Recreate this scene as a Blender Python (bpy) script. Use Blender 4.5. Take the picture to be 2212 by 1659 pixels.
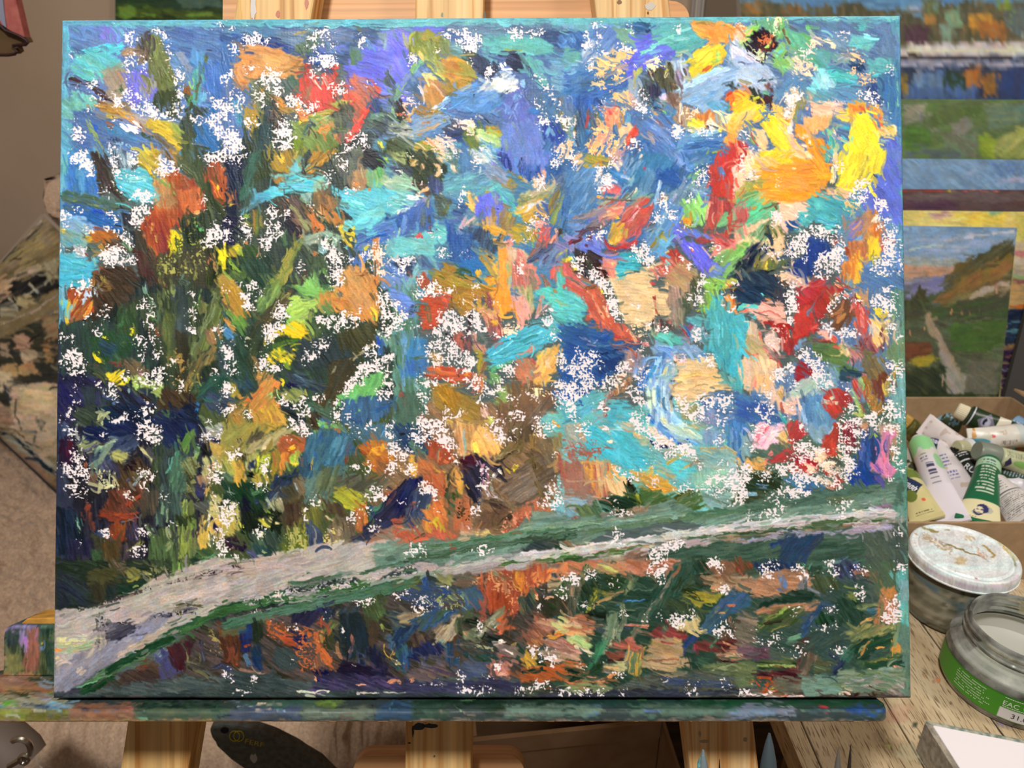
import bpy, bmesh, math, random
import numpy as np
from mathutils import Vector, Matrix, Euler
random.seed(5)
for o in list(bpy.data.objects): bpy.data.objects.remove(o)
S = bpy.context.scene; COL = S.collection
# ---------------------------------------------------------------- camera, world, lights, exposure
PITCH = math.radians(24); CAMZ = 1.2; F = 1550.0        # focal length in pixels of a 2212 px wide frame
cam = bpy.data.cameras.new('camera'); cam.sensor_width = 36; cam.lens = F/2212*36; cam.clip_start = .02
camo = bpy.data.objects.new('camera', cam); COL.objects.link(camo); camo.location = (0, 0, CAMZ)
camo.rotation_euler = (math.pi/2-PITCH, 0, 0); S.camera = camo
cam.dof.use_dof = True; cam.dof.focus_distance = .43; cam.dof.aperture_fstop = 13
S.view_settings.view_transform = 'Standard'; S.view_settings.look = 'None'; S.view_settings.gamma = 1
S.view_settings.exposure = 0.0; S.view_settings.use_curve_mapping = False
wd = bpy.data.worlds.new('world'); S.world = wd; wd.use_nodes = True
wd.node_tree.nodes['Background'].inputs[0].default_value = (1, .90, .80, 1)
wd.node_tree.nodes['Background'].inputs[1].default_value = .20
def lamp(name, loc, tgt, size, power, col):
    l = bpy.data.lights.new(name, 'AREA'); l.shape = 'DISK'; l.size = size; l.energy = power; l.color = col
    o = bpy.data.objects.new(name, l); COL.objects.link(o); o.location = loc
    o.rotation_euler = (Vector(tgt)-Vector(loc)).to_track_quat('-Z', 'Y').to_euler(); return o
lamp('ceiling_lamp_light', (-.35, -.45, 2.50), (.1, .45, .9), .22, 32, (1, .96, .92))
lamp('background_fill_light', (1.5, -.2, 2.45), (.6, .9, .9), .4, 14, (1, .93, .86))  # added fill that brightens the background, stands for no real lamp

# ---------------------------------------------------------------- geometry of the view the place was measured from
CA, SA = math.cos(PITCH), math.sin(PITCH)
CP = Vector((0, 0, CAMZ))
def ray(px, py): return Vector(((px-1106)/F, CA-(py-829.5)/F*SA, -SA-(py-829.5)/F*CA))
def onY(px, py, Y): d = ray(px, py); return CP+d*(Y/d.y)
def onZ(px, py, z): d = ray(px, py); return CP+d*((z-CAMZ)/d.z)
def onplane(px, py, p0, n): d = ray(px, py); return CP+d*((p0-CP).dot(n)/d.dot(n))
def proj(P):                                            # numpy (n,3) -> pixel x, y
    Q = np.asarray(P, float)-np.array([0, 0, CAMZ]); z = Q[:, 1]*CA-Q[:, 2]*SA
    return 1106+F*Q[:, 0]/z, 829.5-F*(Q[:, 1]*SA+Q[:, 2]*CA)/z
TABLE = .75

# ---------------------------------------------------------------- materials
def lin(c): c = np.asarray(c, float); return np.where(c <= .04045, c/12.92, ((c+.055)/1.055)**2.4)
def rgb(h, k=1):
    h = h.lstrip('#'); n = len(h)//3; v = [int(h[i*n:(i+1)*n], 16)/(16**n-1) for i in range(3)]
    return tuple(float(x)*k for x in lin(v))+(1,)
def mat(name, base='888', rough=.6, spec=.35, build=None, metal=0):
    m = bpy.data.materials.new(name); m.use_nodes = True; nt = m.node_tree; b = nt.nodes['Principled BSDF']
    b.inputs['Base Color'].default_value = rgb(base); b.inputs['Roughness'].default_value = rough
    b.inputs['Specular IOR Level'].default_value = spec; b.inputs['Metallic'].default_value = metal
    if build: build(nt, b)
    return m
def N(nt, t, **kw):
    n = nt.nodes.new(t)
    for k, v in kw.items():
        if k[0] == '_': n.inputs[k[1:].replace('_', ' ')].default_value = v
        else: setattr(n, k, v)
    return n
def coords(nt, scale=(1, 1, 1), kind='Object', rot=(0, 0, 0)):
    tc = N(nt, 'ShaderNodeTexCoord'); mp = N(nt, 'ShaderNodeMapping'); mp.inputs['Scale'].default_value = scale
    mp.inputs['Rotation'].default_value = rot
    nt.links.new(tc.outputs[kind], mp.inputs[0]); return mp.outputs[0]
def ramp(nt, src, stops):
    r = N(nt, 'ShaderNodeValToRGB'); e = r.color_ramp.elements
    while len(e) < len(stops): e.new(.5)
    for x, (p, c) in zip(e, stops): x.position = p; x.color = rgb(c)
    nt.links.new(src, r.inputs[0]); return r.outputs[0]
def bump(nt, b, src, st=.3, dist=.001):
    n = N(nt, 'ShaderNodeBump'); n.inputs['Strength'].default_value = st; n.inputs['Distance'].default_value = dist
    nt.links.new(src, n.inputs['Height']); nt.links.new(n.outputs[0], b.inputs['Normal'])
def mixc(nt, f, a, c, mode='MIX'):
    m = N(nt, 'ShaderNodeMix', data_type='RGBA', blend_type=mode)
    for i, v in ((0, f), (6, a), (7, c)):
        if hasattr(v, 'is_output'): nt.links.new(v, m.inputs[i])
        elif isinstance(v, str): m.inputs[i].default_value = rgb(v)
        else: m.inputs[i].default_value = v
    return m.outputs[2]
def wood(name, c1, c2, c3, axis=2, freq=16, rough=.55, knots=True):
    def f(nt, b):
        sc = [freq*4, freq*4, freq*4]; sc[axis] = freq*.16
        co = coords(nt, sc); n1 = N(nt, 'ShaderNodeTexNoise', _Scale=1.0, _Detail=3.0, _Distortion=.6); nt.links.new(co, n1.inputs[0])
        co2 = coords(nt, [s*6 if i != axis else s*3 for i, s in enumerate(sc)]); n2 = N(nt, 'ShaderNodeTexNoise', _Scale=1.0, _Detail=2.0); nt.links.new(co2, n2.inputs[0])
        w = ramp(nt, n1.outputs[0], [(.30, c1), (.44, c2), (.50, c3), (.54, c2), (.68, c1)])
        g = ramp(nt, n2.outputs[0], [(.3, 'bbb'), (.7, 'fff')])
        nt.links.new(mixc(nt, .55, w, g, 'MULTIPLY'), b.inputs['Base Color']); bump(nt, b, n2.outputs[0], .12, .0006)
    return mat(name, c1, rough, .3, f)
def vcol(name, rough=.5, spec=.35, bumps=0, bscale=600):
    def f(nt, b):
        a = N(nt, 'ShaderNodeAttribute', attribute_name='pc'); nt.links.new(a.outputs[0], b.inputs['Base Color'])
        if bumps:
            n = N(nt, 'ShaderNodeTexNoise', _Scale=bscale, _Detail=2.0); nt.links.new(coords(nt), n.inputs[0]); bump(nt, b, n.outputs[0], bumps, .0005)
    return mat(name, '888', rough, spec, f)
def speck(name, c1, c2, scale=300, rough=.7, bst=.2, spec=.3, lo=.35, hi=.65):
    def f(nt, b):
        n = N(nt, 'ShaderNodeTexNoise', _Scale=scale, _Detail=4.0); nt.links.new(coords(nt), n.inputs[0])
        nt.links.new(ramp(nt, n.outputs[0], [(lo, c1), (hi, c2)]), b.inputs['Base Color']); bump(nt, b, n.outputs[0], bst, .001)
    return mat(name, c1, rough, spec, f)

# ---------------------------------------------------------------- object helpers
WM = {}
def put(o, parent=None, M=None):
    COL.objects.link(o); WM[o.name] = M.copy() if M is not None else Matrix()
    if parent is not None: o.parent = parent; o.matrix_parent_inverse = WM[parent.name].inverted()
    if M is not None: o.matrix_basis = M
    return o
def tag(o, label=None, cat=None, group=None, kind=None):
    for k, v in (('label', label), ('category', cat), ('group', group), ('kind', kind)):
        if v: o[k] = v
    return o
def thing(name, loc, label, cat, group=None):
    o = bpy.data.objects.new(name, None); COL.objects.link(o); o.location = loc; o.empty_display_size = .02; WM[o.name] = Matrix.Translation(loc)
    return tag(o, label, cat, group)
def mesh(name, V, Fc, m, parent=None, M=None, smooth=False, cols=None):
    me = bpy.data.meshes.new(name); me.from_pydata([tuple(v) for v in V], [], [tuple(f) for f in Fc]); me.update()
    if cols is not None: setcol(me, cols)
    if smooth: me.polygons.foreach_set('use_smooth', [True]*len(me.polygons))
    me.materials.append(m); return put(bpy.data.objects.new(name, me), parent, M)
def setcol(me, cols, linear=False):
    a = me.color_attributes.new('pc', 'FLOAT_COLOR', 'POINT'); c = np.ones((len(cols), 4), np.float32)
    c[:, :cols.shape[1]] = cols; c[:, :3] = cols[:, :3] if linear else lin(np.clip(cols[:, :3], 0, 1)); a.data.foreach_set('color', c.ravel())
def grid(name, P, m, parent=None, M=None, smooth=True, cols=None, wrap=False):
    P = np.asarray(P, np.float32); ny, nx = P.shape[:2]; me = bpy.data.meshes.new(name); nv = nx*ny
    me.vertices.add(nv); me.vertices.foreach_set('co', P.reshape(-1)); idx = np.arange(nv, dtype=np.int32).reshape(ny, nx)
    if wrap: idx = np.concatenate([idx, idx[:, :1]], 1)
    q = np.stack([idx[:-1, :-1], idx[:-1, 1:], idx[1:, 1:], idx[1:, :-1]], -1).reshape(-1, 4); nf = len(q)
    me.loops.add(nf*4); me.loops.foreach_set('vertex_index', q.reshape(-1)); me.polygons.add(nf)
    me.polygons.foreach_set('loop_start', np.arange(0, nf*4, 4, dtype=np.int32)); me.polygons.foreach_set('loop_total', np.full(nf, 4, np.int32))
    me.polygons.foreach_set('use_smooth', np.full(nf, smooth)); me.update(calc_edges=True)
    if cols is not None: setcol(me, np.asarray(cols, np.float32).reshape(nv, -1))
    me.materials.append(m); return put(bpy.data.objects.new(name, me), parent, M)
def boxbm(bm, c, s, R=None, bev=0):
    vs = [Vector((x*s[0]/2, y*s[1]/2, z*s[2]/2)) for x in (-1, 1) for y in (-1, 1) for z in (-1, 1)]
    if R is not None: vs = [R @ v for v in vs]
    vv = [bm.verts.new(Vector(c)+v) for v in vs]
    fs = [bm.faces.new([vv[i] for i in f]) for f in ((0, 1, 3, 2), (4, 6, 7, 5), (0, 4, 5, 1), (2, 3, 7, 6), (0, 2, 6, 4), (1, 5, 7, 3))]
    if bev: bmesh.ops.bevel(bm, geom=list({e for f in fs for e in f.edges}), offset=bev, segments=2, profile=.5, affect='EDGES')
def frombm(name, bm, m, parent=None, M=None, smooth=False):
    bmesh.ops.recalc_face_normals(bm, faces=bm.faces)
    me = bpy.data.meshes.new(name); bm.to_mesh(me); bm.free()
    if smooth:
        me.polygons.foreach_set('use_smooth', [True]*len(me.polygons)); me.set_sharp_from_angle(angle=.7)
    me.materials.append(m); return put(bpy.data.objects.new(name, me), parent, M)
def box(name, c, s, m, parent=None, M=None, bev=.001, R=None):
    bm = bmesh.new(); boxbm(bm, c, s, R, bev); return frombm(name, bm, m, parent, M)
def prism(name, pts, depth, m, parent=None, M=None, bev=0, pl=None):
    # pts: 3-D outline of the front face (list of Vector), extruded by the vector depth
    bm = bmesh.new(); a = [bm.verts.new(p) for p in pts]; b = [bm.verts.new(Vector(p)+Vector(depth)) for p in pts]; n = len(pts)
    bm.faces.new(a); bm.faces.new(b[::-1])
    for i in range(n): bm.faces.new([a[i], b[i], b[(i+1) % n], a[(i+1) % n]])
    if bev:
        fr = bm.faces[:] ; bmesh.ops.bevel(bm, geom=[e for e in bm.edges if e.calc_face_angle(0) > .5 or True], offset=bev, segments=2, profile=.5, affect='EDGES')
    return frombm(name, bm, m, parent, M)
def lathe(name, prof, c, m, parent=None, M=None, n=64, cols=None):
    P = np.zeros((len(prof), n, 3)); t = np.linspace(0, 2*np.pi, n, endpoint=False)
    for i, (r, z) in enumerate(prof): P[i, :, 0] = c[0]+r*np.cos(t); P[i, :, 1] = c[1]+r*np.sin(t); P[i, :, 2] = c[2]+z
    if cols is not None: cols = cols(P)
    o = grid(name, P, m, parent, M, True, cols, True); o.data.set_sharp_from_angle(angle=.6); return o
def tubebm(bm, pts, r, n=10):
    pts = [Vector(p) for p in pts]; rings = []
    for i, p in enumerate(pts):
        d = (pts[min(i+1, len(pts)-1)]-pts[max(i-1, 0)]).normalized(); a = d.orthogonal().normalized() if i == 0 else (a-d*a.dot(d)).normalized(); b = d.cross(a)
        rr = r[i] if hasattr(r, '__len__') else r
        rings.append([bm.verts.new(p+(a*math.cos(t)+b*math.sin(t))*rr) for t in [2*math.pi*j/n for j in range(n)]])
    for x, y in zip(rings[:-1], rings[1:]):
        for j in range(n): bm.faces.new([x[j], x[(j+1) % n], y[(j+1) % n], y[j]])
    bm.faces.new(rings[0][::-1]); bm.faces.new(rings[-1])
def textmesh(txt, size):
    cu = bpy.data.curves.new('t', 'FONT'); cu.body = txt; cu.size = size; cu.resolution_u = 3
    o = bpy.data.objects.new('t', cu); COL.objects.link(o); dg = bpy.context.evaluated_depsgraph_get()
    me = bpy.data.meshes.new_from_object(o.evaluated_get(dg)); bpy.data.objects.remove(o); bpy.data.curves.remove(cu); return me

# ---------------------------------------------------------------- painting on the canvas
rng = np.random.RandomState(7)
LAT = rng.rand(256, 256).astype(np.float32)
def vn(x, y, s=0):
    xi = np.floor(x).astype(np.int32); yi = np.floor(y).astype(np.int32)
    fx = (x-xi).astype(np.float32); fy = (y-yi).astype(np.float32)
    fx = fx*fx*(3-2*fx); fy = fy*fy*(3-2*fy)
    xi = (xi+s*37) & 255; yi = (yi+s*91) & 255; x1 = (xi+1) & 255; y1 = (yi+1) & 255
    return (LAT[yi, xi]*(1-fx)+LAT[yi, x1]*fx)*(1-fy)+(LAT[y1, xi]*(1-fx)+LAT[y1, x1]*fx)*fy
def blur(a, r):
    for _ in range(2):
        for ax in (0, 1):
            p = np.pad(a, [(r+1, r) if i == ax else (0, 0) for i in (0, 1)], mode='edge')
            c = np.cumsum(p, axis=ax, dtype=np.float64); n = 2*r+1
            a = ((c[n:]-c[:-n]) if ax == 0 else (c[:, n:]-c[:, :-n]))/n
    return a.astype(np.float32)
def rank(a):
    f = a.ravel(); smp = np.sort(f[::37]); return (np.searchsorted(smp, f)/len(smp)).reshape(a.shape).astype(np.float32)
def h3(s):
    n = len(s)//3; c = np.array([int(s[i*n:i*n+n], 16)/(16**n-1) for i in range(3)], np.float32)
    return c
def inside(pts, X, Y):
    m = np.zeros(X.shape, bool); n = len(pts)
    for i in range(n):
        x1, y1 = pts[i]; x2, y2 = pts[(i+1) % n]
        if y1 == y2: continue
        m ^= ((Y < y1) != (Y < y2)) & (X < (x2-x1)*(Y-y1)/(y2-y1)+x1)
    return m
def paint(text, PX0, PY0, PW, PH, bg='566', N=18000, sat=.91, hj=.10):
    # lays strokes one after another; returns colour and paint thickness on a PW x PH raster
    gy, gx = np.mgrid[0:PH, 0:PW].astype(np.float32); GX = gx+PX0; GY = gy+PY0
    W1 = 9*(vn(GX/16, GY/16, 1)-.5)+5*(vn(GX/5, GY/5, 2)-.5)
    W2 = 9*(vn(GX/16, GY/16, 3)-.5)+5*(vn(GX/5, GY/5, 4)-.5)
    wv = .5*np.cos(GX*2*np.pi/6.2+3*vn(GX/17, GY/40, 5))+.5*np.cos(GY*2*np.pi/6.2+3*vn(GX/40, GY/17, 6))
    jx = GX+7*(vn(GX/9, GY/9, 40)-.5); jy = GY+7*(vn(GX/9, GY/9, 41)-.5)
    S = rank(.34*vn(jx/10, jy/10, 7)+.46*vn(jx/3.5, jy/3.5, 8)+.22*np.abs(vn(jx/5, jy/5, 42)-.5)*2+.05*wv+.16*vn(GX/24, GY/24, 9))
    DOT = vn(jx/2.9, jy/2.9, 45)+.10*wv
    B1 = 60*(vn(GX/90, GY/90, 43)-.5); B2 = 60*(vn(GX/90, GY/90, 44)-.5); Wm = np.zeros((PH, PW), np.float32); AN = Wm.copy()
    C = np.zeros((PH, PW, 3), np.float32); C[:] = h3(bg); Hh = np.zeros((PH, PW), np.float32)+.2
    ox = oy = 0; sc = 1; k = 0
    white = np.array([.965, .925, .925], np.float32)
    LN = [l.strip() for l in text.strip().split('\n') if l.strip()]
    def isbase(l):
        if l[0] != 'p': return False
        v = [[float(z) for z in u.split(',')] for u in l.split()[4:]]; return sc > 1 and np.ptp([a[0] for a in v]) > 165 and np.ptp([a[1] for a in v]) > 95
    for stage, ln in [(0, l) for l in LN]+[(1, l) for l in LN]:
        if ln[0] == '@':
            v = [float(q) for q in ln[1:].split(',')]; ox, oy = v[0], v[1]; sc = 1 if len(v) > 2 else 400/221.2
            continue
        k += 1; bs = isbase(ln)
        if bs == (stage == 1): continue
        q = ln.split(); t = q[0]; i = {'p': 4, 's': 4, 'd': 4, 'h': 2, 'k': 3}[t]
        pts = [(float(a)*sc+ox, float(b)*sc+oy) for a, b in (u.split(',') for u in q[i:])]
        if bs:
            mx = sum(p[0] for p in pts)/len(pts); my = sum(p[1] for p in pts)/len(pts); pts = [(a+math.copysign(34, a-mx), b+math.copysign(34, b-my)) for a, b in pts]
        if t in 'sd':
            w = float(q[3])*sc/2
        else:
            w = 10
            if len(pts) < 3:
                (x1, y1), (x2, y2) = pts; pts = [(x1-3, y1), (x1+3, y1), (x2+3, y2), (x2-3, y2)]
        xs = [p[0] for p in pts]; ys = [p[1] for p in pts]; mg = int(w+12)
        a0 = max(0, int(min(xs))-mg-PX0); a1 = min(PW, int(max(xs))+mg-PX0); b0 = max(0, int(min(ys))-mg-PY0); b1 = min(PH, int(max(ys))+mg-PY0)
        if a1-a0 < 2 or b1-b0 < 2: continue
        sl = (slice(b0, b1), slice(a0, a1)); X = GX[sl]; Y = GY[sl]; wx = W1[sl]; wy = W2[sl]; c = C[sl]; h = Hh[sl]; s = S[sl]; wm = Wm[sl]
        if t in 'sd':
            XX = X+wx*.55; YY = Y+wy*.55
            best = np.full(X.shape, 1e9, np.float32); A = np.zeros_like(best); L = np.zeros_like(best); L0 = 0
            ns = len(pts)-1
            for n, ((x1, y1), (x2, y2)) in enumerate(zip(pts[:-1], pts[1:])):
                dx, dy = x2-x1, y2-y1; l = math.hypot(dx, dy)+1e-6; dx /= l; dy /= l
                u = (XX-x1)*dx+(YY-y1)*dy; v = -(XX-x1)*dy+(YY-y1)*dx
                rg = w*1.5*vn(v/max(.9, w*.22)+k, k*.37+n, 50)+w*.3
                lo = rg if n == 0 else 0; hi = l-(rg if n == ns-1 else 0); pass
                e = np.maximum(np.maximum(lo-u, u-hi), 0)*1.6; d = np.hypot(v, e); m = d < best
                best[m] = d[m]; A[m] = v[m]; L[m] = (u+L0)[m]; L0 += l
            L1 = max(L0, 1)
            wl = w*(.82+.35*vn(L/9+k, L*0+k*.7, 11))
            al = np.clip((wl-best)/1.1+.5, 0, 1)
            st = vn(A/max(1.1, w*.16)+k*3.3, L/(12+w*3)+k*1.7, 12)
            am = al > .5; AN[sl][am] = math.atan2(pts[-1][1]-pts[0][1], pts[-1][0]-pts[0][0])
            if t == 'd' or w > 3.2: al = al*np.clip((st*.7+.75-.75*(best/(wl+.1))**3-.12)*5, 0, 1)
            if t == 'd': al = al*np.clip((s-.42)*6, 0, 1)
            c1 = h3(q[1]); c2 = h3(q[2])
        elif t == 'p':
            an = math.radians(float(q[3])); ca, sa = math.cos(an), math.sin(an)
            big = min(1, max(0, (max(xs)-min(xs)-130)/200)*max(0, (max(ys)-min(ys)-90)/200))
            A = -X*sa+Y*ca; fr = 9*(vn(A/2.4+k*1.7, (X*ca+Y*sa)/50+k, 51)-.5)+5*(vn(A/6+k, X*0+k*.3, 52)-.5)
            XX = X+wx+ca*fr+big*B1[sl]; YY = Y+wy+sa*fr+big*B2[sl]; m = inside(pts, XX, YY)
            al = blur(m.astype(np.float32), 1); AN[sl][m] = an
            al = al*np.clip(1.2-.42*vn(A/2.6+k*2.1, (X*ca+Y*sa)/40+k, 53), 0, 1)
            cv = 14*(vn(X/60, Y/60, k % 50)-.5)
            L = X*ca+Y*sa; A = -X*sa+Y*ca+cv
            st = .6*vn(A/3.1+k*1.3, L/34+k, 13)+.4*vn(A/8+k, L/55+k*.3, 14)
            c1 = h3(q[1]); c2 = h3(q[2])
        else:
            m = inside(pts, X+wx*.6, Y+wy*.6).astype(np.float32); r = 7 if sc > 1 or t == 'k' else 5
            pr = blur(np.pad(m, 1), r)[1:-1, 1:-1]
            dn = float(q[1] if t == 'h' else q[2])/9.
            th = np.clip(pr*1.35, 0, 1)**.85*dn*(.93 if dn > .95 else .84)
            al = np.clip((th-s)*14+.2, 0, 1)*(pr > .02)
            if t == 'h':
                al = al*np.clip((.80-DOT[sl])*9, 0, 1)
                np.maximum(wm, al, out=wm)
                continue
            c1 = h3(q[1]); c2 = c1*.93; st = vn(X/5, Y/5, 21)
        mixv = np.clip((st-.5)*1.9+.42+.5*(vn(X/26, Y/26, 22)-.5), 0, 1)
        col = c1+(c2-c1)*mixv[..., None]
        col = col*(1+.14*(vn(X/2.3, Y/2.3, 23)-.5)+.17*(st-.5)+.12*(vn(X/13, Y/13, 24)-.5))[..., None]*(1+hj*(vn(X/9, Y/9, k % 200)-.5)[..., None]*np.array([1, 0, -1]))
        c += (col-c)*al[..., None]; wm *= 1-al
        nh = .38*h+.16+.22*((k*7) % 10)/10+.42*st*(1 if t != 'k' else .4)
        h += (nh-h)*al
    # the brush drags neighbouring colours into each other
    R = np.random.RandomState(3)
    for n in range(N):
        w = 1.3+2.6*R.rand()**2; l = 8+26*R.rand(); x = R.rand()*(PW-4)+2; y = R.rand()*(PH-4)+2
        a = AN[int(y), int(x)]+.5*(R.rand()-.5); ca, sa = math.cos(a), math.sin(a)
        ddx, ddy = R.randn(2)*8
        sx = int(min(max(x+ddx, 1), PW-2)); sy = int(min(max(y+ddy, 1), PH-2))
        col = C[sy, sx]*(1+.22*(R.rand()-.5)); r = int(l/2+w+2)
        a0 = max(0, int(x)-r); a1 = min(PW, int(x)+r+1); b0 = max(0, int(y)-r); b1 = min(PH, int(y)+r+1)
        X = gx[b0:b1, a0:a1]-x; Y = gy[b0:b1, a0:a1]-y; u = X*ca+Y*sa; v = Y*ca-X*sa+.012*u*u*(R.rand()-.5)*4
        al = np.clip(w-np.abs(v)-np.maximum(0, np.abs(u)-l/2)*(.5+LAT[(v*2).astype(int) & 255, n & 255])+.5, 0, 1)*(.35+.6*R.rand())
        C[b0:b1, a0:a1] += (col-C[b0:b1, a0:a1])*al[..., None]
        Hh[b0:b1, a0:a1] += al*.10*(np.abs(v)-.5*w)
    g = C.mean(-1, keepdims=True); q = np.clip(g*1.6-.1, 0, 1); C = np.clip((g+(C-g)*(sat-.27*(1-q))-.5)*1.12+.49, .02, 1)
    Wm = np.clip(Wm, 0, 1); C += (white*(1-.05*vn(GX/30, GY/30, 20))[..., None]-C)*Wm[..., None]; Hh += (.02-Hh)*Wm
    # thin dry passages let the weave show as a broken grid
    C *= (1+.03*wv*np.clip(.6-Hh, 0, .6))[..., None]
    edge = .35*vn(GX/3, GY/3, 30)
    Hh = Hh+.06*wv*(1-.7*np.clip(Hh, 0, 1))+.10*vn(GX/2.2, GY/2.2, 31)*np.clip(Hh*3, 0, 1)
    return np.clip(C, 0, 1), Hh

def sampler(C, X0, Y0):
    h, w = C.shape[:2]
    def f(px, py):
        x = np.clip(px-X0, 0, w-1.01); y = np.clip(py-Y0, 0, h-1.01); xi = x.astype(int); yi = y.astype(int)
        fx = (x-xi); fy = (y-yi)
        if C.ndim == 3: fx = fx[..., None]; fy = fy[..., None]
        return (C[yi, xi]*(1-fx)+C[yi, xi+1]*fx)*(1-fy)+(C[yi+1, xi]*(1-fx)+C[yi+1, xi+1]*fx)*fy
    return f
def homog(src, dst):
    A = []; B = []
    for (x, y), (u, v) in zip(src, dst):
        A += [[x, y, 1, 0, 0, 0, -u*x, -u*y], [0, 0, 0, x, y, 1, -v*x, -v*y]]; B += [u, v]
    h = np.append(np.linalg.solve(np.array(A, float), np.array(B, float)), 1).reshape(3, 3)
    return lambda x, y: ((h[0, 0]*x+h[0, 1]*y+h[0, 2])/(h[2, 0]*x+h[2, 1]*y+h[2, 2]), (h[1, 0]*x+h[1, 1]*y+h[1, 2])/(h[2, 0]*x+h[2, 1]*y+h[2, 2]))

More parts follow.
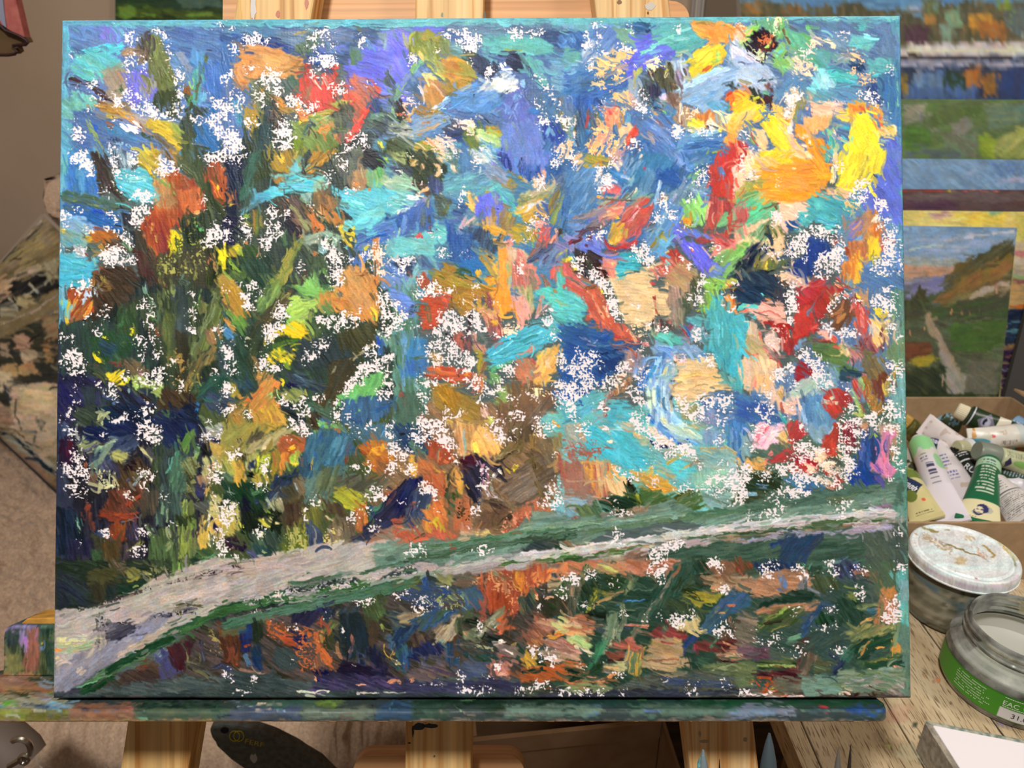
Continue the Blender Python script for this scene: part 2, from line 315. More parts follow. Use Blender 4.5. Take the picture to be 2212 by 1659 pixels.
# strokes of the picture: p = patch (colour, streak colour, streak angle, outline), s = stroke (colours, width, path), d = dry stroke,
# h = bare ground showing through, k = broken specks of colour; '@' sets the corner the numbers are measured from
ART = '''
@0,0,5
p 6ab 5ab 0 100,20 1980,20 1980,48 100,48
p 69b 5ab 90 100,20 140,20 140,700 100,700
p 345 335 90 100,690 150,690 150,1330 100,1330
p 999 776 90 100,1320 140,1320 140,1520 100,1520
p 5ab 57a 90 1925,20 1980,20 1980,500 1925,500
p 587 698 90 1925,490 1980,490 1980,1520 1925,1520
p 334 445 0 100,1485 1500,1485 1500,1520 100,1520
p 544 776 0 1490,1485 1980,1485 1980,1520 1490,1520
@110,30
p 57a 68c 20 10,8 221,8 221,166 10,166
p 46a 58b 15 120,18 221,18 221,60 150,60 120,40
p 68c 58b 30 22,12 60,12 50,40 24,45
p 77d 68c 60 60,14 88,12 86,36 60,34
p 57a 68b 20 24,30 70,32 60,48 24,48
s 6bc 58a 10 14,10 220,12
s 6ac 5ab 14 17,12 16,60 16,110 12,166
d 5bc 6cd 10 76,34 86,30 80,46 60,42
s 4bc 5cd 6 34,46 52,44 70,40 90,40
p 6ba 5bc 30 30,48 66,46 84,56 90,66 80,74 62,78 46,82 30,74 24,62
p 5bc 6cc 20 24,62 40,76 60,76 46,84 32,78
s 5bc 6cc 5 22,40 28,48
s 987 a86 8 84,52 96,44 110,46 114,52
s 765 876 9 100,42 112,44 112,56 106,60
p 433 554 80 104,28 122,18 122,30 116,60 112,58 116,44 108,42
p 8a9 a97 0 60,68 84,60 92,70 70,78
p a97 987 60 78,68 92,66 90,88 88,100 78,104 64,88 58,80
s b97 a86 5 80,70 88,82
s 574 354 6 80,94 88,92
p 77d 66c 88 92,78 100,68 116,68 126,84 132,92 124,104 110,108 96,112 92,96
p 99a 887 70 108,78 118,78 126,86 116,104 108,98
s 876 998 4 120,80 114,96
p 784 663 75 122,22 130,26 140,48 150,76 148,108 138,112 130,92 118,74 116,50
s 895 784 10 124,34 124,56
s 673 562 16 134,70 142,86
p 453 342 80 126,96 148,90 156,110 150,124 126,120 124,108
p 57a 69b 60 142,40 160,50 168,64 166,110 154,80 146,60
s 89a 78a 8 150,44 164,60 168,70
p 59c 58b 88 170,42 186,44 184,60 178,90 170,62
s 5aa 599 10 174,64 176,90 170,116
s 565 574 4 187,48 184,66 178,84 174,104
s 8c6 9b8 3 166,80 170,90
s a62 753 7 164,86 163,100
s 453 342 5 160,96 165,100 170,112 160,118
s 6a6 495 4 168,96 166,112
p 47b 36b 80 184,60 214,56 212,100 190,104 184,90
s 7ad 47c 1.5 196,64 197,88
s 345 234 1.5 188,44 200,44
s 59b 6ac 8 182,92 180,112
p 37b 26a 60 186,112 202,110 208,128 186,128
p 454 343 80 158,120 176,120 172,150 160,166 150,140 
p 344 454 50 172,112 190,114 184,124 172,122
p 453 564 75 160,140 176,134 180,166 158,166
s 433 534 7 24,76 34,80 44,84 52,90 64,98 72,104
s 655 433 4 50,90 62,94 72,102
s 323 433 2.5 70,102 80,112
p a85 765 30 70,100 98,104 96,118 82,114
p 6a9 7bb 30 14,100 50,100 50,120 14,130
p 7ba 6bb 60 28,92 50,98 58,104 46,118 28,114
p 5ab 6ac 40 12,130 26,130 28,166 11,166
p b84 ca5 20 54,108 74,106 86,114 104,120 106,128 84,126 66,118 52,112
s c93 b84 6 66,112 96,126
s db4 574 6 64,122 80,126
s b85 ea6 6 84,124 104,130 116,142
p 57a 46a 20 28,118 50,112 70,124 84,136 108,146 120,158 118,166 30,166 26,140
p 48b 57a 20 60,126 90,138 108,148 100,156 66,140
s 36c 25b 6 50,132 56,142
s 9a6 796 5 44,124 50,140 58,152
s a64 743 2 68,134 76,138
s fee fee 9 84,132 96,138 108,142
s 854 743 4 100,130 110,138
p 99a a98 20 92,120 112,120 120,134 104,132
p ca3 b93 30 114,124 130,128 142,142 146,160 150,166 136,150 120,138
p ba3 db3 30 120,128 140,130 154,138 156,160 150,166 140,152
p 8a4 a94 60 140,134 152,132 157,146 150,154
s 776 654 7 122,144 134,154 144,166
s 354 564 5 108,144 124,150
s 786 897 6 56,150 60,160 62,166
d 346 8ab 14 66,150 86,160
p db2 c82 60 112,160 130,160 134,166 110,166
s b62 a52 4 122,160 128,158
p 37b 26a 60 172,132 190,130 202,150 200,166 186,166 176,150
s 59c 68c 8 204,120 221,140
d 9bc 7ac 8 80,156 100,164
h 6 70,10 90,11 88,13 72,13
h 8 92,20 104,22 106,28 100,36 92,28
h 8 124,18 132,22 142,38 146,50 142,54 134,36
h 7 92,50 98,48 102,58 96,72 92,64
h 8 108,50 114,56 118,72 112,66
h 9 24,50 32,52 28,56
h 9 48,82 60,78 58,86 52,84
h 7 28,86 50,86 44,92 30,90
h 6 50,98 62,98 58,106 50,108
h 7 72,98 86,100 84,114 78,108
h 7 90,78 96,84 96,96 108,110 120,102 132,120 136,126 120,122 108,118 96,112 90,98
h 6 94,100 110,104 110,116 98,114
h 7 146,64 158,66 156,90 150,84
h 7 152,84 158,90 158,104 150,118 158,110 156,122 138,124 138,116 150,112
h 8 138,118 146,116 146,124 138,126
h 7 188,98 200,104 215,104 221,120 200,112 190,112
h 9 188,126 200,120 221,112 221,166 210,166 200,150 192,136
h 9 216,36 221,34 221,52 213,46
h 9 204,80 218,62 221,100 210,88
h 9 26,136 38,142 40,150 30,160 32,150 26,144
h 8 24,126 32,130 30,132
h 7 70,128 76,130 74,136
h 7 68,160 76,160 74,166 68,166
h 8 172,122 178,124 178,132 172,130
h 6 42,116 52,118 50,124 42,120
h 4 195,14 221,14 221,22 210,22
h 8 30,164 44,164 44,166 30,166
h 7 172,140 176,160 182,166 176,166
@480,30
p 468 359 10 0,10 221,10 221,60 0,60
s 5ab 6bc 8 0,12 221,12
p 47a 58a 10 0,18 60,18 60,36 0,36
p 359 248 20 0,24 100,34 100,50 0,50
p 579 68a 15 60,20 130,22 120,40 70,40
s 249 138 7 30,34 60,38 80,44
p 47b 36a 80 0,36 22,30 20,60 14,90 0,90
p 464 575 50 90,36 118,26 112,44 84,50
s a94 875 3 86,26 100,20
p 679 57a 10 118,20 160,18 158,34 120,34
p 67d 56c 10 116,40 150,36 154,46 120,48
p 249 36a 20 104,46 136,48 130,60 110,60
p 47a 579 60 118,34 136,40 140,62 146,74 136,66 128,52
p 66e 67d 20 196,20 221,18 221,110 188,100 168,84 150,76 144,60 160,44 180,36
p 77e 66d 60 206,44 221,44 221,76 212,80
p 586 577 80 156,40 164,36 170,48 160,62 156,58
s 675 564 6 160,16 168,22
p 68a 798 85 186,20 198,22 196,44 186,42
s 67a 58b 6 166,30 178,38 176,44
s a44 843 2 180,42 182,44
s 586 574 6 156,44 158,60 164,60
p 456 577 60 196,72 204,64 212,84 210,100 200,110 196,92
s 69a 68b 8 204,66 210,84 214,96
s 8a7 7a8 5 221,80 214,94 206,110 202,124
p 57a 46a 80 0,80 30,90 30,130 18,166 0,166
p 6ac 48a 85 16,104 28,104 26,136 18,136
p d95 c84 10 20,38 40,38 60,42 84,48 90,54 100,48 98,62 92,78 70,76 50,74 30,86 16,90 10,80 12,66 22,56
p c96 b74 60 12,72 30,56 38,66 30,84 14,88
p da6 c95 10 50,50 84,52 80,66 56,68
s c85 a74 4 38,44 34,62
s 653 543 1.6 44,62 42,70
s b84 653 3 74,72 90,62 96,56
s d83 c73 4 22,80 32,82
p 564 675 60 34,80 60,84 66,100 60,120 40,120 34,96
p 453 342 80 56,104 66,104 66,130 58,166 26,166 26,136 44,130
p 354 245 88 46,110 64,108 60,166 36,166
s 345 456 8 56,110 58,130
s ca2 964 9 48,88 54,94
s c95 a73 8 40,104 36,112
p b93 a83 80 30,110 42,112 44,130 38,140 28,138
p 344 433 60 60,96 80,100 76,134 60,140
p 576 465 60 74,80 88,70 92,84 86,92 76,90
s c62 a52 4 62,116 58,128
p 342 234 85 26,140 36,140 34,166 26,166
s 4ac 357 3 22,120 22,134
s b63 954 5 90,86 84,100
p d43 c43 60 100,60 110,56 112,74 130,70 136,58 142,70 138,80 140,96 134,112 116,118 96,110 88,94 92,80 102,72
p e54 d43 70 94,78 104,76 100,92 92,92
s 458 347 7 116,58 118,66 130,68 134,74
p c43 a43 60 102,58 110,58 112,68 102,68
p c43 d54 20 126,62 138,60 140,68 130,68
s 248 357 3 114,80 118,78
s fdc fee 2 119,80 120,86
p e54 d44 80 100,90 130,88 132,110 116,118 100,108
s b75 975 8 100,90 104,94 98,102
p d64 a65 50 146,84 160,74 172,84 188,86 186,102 176,110 170,124 160,134 150,120 144,104
p d54 c43 60 140,110 148,96 160,96 156,116
s e43 e55 5 187,90 184,100 172,118 168,132
s e54 d44 8 174,112 166,128 156,146 144,150
s 36a 25a 6 176,80 180,84
p 249 358 60 180,100 192,108 188,116 176,116
p db5 aa4 30 134,106 146,104 156,102 146,112 128,118 112,122 130,112
s ca4 9a4 6 146,108 128,118 110,122 92,122
s d85 c74 10 88,110 96,120 104,120
s eb5 c84 6 84,104 92,110 88,120
p c93 b84 40 66,100 78,108 86,116 78,122 68,116
s d83 ca4 6 68,104 78,112
p 565 443 70 130,116 152,104 158,116 150,130 140,146 134,130
p 784 8a5 50 84,132 96,124 120,122 136,126 134,140 120,156 110,166 96,166 84,146
p 8a5 673 60 118,142 132,142 136,152 124,166 100,166
s 467 575 7 108,126 102,140 96,150
s 345 234 5 108,130 112,136
s d93 e84 7 116,136 122,142 130,134
s ea4 da4 8 94,128 104,126
s ed3 db3 5 90,128 96,132
s fc3 ec3 4 112,126 114,128
s b95 c85 8 128,126 116,134
s 543 a64 2 105,140 104,148
s d94 c84 5 136,142 138,152 130,160
s 784 683 8 142,150 130,160 124,166
s e94 d83 5 118,166 136,164
p a54 a75 70 138,148 152,140 160,140 150,150 140,154
s d44 c33 4 174,138 188,131
p 344 456 30 190,112 206,120 200,140 184,150 176,166 162,166 160,146 174,140
p 565 7a8 30 178,120 196,116 194,128 176,136
s 8ab 9ac 4 182,122 188,120
p 232 343 60 204,104 221,112 221,130 206,124
s c85 ea6 4 208,120 218,118
p 89a 78a 20 206,128 221,130 221,150 196,142
s 9b9 7a8 3 204,112 208,126
s cd5 ec4 5 188,152 192,164
p 452 564 30 196,148 221,144 221,166 194,166
p 9a8 676 30 196,130 221,128 221,138 200,140
p 792 892 70 86,150 96,150 92,166 84,166
s 575 8a3 5 60,152 62,166
h 8 22,26 30,18 34,26 48,30 56,32 58,36 44,37 34,36 22,36
h 8 12,38 20,34 21,44 10,46
h 8 100,26 110,22 122,24 116,36 118,30 110,34
h 9 106,38 112,40 110,48 104,46
h 9 114,34 140,32 140,36 116,37
h 9 104,52 134,48 138,62 128,64 118,68 112,56 104,58
h 8 105,66 114,70 112,74 105,72
h 8 116,70 124,68 124,72 118,76
h 8 165,30 172,28 173,38 167,42
h 8 10,60 13,62 10,88 6,86 6,74
h 8 28,66 40,58 38,64 30,78
h 6 52,64 58,64 56,68
h 8 44,72 70,70 72,80 60,86 40,86 46,80
h 7 40,84 50,80 34,104 40,110 34,108
h 7 60,86 74,88 76,94 64,94
h 7 10,90 24,92 22,112 10,116 0,122 0,102 10,100
h 8 42,96 52,98 50,108 36,108
h 7 66,94 70,106 66,120 64,116
h 9 82,96 90,100 96,110 106,112 116,104 112,114 104,118 94,114 80,108
h 8 76,98 84,96 80,110
h 8 128,86 150,86 152,90 140,92 134,96
h 9 74,122 88,124 80,136 86,150 78,166 66,160 60,146 58,140 72,138
h 8 26,126 44,126 40,132 26,132
h 9 0,146 14,136 18,148 26,160 26,166 0,166
h 7 150,150 166,142 176,152 166,166 140,166 146,158
h 7 0,110 16,112 14,124 0,124
h 5 0,14 20,14 10,20
h 7 174,80 180,84 176,88
h 4 120,20 136,18 130,24 122,24
h 5 200,126 206,130 200,132
@850,30
p 57a 46a 10 0,10 221,10 221,166 0,166
p 66c 67d 10 0,16 64,14 60,22 20,22 0,40
s 6bb 6ab 8 0,11 221,11
p 66e 77e 60 0,24 20,24 22,60 10,82 0,82
s 55c 77e 4 4,30 16,40
p 579 68a 5 60,12 221,14 221,34 120,28 64,22
p 892 993 80 20,24 30,18 44,22 60,24 60,48 44,50 26,46 20,36
p a83 993 20 36,22 60,24 58,34 40,34
s bb4 9a4 4 26,19 20,30 22,42 26,48
s 88c 99a 2.5 24,28 26,40
p 894 783 70 28,30 46,34 52,50 44,62 38,50
p 784 896 60 56,26 66,26 70,50 56,50
p 588 7aa 10 68,36 104,40 100,54 76,58 64,50
p 454 565 10 86,44 104,46 100,60 86,60
p 5aa 6bb 10 108,26 160,26 192,32 190,46 170,50 126,48 106,46 
p 6bb 5a9 10 124,30 180,30 190,38 170,44 130,42
s 8a6 795 3 132,43 156,45
p 358 347 10 170,22 221,20 221,60 196,40 176,30
p 47b 58c 60 196,24 221,24 221,40 206,46 198,36
s 7be 59d 6 206,30 216,30 204,38
s 7ab 5ab 8 108,46 114,52 118,60
p b82 c93 20 56,52 80,50 88,60 96,64 98,76 92,88 78,92 66,82 58,70
p c83 b73 20 56,54 80,58 82,72 70,78 62,70
p 893 b83 70 80,58 92,58 102,72 96,78 88,72
s ba5 993 4 66,66 84,72 102,77
s 893 673 5 88,80 92,84
p 79c 68b 40 26,66 44,66 36,76 20,92 20,84
p ab5 993 50 40,50 56,58 62,70 66,80 58,80 48,68 40,60
s cc6 9a3 5 40,58 50,66 62,80
s 6a8 8a6 7 40,53 26,64 14,80 6,96 3,104
s 8b9 7a9 4 42,52 30,60
s cb5 db7 5 30,44 40,56
p 57a 468 60 20,88 30,84 38,96 38,110 24,104 18,96
p c84 b83 70 40,76 50,74 66,92 64,102 50,110 44,114 36,104 36,92
p a82 b83 60 64,80 80,84 74,96 64,98
s db9 c95 2.5 46,82 62,100
s cc7 db8 5 40,74 52,80
s 9ac fee 5 30,86 38,98
p 235 347 30 92,54 106,50 116,62 124,64 120,72 110,76 104,72
p 346 235 60 98,50 120,60 128,60 126,70 112,78 106,70
p 224 235 20 134,50 156,48 160,58 152,72 140,66 132,58
s 347 456 6 124,48 150,48
p 6ab 5a9 50 150,48 176,52 182,76 186,90 172,84 160,72
s 7cc 346 5 160,60 168,80 178,88
p 7ac 69b 10 188,56 221,54 221,84 196,92 190,74
s 8bd 68b 3 194,62 221,62
s 7bd 58b 3 196,76 212,82 221,80
s 8bc 69b 3 192,90 206,92 221,86
s eef fff 11 128,58 132,66
s eef cdf 6 128,66 144,70
p bcd eee 140 108,84 122,74 140,72 150,78 142,96 120,96 104,100 100,92
p eed dee 140 108,82 124,76 136,80 148,86 138,94 120,92
s 9bd 8ac 4 122,72 134,70 144,76
s 69d 48c 9 68,98 86,92 104,86
p 58c 48b 155 66,100 90,94 110,96 130,96 132,112 118,122 96,122 76,116 66,108
p 7ad 58c 150 100,94 124,92 126,104 106,106
s adf bdf 6 50,116 60,108 68,100
s cde bde 6 46,118 54,110 
s 48c 69c 5 70,100 90,98
s 6ae 48c 4 80,110 96,116
s 79b 6ac 6 110,124 132,112
s 234 234 4 96,98 99,97
s 345 345 3 136,90 136,94
p 67c 56b 65 132,104 148,90 158,90 168,116 176,124 176,130 150,132 134,124
s 8ad 7bd 8 156,76 154,92
s 7ad 69c 6 152,92 142,108 136,120
s 9bd 68c 3 156,94 140,126
p 68c 67c 70 134,128 176,130 180,166 130,166 128,140
s 67b 79a 5 140,126 148,140 152,150
s 47c 37b 8 160,118 176,116
p 579 47a 60 176,96 192,96 221,90 221,134 190,134 170,110
s 35a 248 6 190,100 186,112
s 678 887 7 204,96 198,110
p 24a 35b 60 176,130 200,130 208,146 200,156 182,150
s 7ad 6ac 4 186,134 184,146
p 885 574 20 196,118 221,120 221,150 200,140
s 57b 46a 6 206,160 221,150
s e95 db8 5 208,160 214,148 218,140
p 232 322 60 2,106 10,106 14,116 4,118
s d54 c74 5 6,120 12,120
s 453 232 6 2,124 12,128
s ca6 ba8 5 28,112 24,120 16,124
p a72 c95 30 28,112 46,112 44,120 28,122
s b95 c84 8 14,126 26,126
p 8ac 79b 165 24,124 46,118 60,122 66,132 60,146 40,150 26,146 22,136
s b85 c74 2.5 34,132 44,128
s c96 ca6 2 40,136 48,136
s b73 ca5 2.5 28,144 46,142
s 58b 46a 8 34,148 50,144 62,136
p 9aa bba 10 0,132 22,134 26,148 0,150
s 444 555 2 0,136 18,140
p 453 564 30 0,148 24,150 22,166 0,166
s a73 892 7 44,118 56,116 62,114
s 884 785 8 58,124 66,128
p 457 346 20 66,124 88,130 92,150 70,150 60,140
p 346 24a 10 66,140 90,142 90,156 76,156
s 235 346 5 68,146 84,144
p 783 574 60 88,132 102,128 110,140 100,166 84,158 84,146
p a93 b82 60 112,134 126,132 128,146 118,150 110,142
s ab5 9a4 5 112,136 130,148
p 8b6 cd9 25 102,138 116,142 130,150 130,160 110,160 100,148
s bdb ace 4 102,146 112,158 118,166
p 59c 8cd 85 114,158 126,158 124,166 114,166
s 47a 35a 10 82,152 90,166
p 57a 346 30 100,118 126,120 124,132 104,132
s 235 58a 3 108,126 120,134
p 892 c94 20 24,156 48,150 60,166 30,166
s edb fed 5 40,150 54,156 60,166
s e94 ea6 3 36,156 58,152
h 7 62,22 76,20 86,26 84,48 80,38 70,30 64,34
h 8 76,22 104,22 104,42 88,44 80,36
h 7 30,40 36,40 34,44
h 6 48,40 60,40 56,46
h 8 22,50 32,44 28,56 20,62
h 7 86,56 96,50 94,58 88,60
h 8 112,62 122,66 120,76 108,78 112,70
h 6 135,20 150,20 158,28 136,30
h 8 160,18 184,20 182,26 164,24
h 6 170,72 176,76 172,80
h 7 180,80 190,92 186,96 182,88
h 8 170,100 178,106 178,116 168,110
h 8 192,104 198,108 194,114
h 7 140,76 148,82 144,92
h 7 200,124 214,120 212,140 204,134
h 8 174,124 184,120 186,134 176,134
h 8 188,122 198,124 192,136
h 6 13,94 24,98 28,112 18,108
k fcb 7 14,106 20,106 18,120 24,126 18,126
k fdc 8 70,120 82,128 96,124 98,136 92,142 80,132 72,138
k fdc 8 52,140 60,144 76,160 74,166 64,160 54,150
k fcb 7 46,150 60,154 56,166 46,160
k fcb 8 190,160 210,152 214,166 192,166
h 7 200,148 210,146 206,156
h 8 212,128 221,124 221,166 214,150
h 8 108,156 118,166 104,166
k fda 6 96,134 100,134 96,144
@1220,30
p 57a 48b 20 0,8 221,6 221,166 0,166
s 6bb 6ab 8 0,9 221,7
p 6ab 79b 5 0,12 80,12 60,22 0,20
p 36a 47b 60 14,22 28,20 26,42 8,42 0,34
s 6ad 58c 7 8,28 12,34
p 5a9 69a 5 0,38 20,44 22,56 0,64
s 7bc 5ab 3 0,66 10,65
p 57b 68b 130 30,18 60,16 78,30 70,44 58,48 44,50 40,30
p 79c bcd 130 24,34 40,28 40,50 32,60 22,56 22,44
p 8a8 6a9 30 60,18 78,20 86,32 72,38 64,28
p 258 47a 20 80,12 102,12 102,20 86,24
s 258 236 4 96,22 103,20
p 66e 67d 160 84,34 102,24 108,32 130,42 140,40 134,48 126,54 110,58 100,62 86,70 76,80 74,68 68,58 66,48 80,48
p 6bb 5aa 160 103,12 150,10 152,22 166,28 168,34 162,42 150,46 134,46 120,40 108,34 104,26
s 8dc 6cb 5 90,48 104,42 118,32 132,26
s 8dd 5ab 3 104,38 122,36
s 8cc 6ba 4 120,30 150,30
p e94 fa4 20 151,10 200,11 214,24 210,36 196,42 186,34 174,34 168,30 158,26 152,18
p fa5 e83 70 168,18 190,16 194,26 176,30
s c94 a95 4 154,11 176,11
s ea5 d84 3 166,42 174,34 186,36
p ed3 db3 150 164,42 180,36 190,40 194,52 184,60 172,70 160,74 150,84 147,78 147,68 150,60 144,56 152,48
s fd4 ec4 6 150,54 168,46 178,38
p fe5 ed4 150 160,46 178,40 178,50 160,60
s 9c7 bd6 5 184,46 182,58
s d73 c52 4 176,62 164,70
s ea3 db4 5 190,50 186,60
s 9a8 bb8 4 134,50 142,48
p 8d6 9e7 80 208,28 216,20 221,18 221,40 210,42
p 224 123 60 216,34 221,34 221,52 214,46
p bcd 9bc 70 196,32 206,30 212,46 220,58 214,62 196,60 196,46
s dde edd 9 203,38 206,56
s 79b 8ac 4 195,36 195,56
s 67a 89b 5 206,57 221,60
p 9bd 8ac 155 186,62 221,62 221,86 204,88 192,92 184,104 190,112 186,120 170,118 148,108 138,104 124,104 114,98 128,88 142,84 158,76 172,70
s bce ade 9 134,92 152,84 176,72 200,66
s 7ad 8bd 7 146,104 170,98 186,92
s 9bd 7ac 6 150,94 180,84
s bb9 9bd 2.5 166,98 184,82
p 6ac 7ad 30 170,104 190,104 194,112 186,122 172,116
s 5a8 6a9 4 196,106 196,118
p bcd acd 80 128,54 142,52 146,64 147,80 138,90 130,86 128,70 124,60
p 655 a9b 75 134,62 146,64 146,74 138,90 132,84
s 322 433 4 141,52 143,55
p 664 443 80 114,62 128,56 132,74 134,86 128,92 114,88 106,74 110,66
s bb5 994 4 124,64 118,78
s 332 775 4 124,56 126,62
s 543 865 4 124,74 132,88
p 422 533 60 100,68 112,66 110,78 100,76
s eec fee 4 104,64 116,55 
p 567 455 75 84,78 100,74 114,88 114,98 106,110 94,110 84,94
p 335 446 80 100,86 114,86 116,96 104,108 102,96
p dcd cbd 80 114,96 124,94 126,106 114,110
p 865 754 70 124,92 140,96 140,112 128,112 124,104
s a86 c97 5 140,100 134,108
s 8d5 7c4 4 122,104 118,112
s 8d6 7c5 6 118,116 122,120
s 247 346 5 106,112 120,116
p 37b 46b 160 0,72 40,64 64,72 74,74 76,84 60,90 58,98 46,108 40,108 0,94
p 58b 36a 150 4,76 40,70 40,84 10,92
s 8b9 6a9 3 36,88 30,94
s 479 358 8 20,84 60,80
s 248 359 6 36,100 46,110
s 9ac 68b 6 4,96 14,110
p 25a 36b 90 12,96 40,104 46,118 20,122 12,110
p 346 48b 85 14,120 28,110 30,130 24,160 14,160
s b44 945 3 31,112 27,126 24,138
p 458 675 70 30,112 42,114 46,130 36,140 28,134
s 8bc 58b 6 10,122 8,150 14,160
p 68b 46a 80 0,100 12,100 12,124 0,124
p ca9 b99 85 72,88 84,94 88,108 80,116 72,108
p 9ab 8ac 85 74,78 86,76 88,100 80,96
s 998 ba7 4 84,66 84,90
s ab5 bc6 5 92,64 86,74
s fee ffe 7 84,60 87,64
p ca6 d96 70 104,112 114,118 112,122 104,116
p e97 d75 80 48,118 58,112 66,114 70,126 64,130 50,144 48,134
p d55 e87 70 54,114 60,114 58,124 52,128
s 78a 8ac 10 74,118 80,126
p 57b 47b 85 72,118 84,116 84,134 70,130
s 6ac 48b 5 76,116 76,140
p 579 68a 75 54,130 64,130 68,140 62,148 54,142
s a83 c95 4 66,128 68,146
p fc9 eb8 80 66,136 80,132 82,142 72,152 66,152
p d43 d54 120 82,136 90,140 88,150 80,158 72,156 70,150 76,144
p 57b 58c 40 90,134 110,120 128,124 134,134 128,150 140,166 110,166 96,150
s 68c 79c 9 100,132 118,148 134,164
s b98 78a 4 98,140 108,156
s 867 68a 6 112,126 118,140
p 36a 47b 60 88,148 100,152 110,166 86,166
p b97 a86 88 132,112 146,110 152,122 150,136 140,136 132,128
s 855 a87 4 136,112 138,134
s 8a7 9a6 6 148,126 148,140
s 6ac 58a 6 128,116 130,122
p e84 e94 88 150,116 166,118 184,118 186,126 178,132 166,130 152,126
s e73 d84 4 160,120 162,128
p fd3 fe5 20 150,124 166,130 182,130 186,142 166,138 156,142 150,140
p fed fec 10 158,136 176,126 184,136 170,142 152,144
s 432 89a 4 164,138 176,134 184,136
p fc5 fa4 50 186,120 204,120 214,112 221,114 221,130 210,140 196,144 192,134
p feb fda 60 186,124 196,118 204,120 192,130
p f83 e52 130 190,98 200,92 214,90 221,90 221,110 206,116 198,112 194,104
s c32 d42 4 192,100 200,92
s fc3 fd4 6 200,110 216,102
p fb4 fc5 130 196,120 221,106 221,128 204,128
s a95 8b5 3 184,120 187,134
p e94 fa5 70 196,140 214,134 210,146 196,160 190,150
p 6ac 57b 160 146,142 180,142 192,150 188,160 150,166 130,166
s 9cd 8bd 6 150,146 166,142 184,140
s 36a 47b 9 140,160 166,154 190,156
s ab5 8b5 3 180,166 190,160
p 69c 58b 60 138,142 150,142 146,156 138,160
p 78a 89b 40 206,138 221,132 221,152 210,150
p d33 c43 80 198,154 214,150 221,154 221,166 198,166
p 344 444 80 192,84 210,86 200,92
s bc8 8ab 3 184,96 188,94
h 7 76,12 84,13 82,22 78,22
h 8 25,20 30,22 26,26
h 7 34,12 46,16 46,20 34,16
h 9 25,32 36,36 24,42
h 9 40,20 46,20 42,36 42,50 40,46
h 8 44,46 56,44 52,50 44,52
h 8 60,40 74,34 84,40 82,44 64,46
h 8 30,56 36,54 34,66 30,66
h 6 132,14 144,16 144,20 134,20
h 7 200,14 218,12 221,20 212,26 204,22
h 7 210,24 216,26 212,40
k feb 7 106,56 116,54 116,62 102,72 104,64
k fc8 9 40,54 56,52 74,48 82,50 70,56 56,56 50,62 50,70 44,76 38,62
k fc8 9 56,60 66,60 68,70 70,80 64,84 60,78 60,68
k fc8 8 42,78 48,82 44,90 40,86
k fc8 9 58,96 68,88 74,96 74,108 56,104
k fc8 9 58,114 62,110 76,116 70,120 60,118
k fc9 7 36,114 50,116 42,122 
k fb8 8 64,112 72,120 68,128 58,124
k fc8 8 34,140 50,140 66,150 70,160 60,166 26,166 28,152 40,152
k fb7 7 46,132 52,132 50,146 40,144
k e98 7 40,146 56,146 52,154 42,152
k fc9 8 0,154 10,150 6,166 0,166
h 8 78,152 88,150 88,162 80,160
h 8 54,158 62,162 58,166
h 7 86,96 100,94 100,108 94,122 88,118 86,106
h 7 128,136 138,136 140,150 132,152
h 8 208,146 221,142 221,150 212,152
h 7 0,126 8,130 6,140 0,142
h 8 0,148 4,146 2,154
h 6 148,138 184,138 186,142 152,142
k fdb 6 140,112 158,112 150,120 142,120
k fdc 7 46,102 52,104 48,110
h 7 88,132 92,136 88,138
k fdb 6 98,126 108,124 104,132
@1590,30
p 57a 68a 20 0,4 198,1 200,166 0,166
s 6ab 7bb 6 0,6 196,4
s 7cc 6bb 3 180,8 190,7
s 6ac 579 3 164,12 175,11
p 68b 579 30 100,8 150,8 140,30 100,30
p 6a8 7b6 85 20,8 60,6 66,20 80,26 90,26 92,40 80,50 66,40 56,30 30,20
p 5a8 6b9 40 58,14 80,26 88,40 84,46 66,36
s 7d7 6b7 6 86,12 92,26
s 864 755 3 56,16 60,28 66,36
p 9d6 8c5 140 12,16 28,14 30,20 18,28 14,38 6,36
s e84 fa5 6 2,22 5,30
p e95 fba 60 0,14 14,14 12,28 0,32
p 212 323 40 20,24 32,20 44,22 50,28 48,40 40,46 34,60 22,58 12,46 14,36
p 412 622 85 32,26 46,24 46,38 34,40
s 9c6 ad6 4 30,50 44,30
p 9c6 7b6 60 52,34 62,38 64,48 70,58 66,66 56,70 46,64 42,54 48,44
s 7dc 6cb 4 48,52 58,42
s 469 357 3 64,44 58,54
s 6c8 7c8 8 52,62 62,66
p 6a8 798 20 66,40 82,48 80,60 68,56
p bcd abd 40 0,28 6,36 12,46 20,56 34,60 40,66 46,80 50,90 30,90 20,88 0,84
s dde ecd 6 2,42 8,52
s 67a 789 3 2,58 24,60
p bcd 9bd 20 4,64 30,66 34,76 10,84 0,80
s 356 9cc 3 28,80 50,78
s 335 bcd 2 27,82 34,76
p 343 443 60 14,88 24,86 32,94 28,106 20,104
s aa3 cc4 4 20,102 30,98
s 6a8 8ca 6 32,90 40,98
p 533 423 70 28,104 36,98 46,98 44,108 24,110
p 644 855 85 34,84 46,84 46,92 36,90
s 79a 68a 4 48,90 44,108
p 69b 58b 140 64,74 82,76 86,86 74,96 62,100 50,104 48,94 58,84
s 8ac 79b 6 70,82 56,100
p 6a9 5a8 20 76,50 92,40 106,42 114,52 110,60 94,60 88,56
p 5a9 69a 50 94,42 114,48 110,66 94,70
s 8dc 7cb 7 94,60 98,68
p 8a9 79a 20 114,48 134,48 140,56 130,62 118,60
s bbc 99b 5 122,56 134,50
s 57a 459 8 116,60 130,64
p 5cc 4bb 8 108,64 134,66 146,78 140,84 120,82 112,76
p ade 8dd 70 98,66 108,66 118,78 120,86 108,94 98,92 92,84
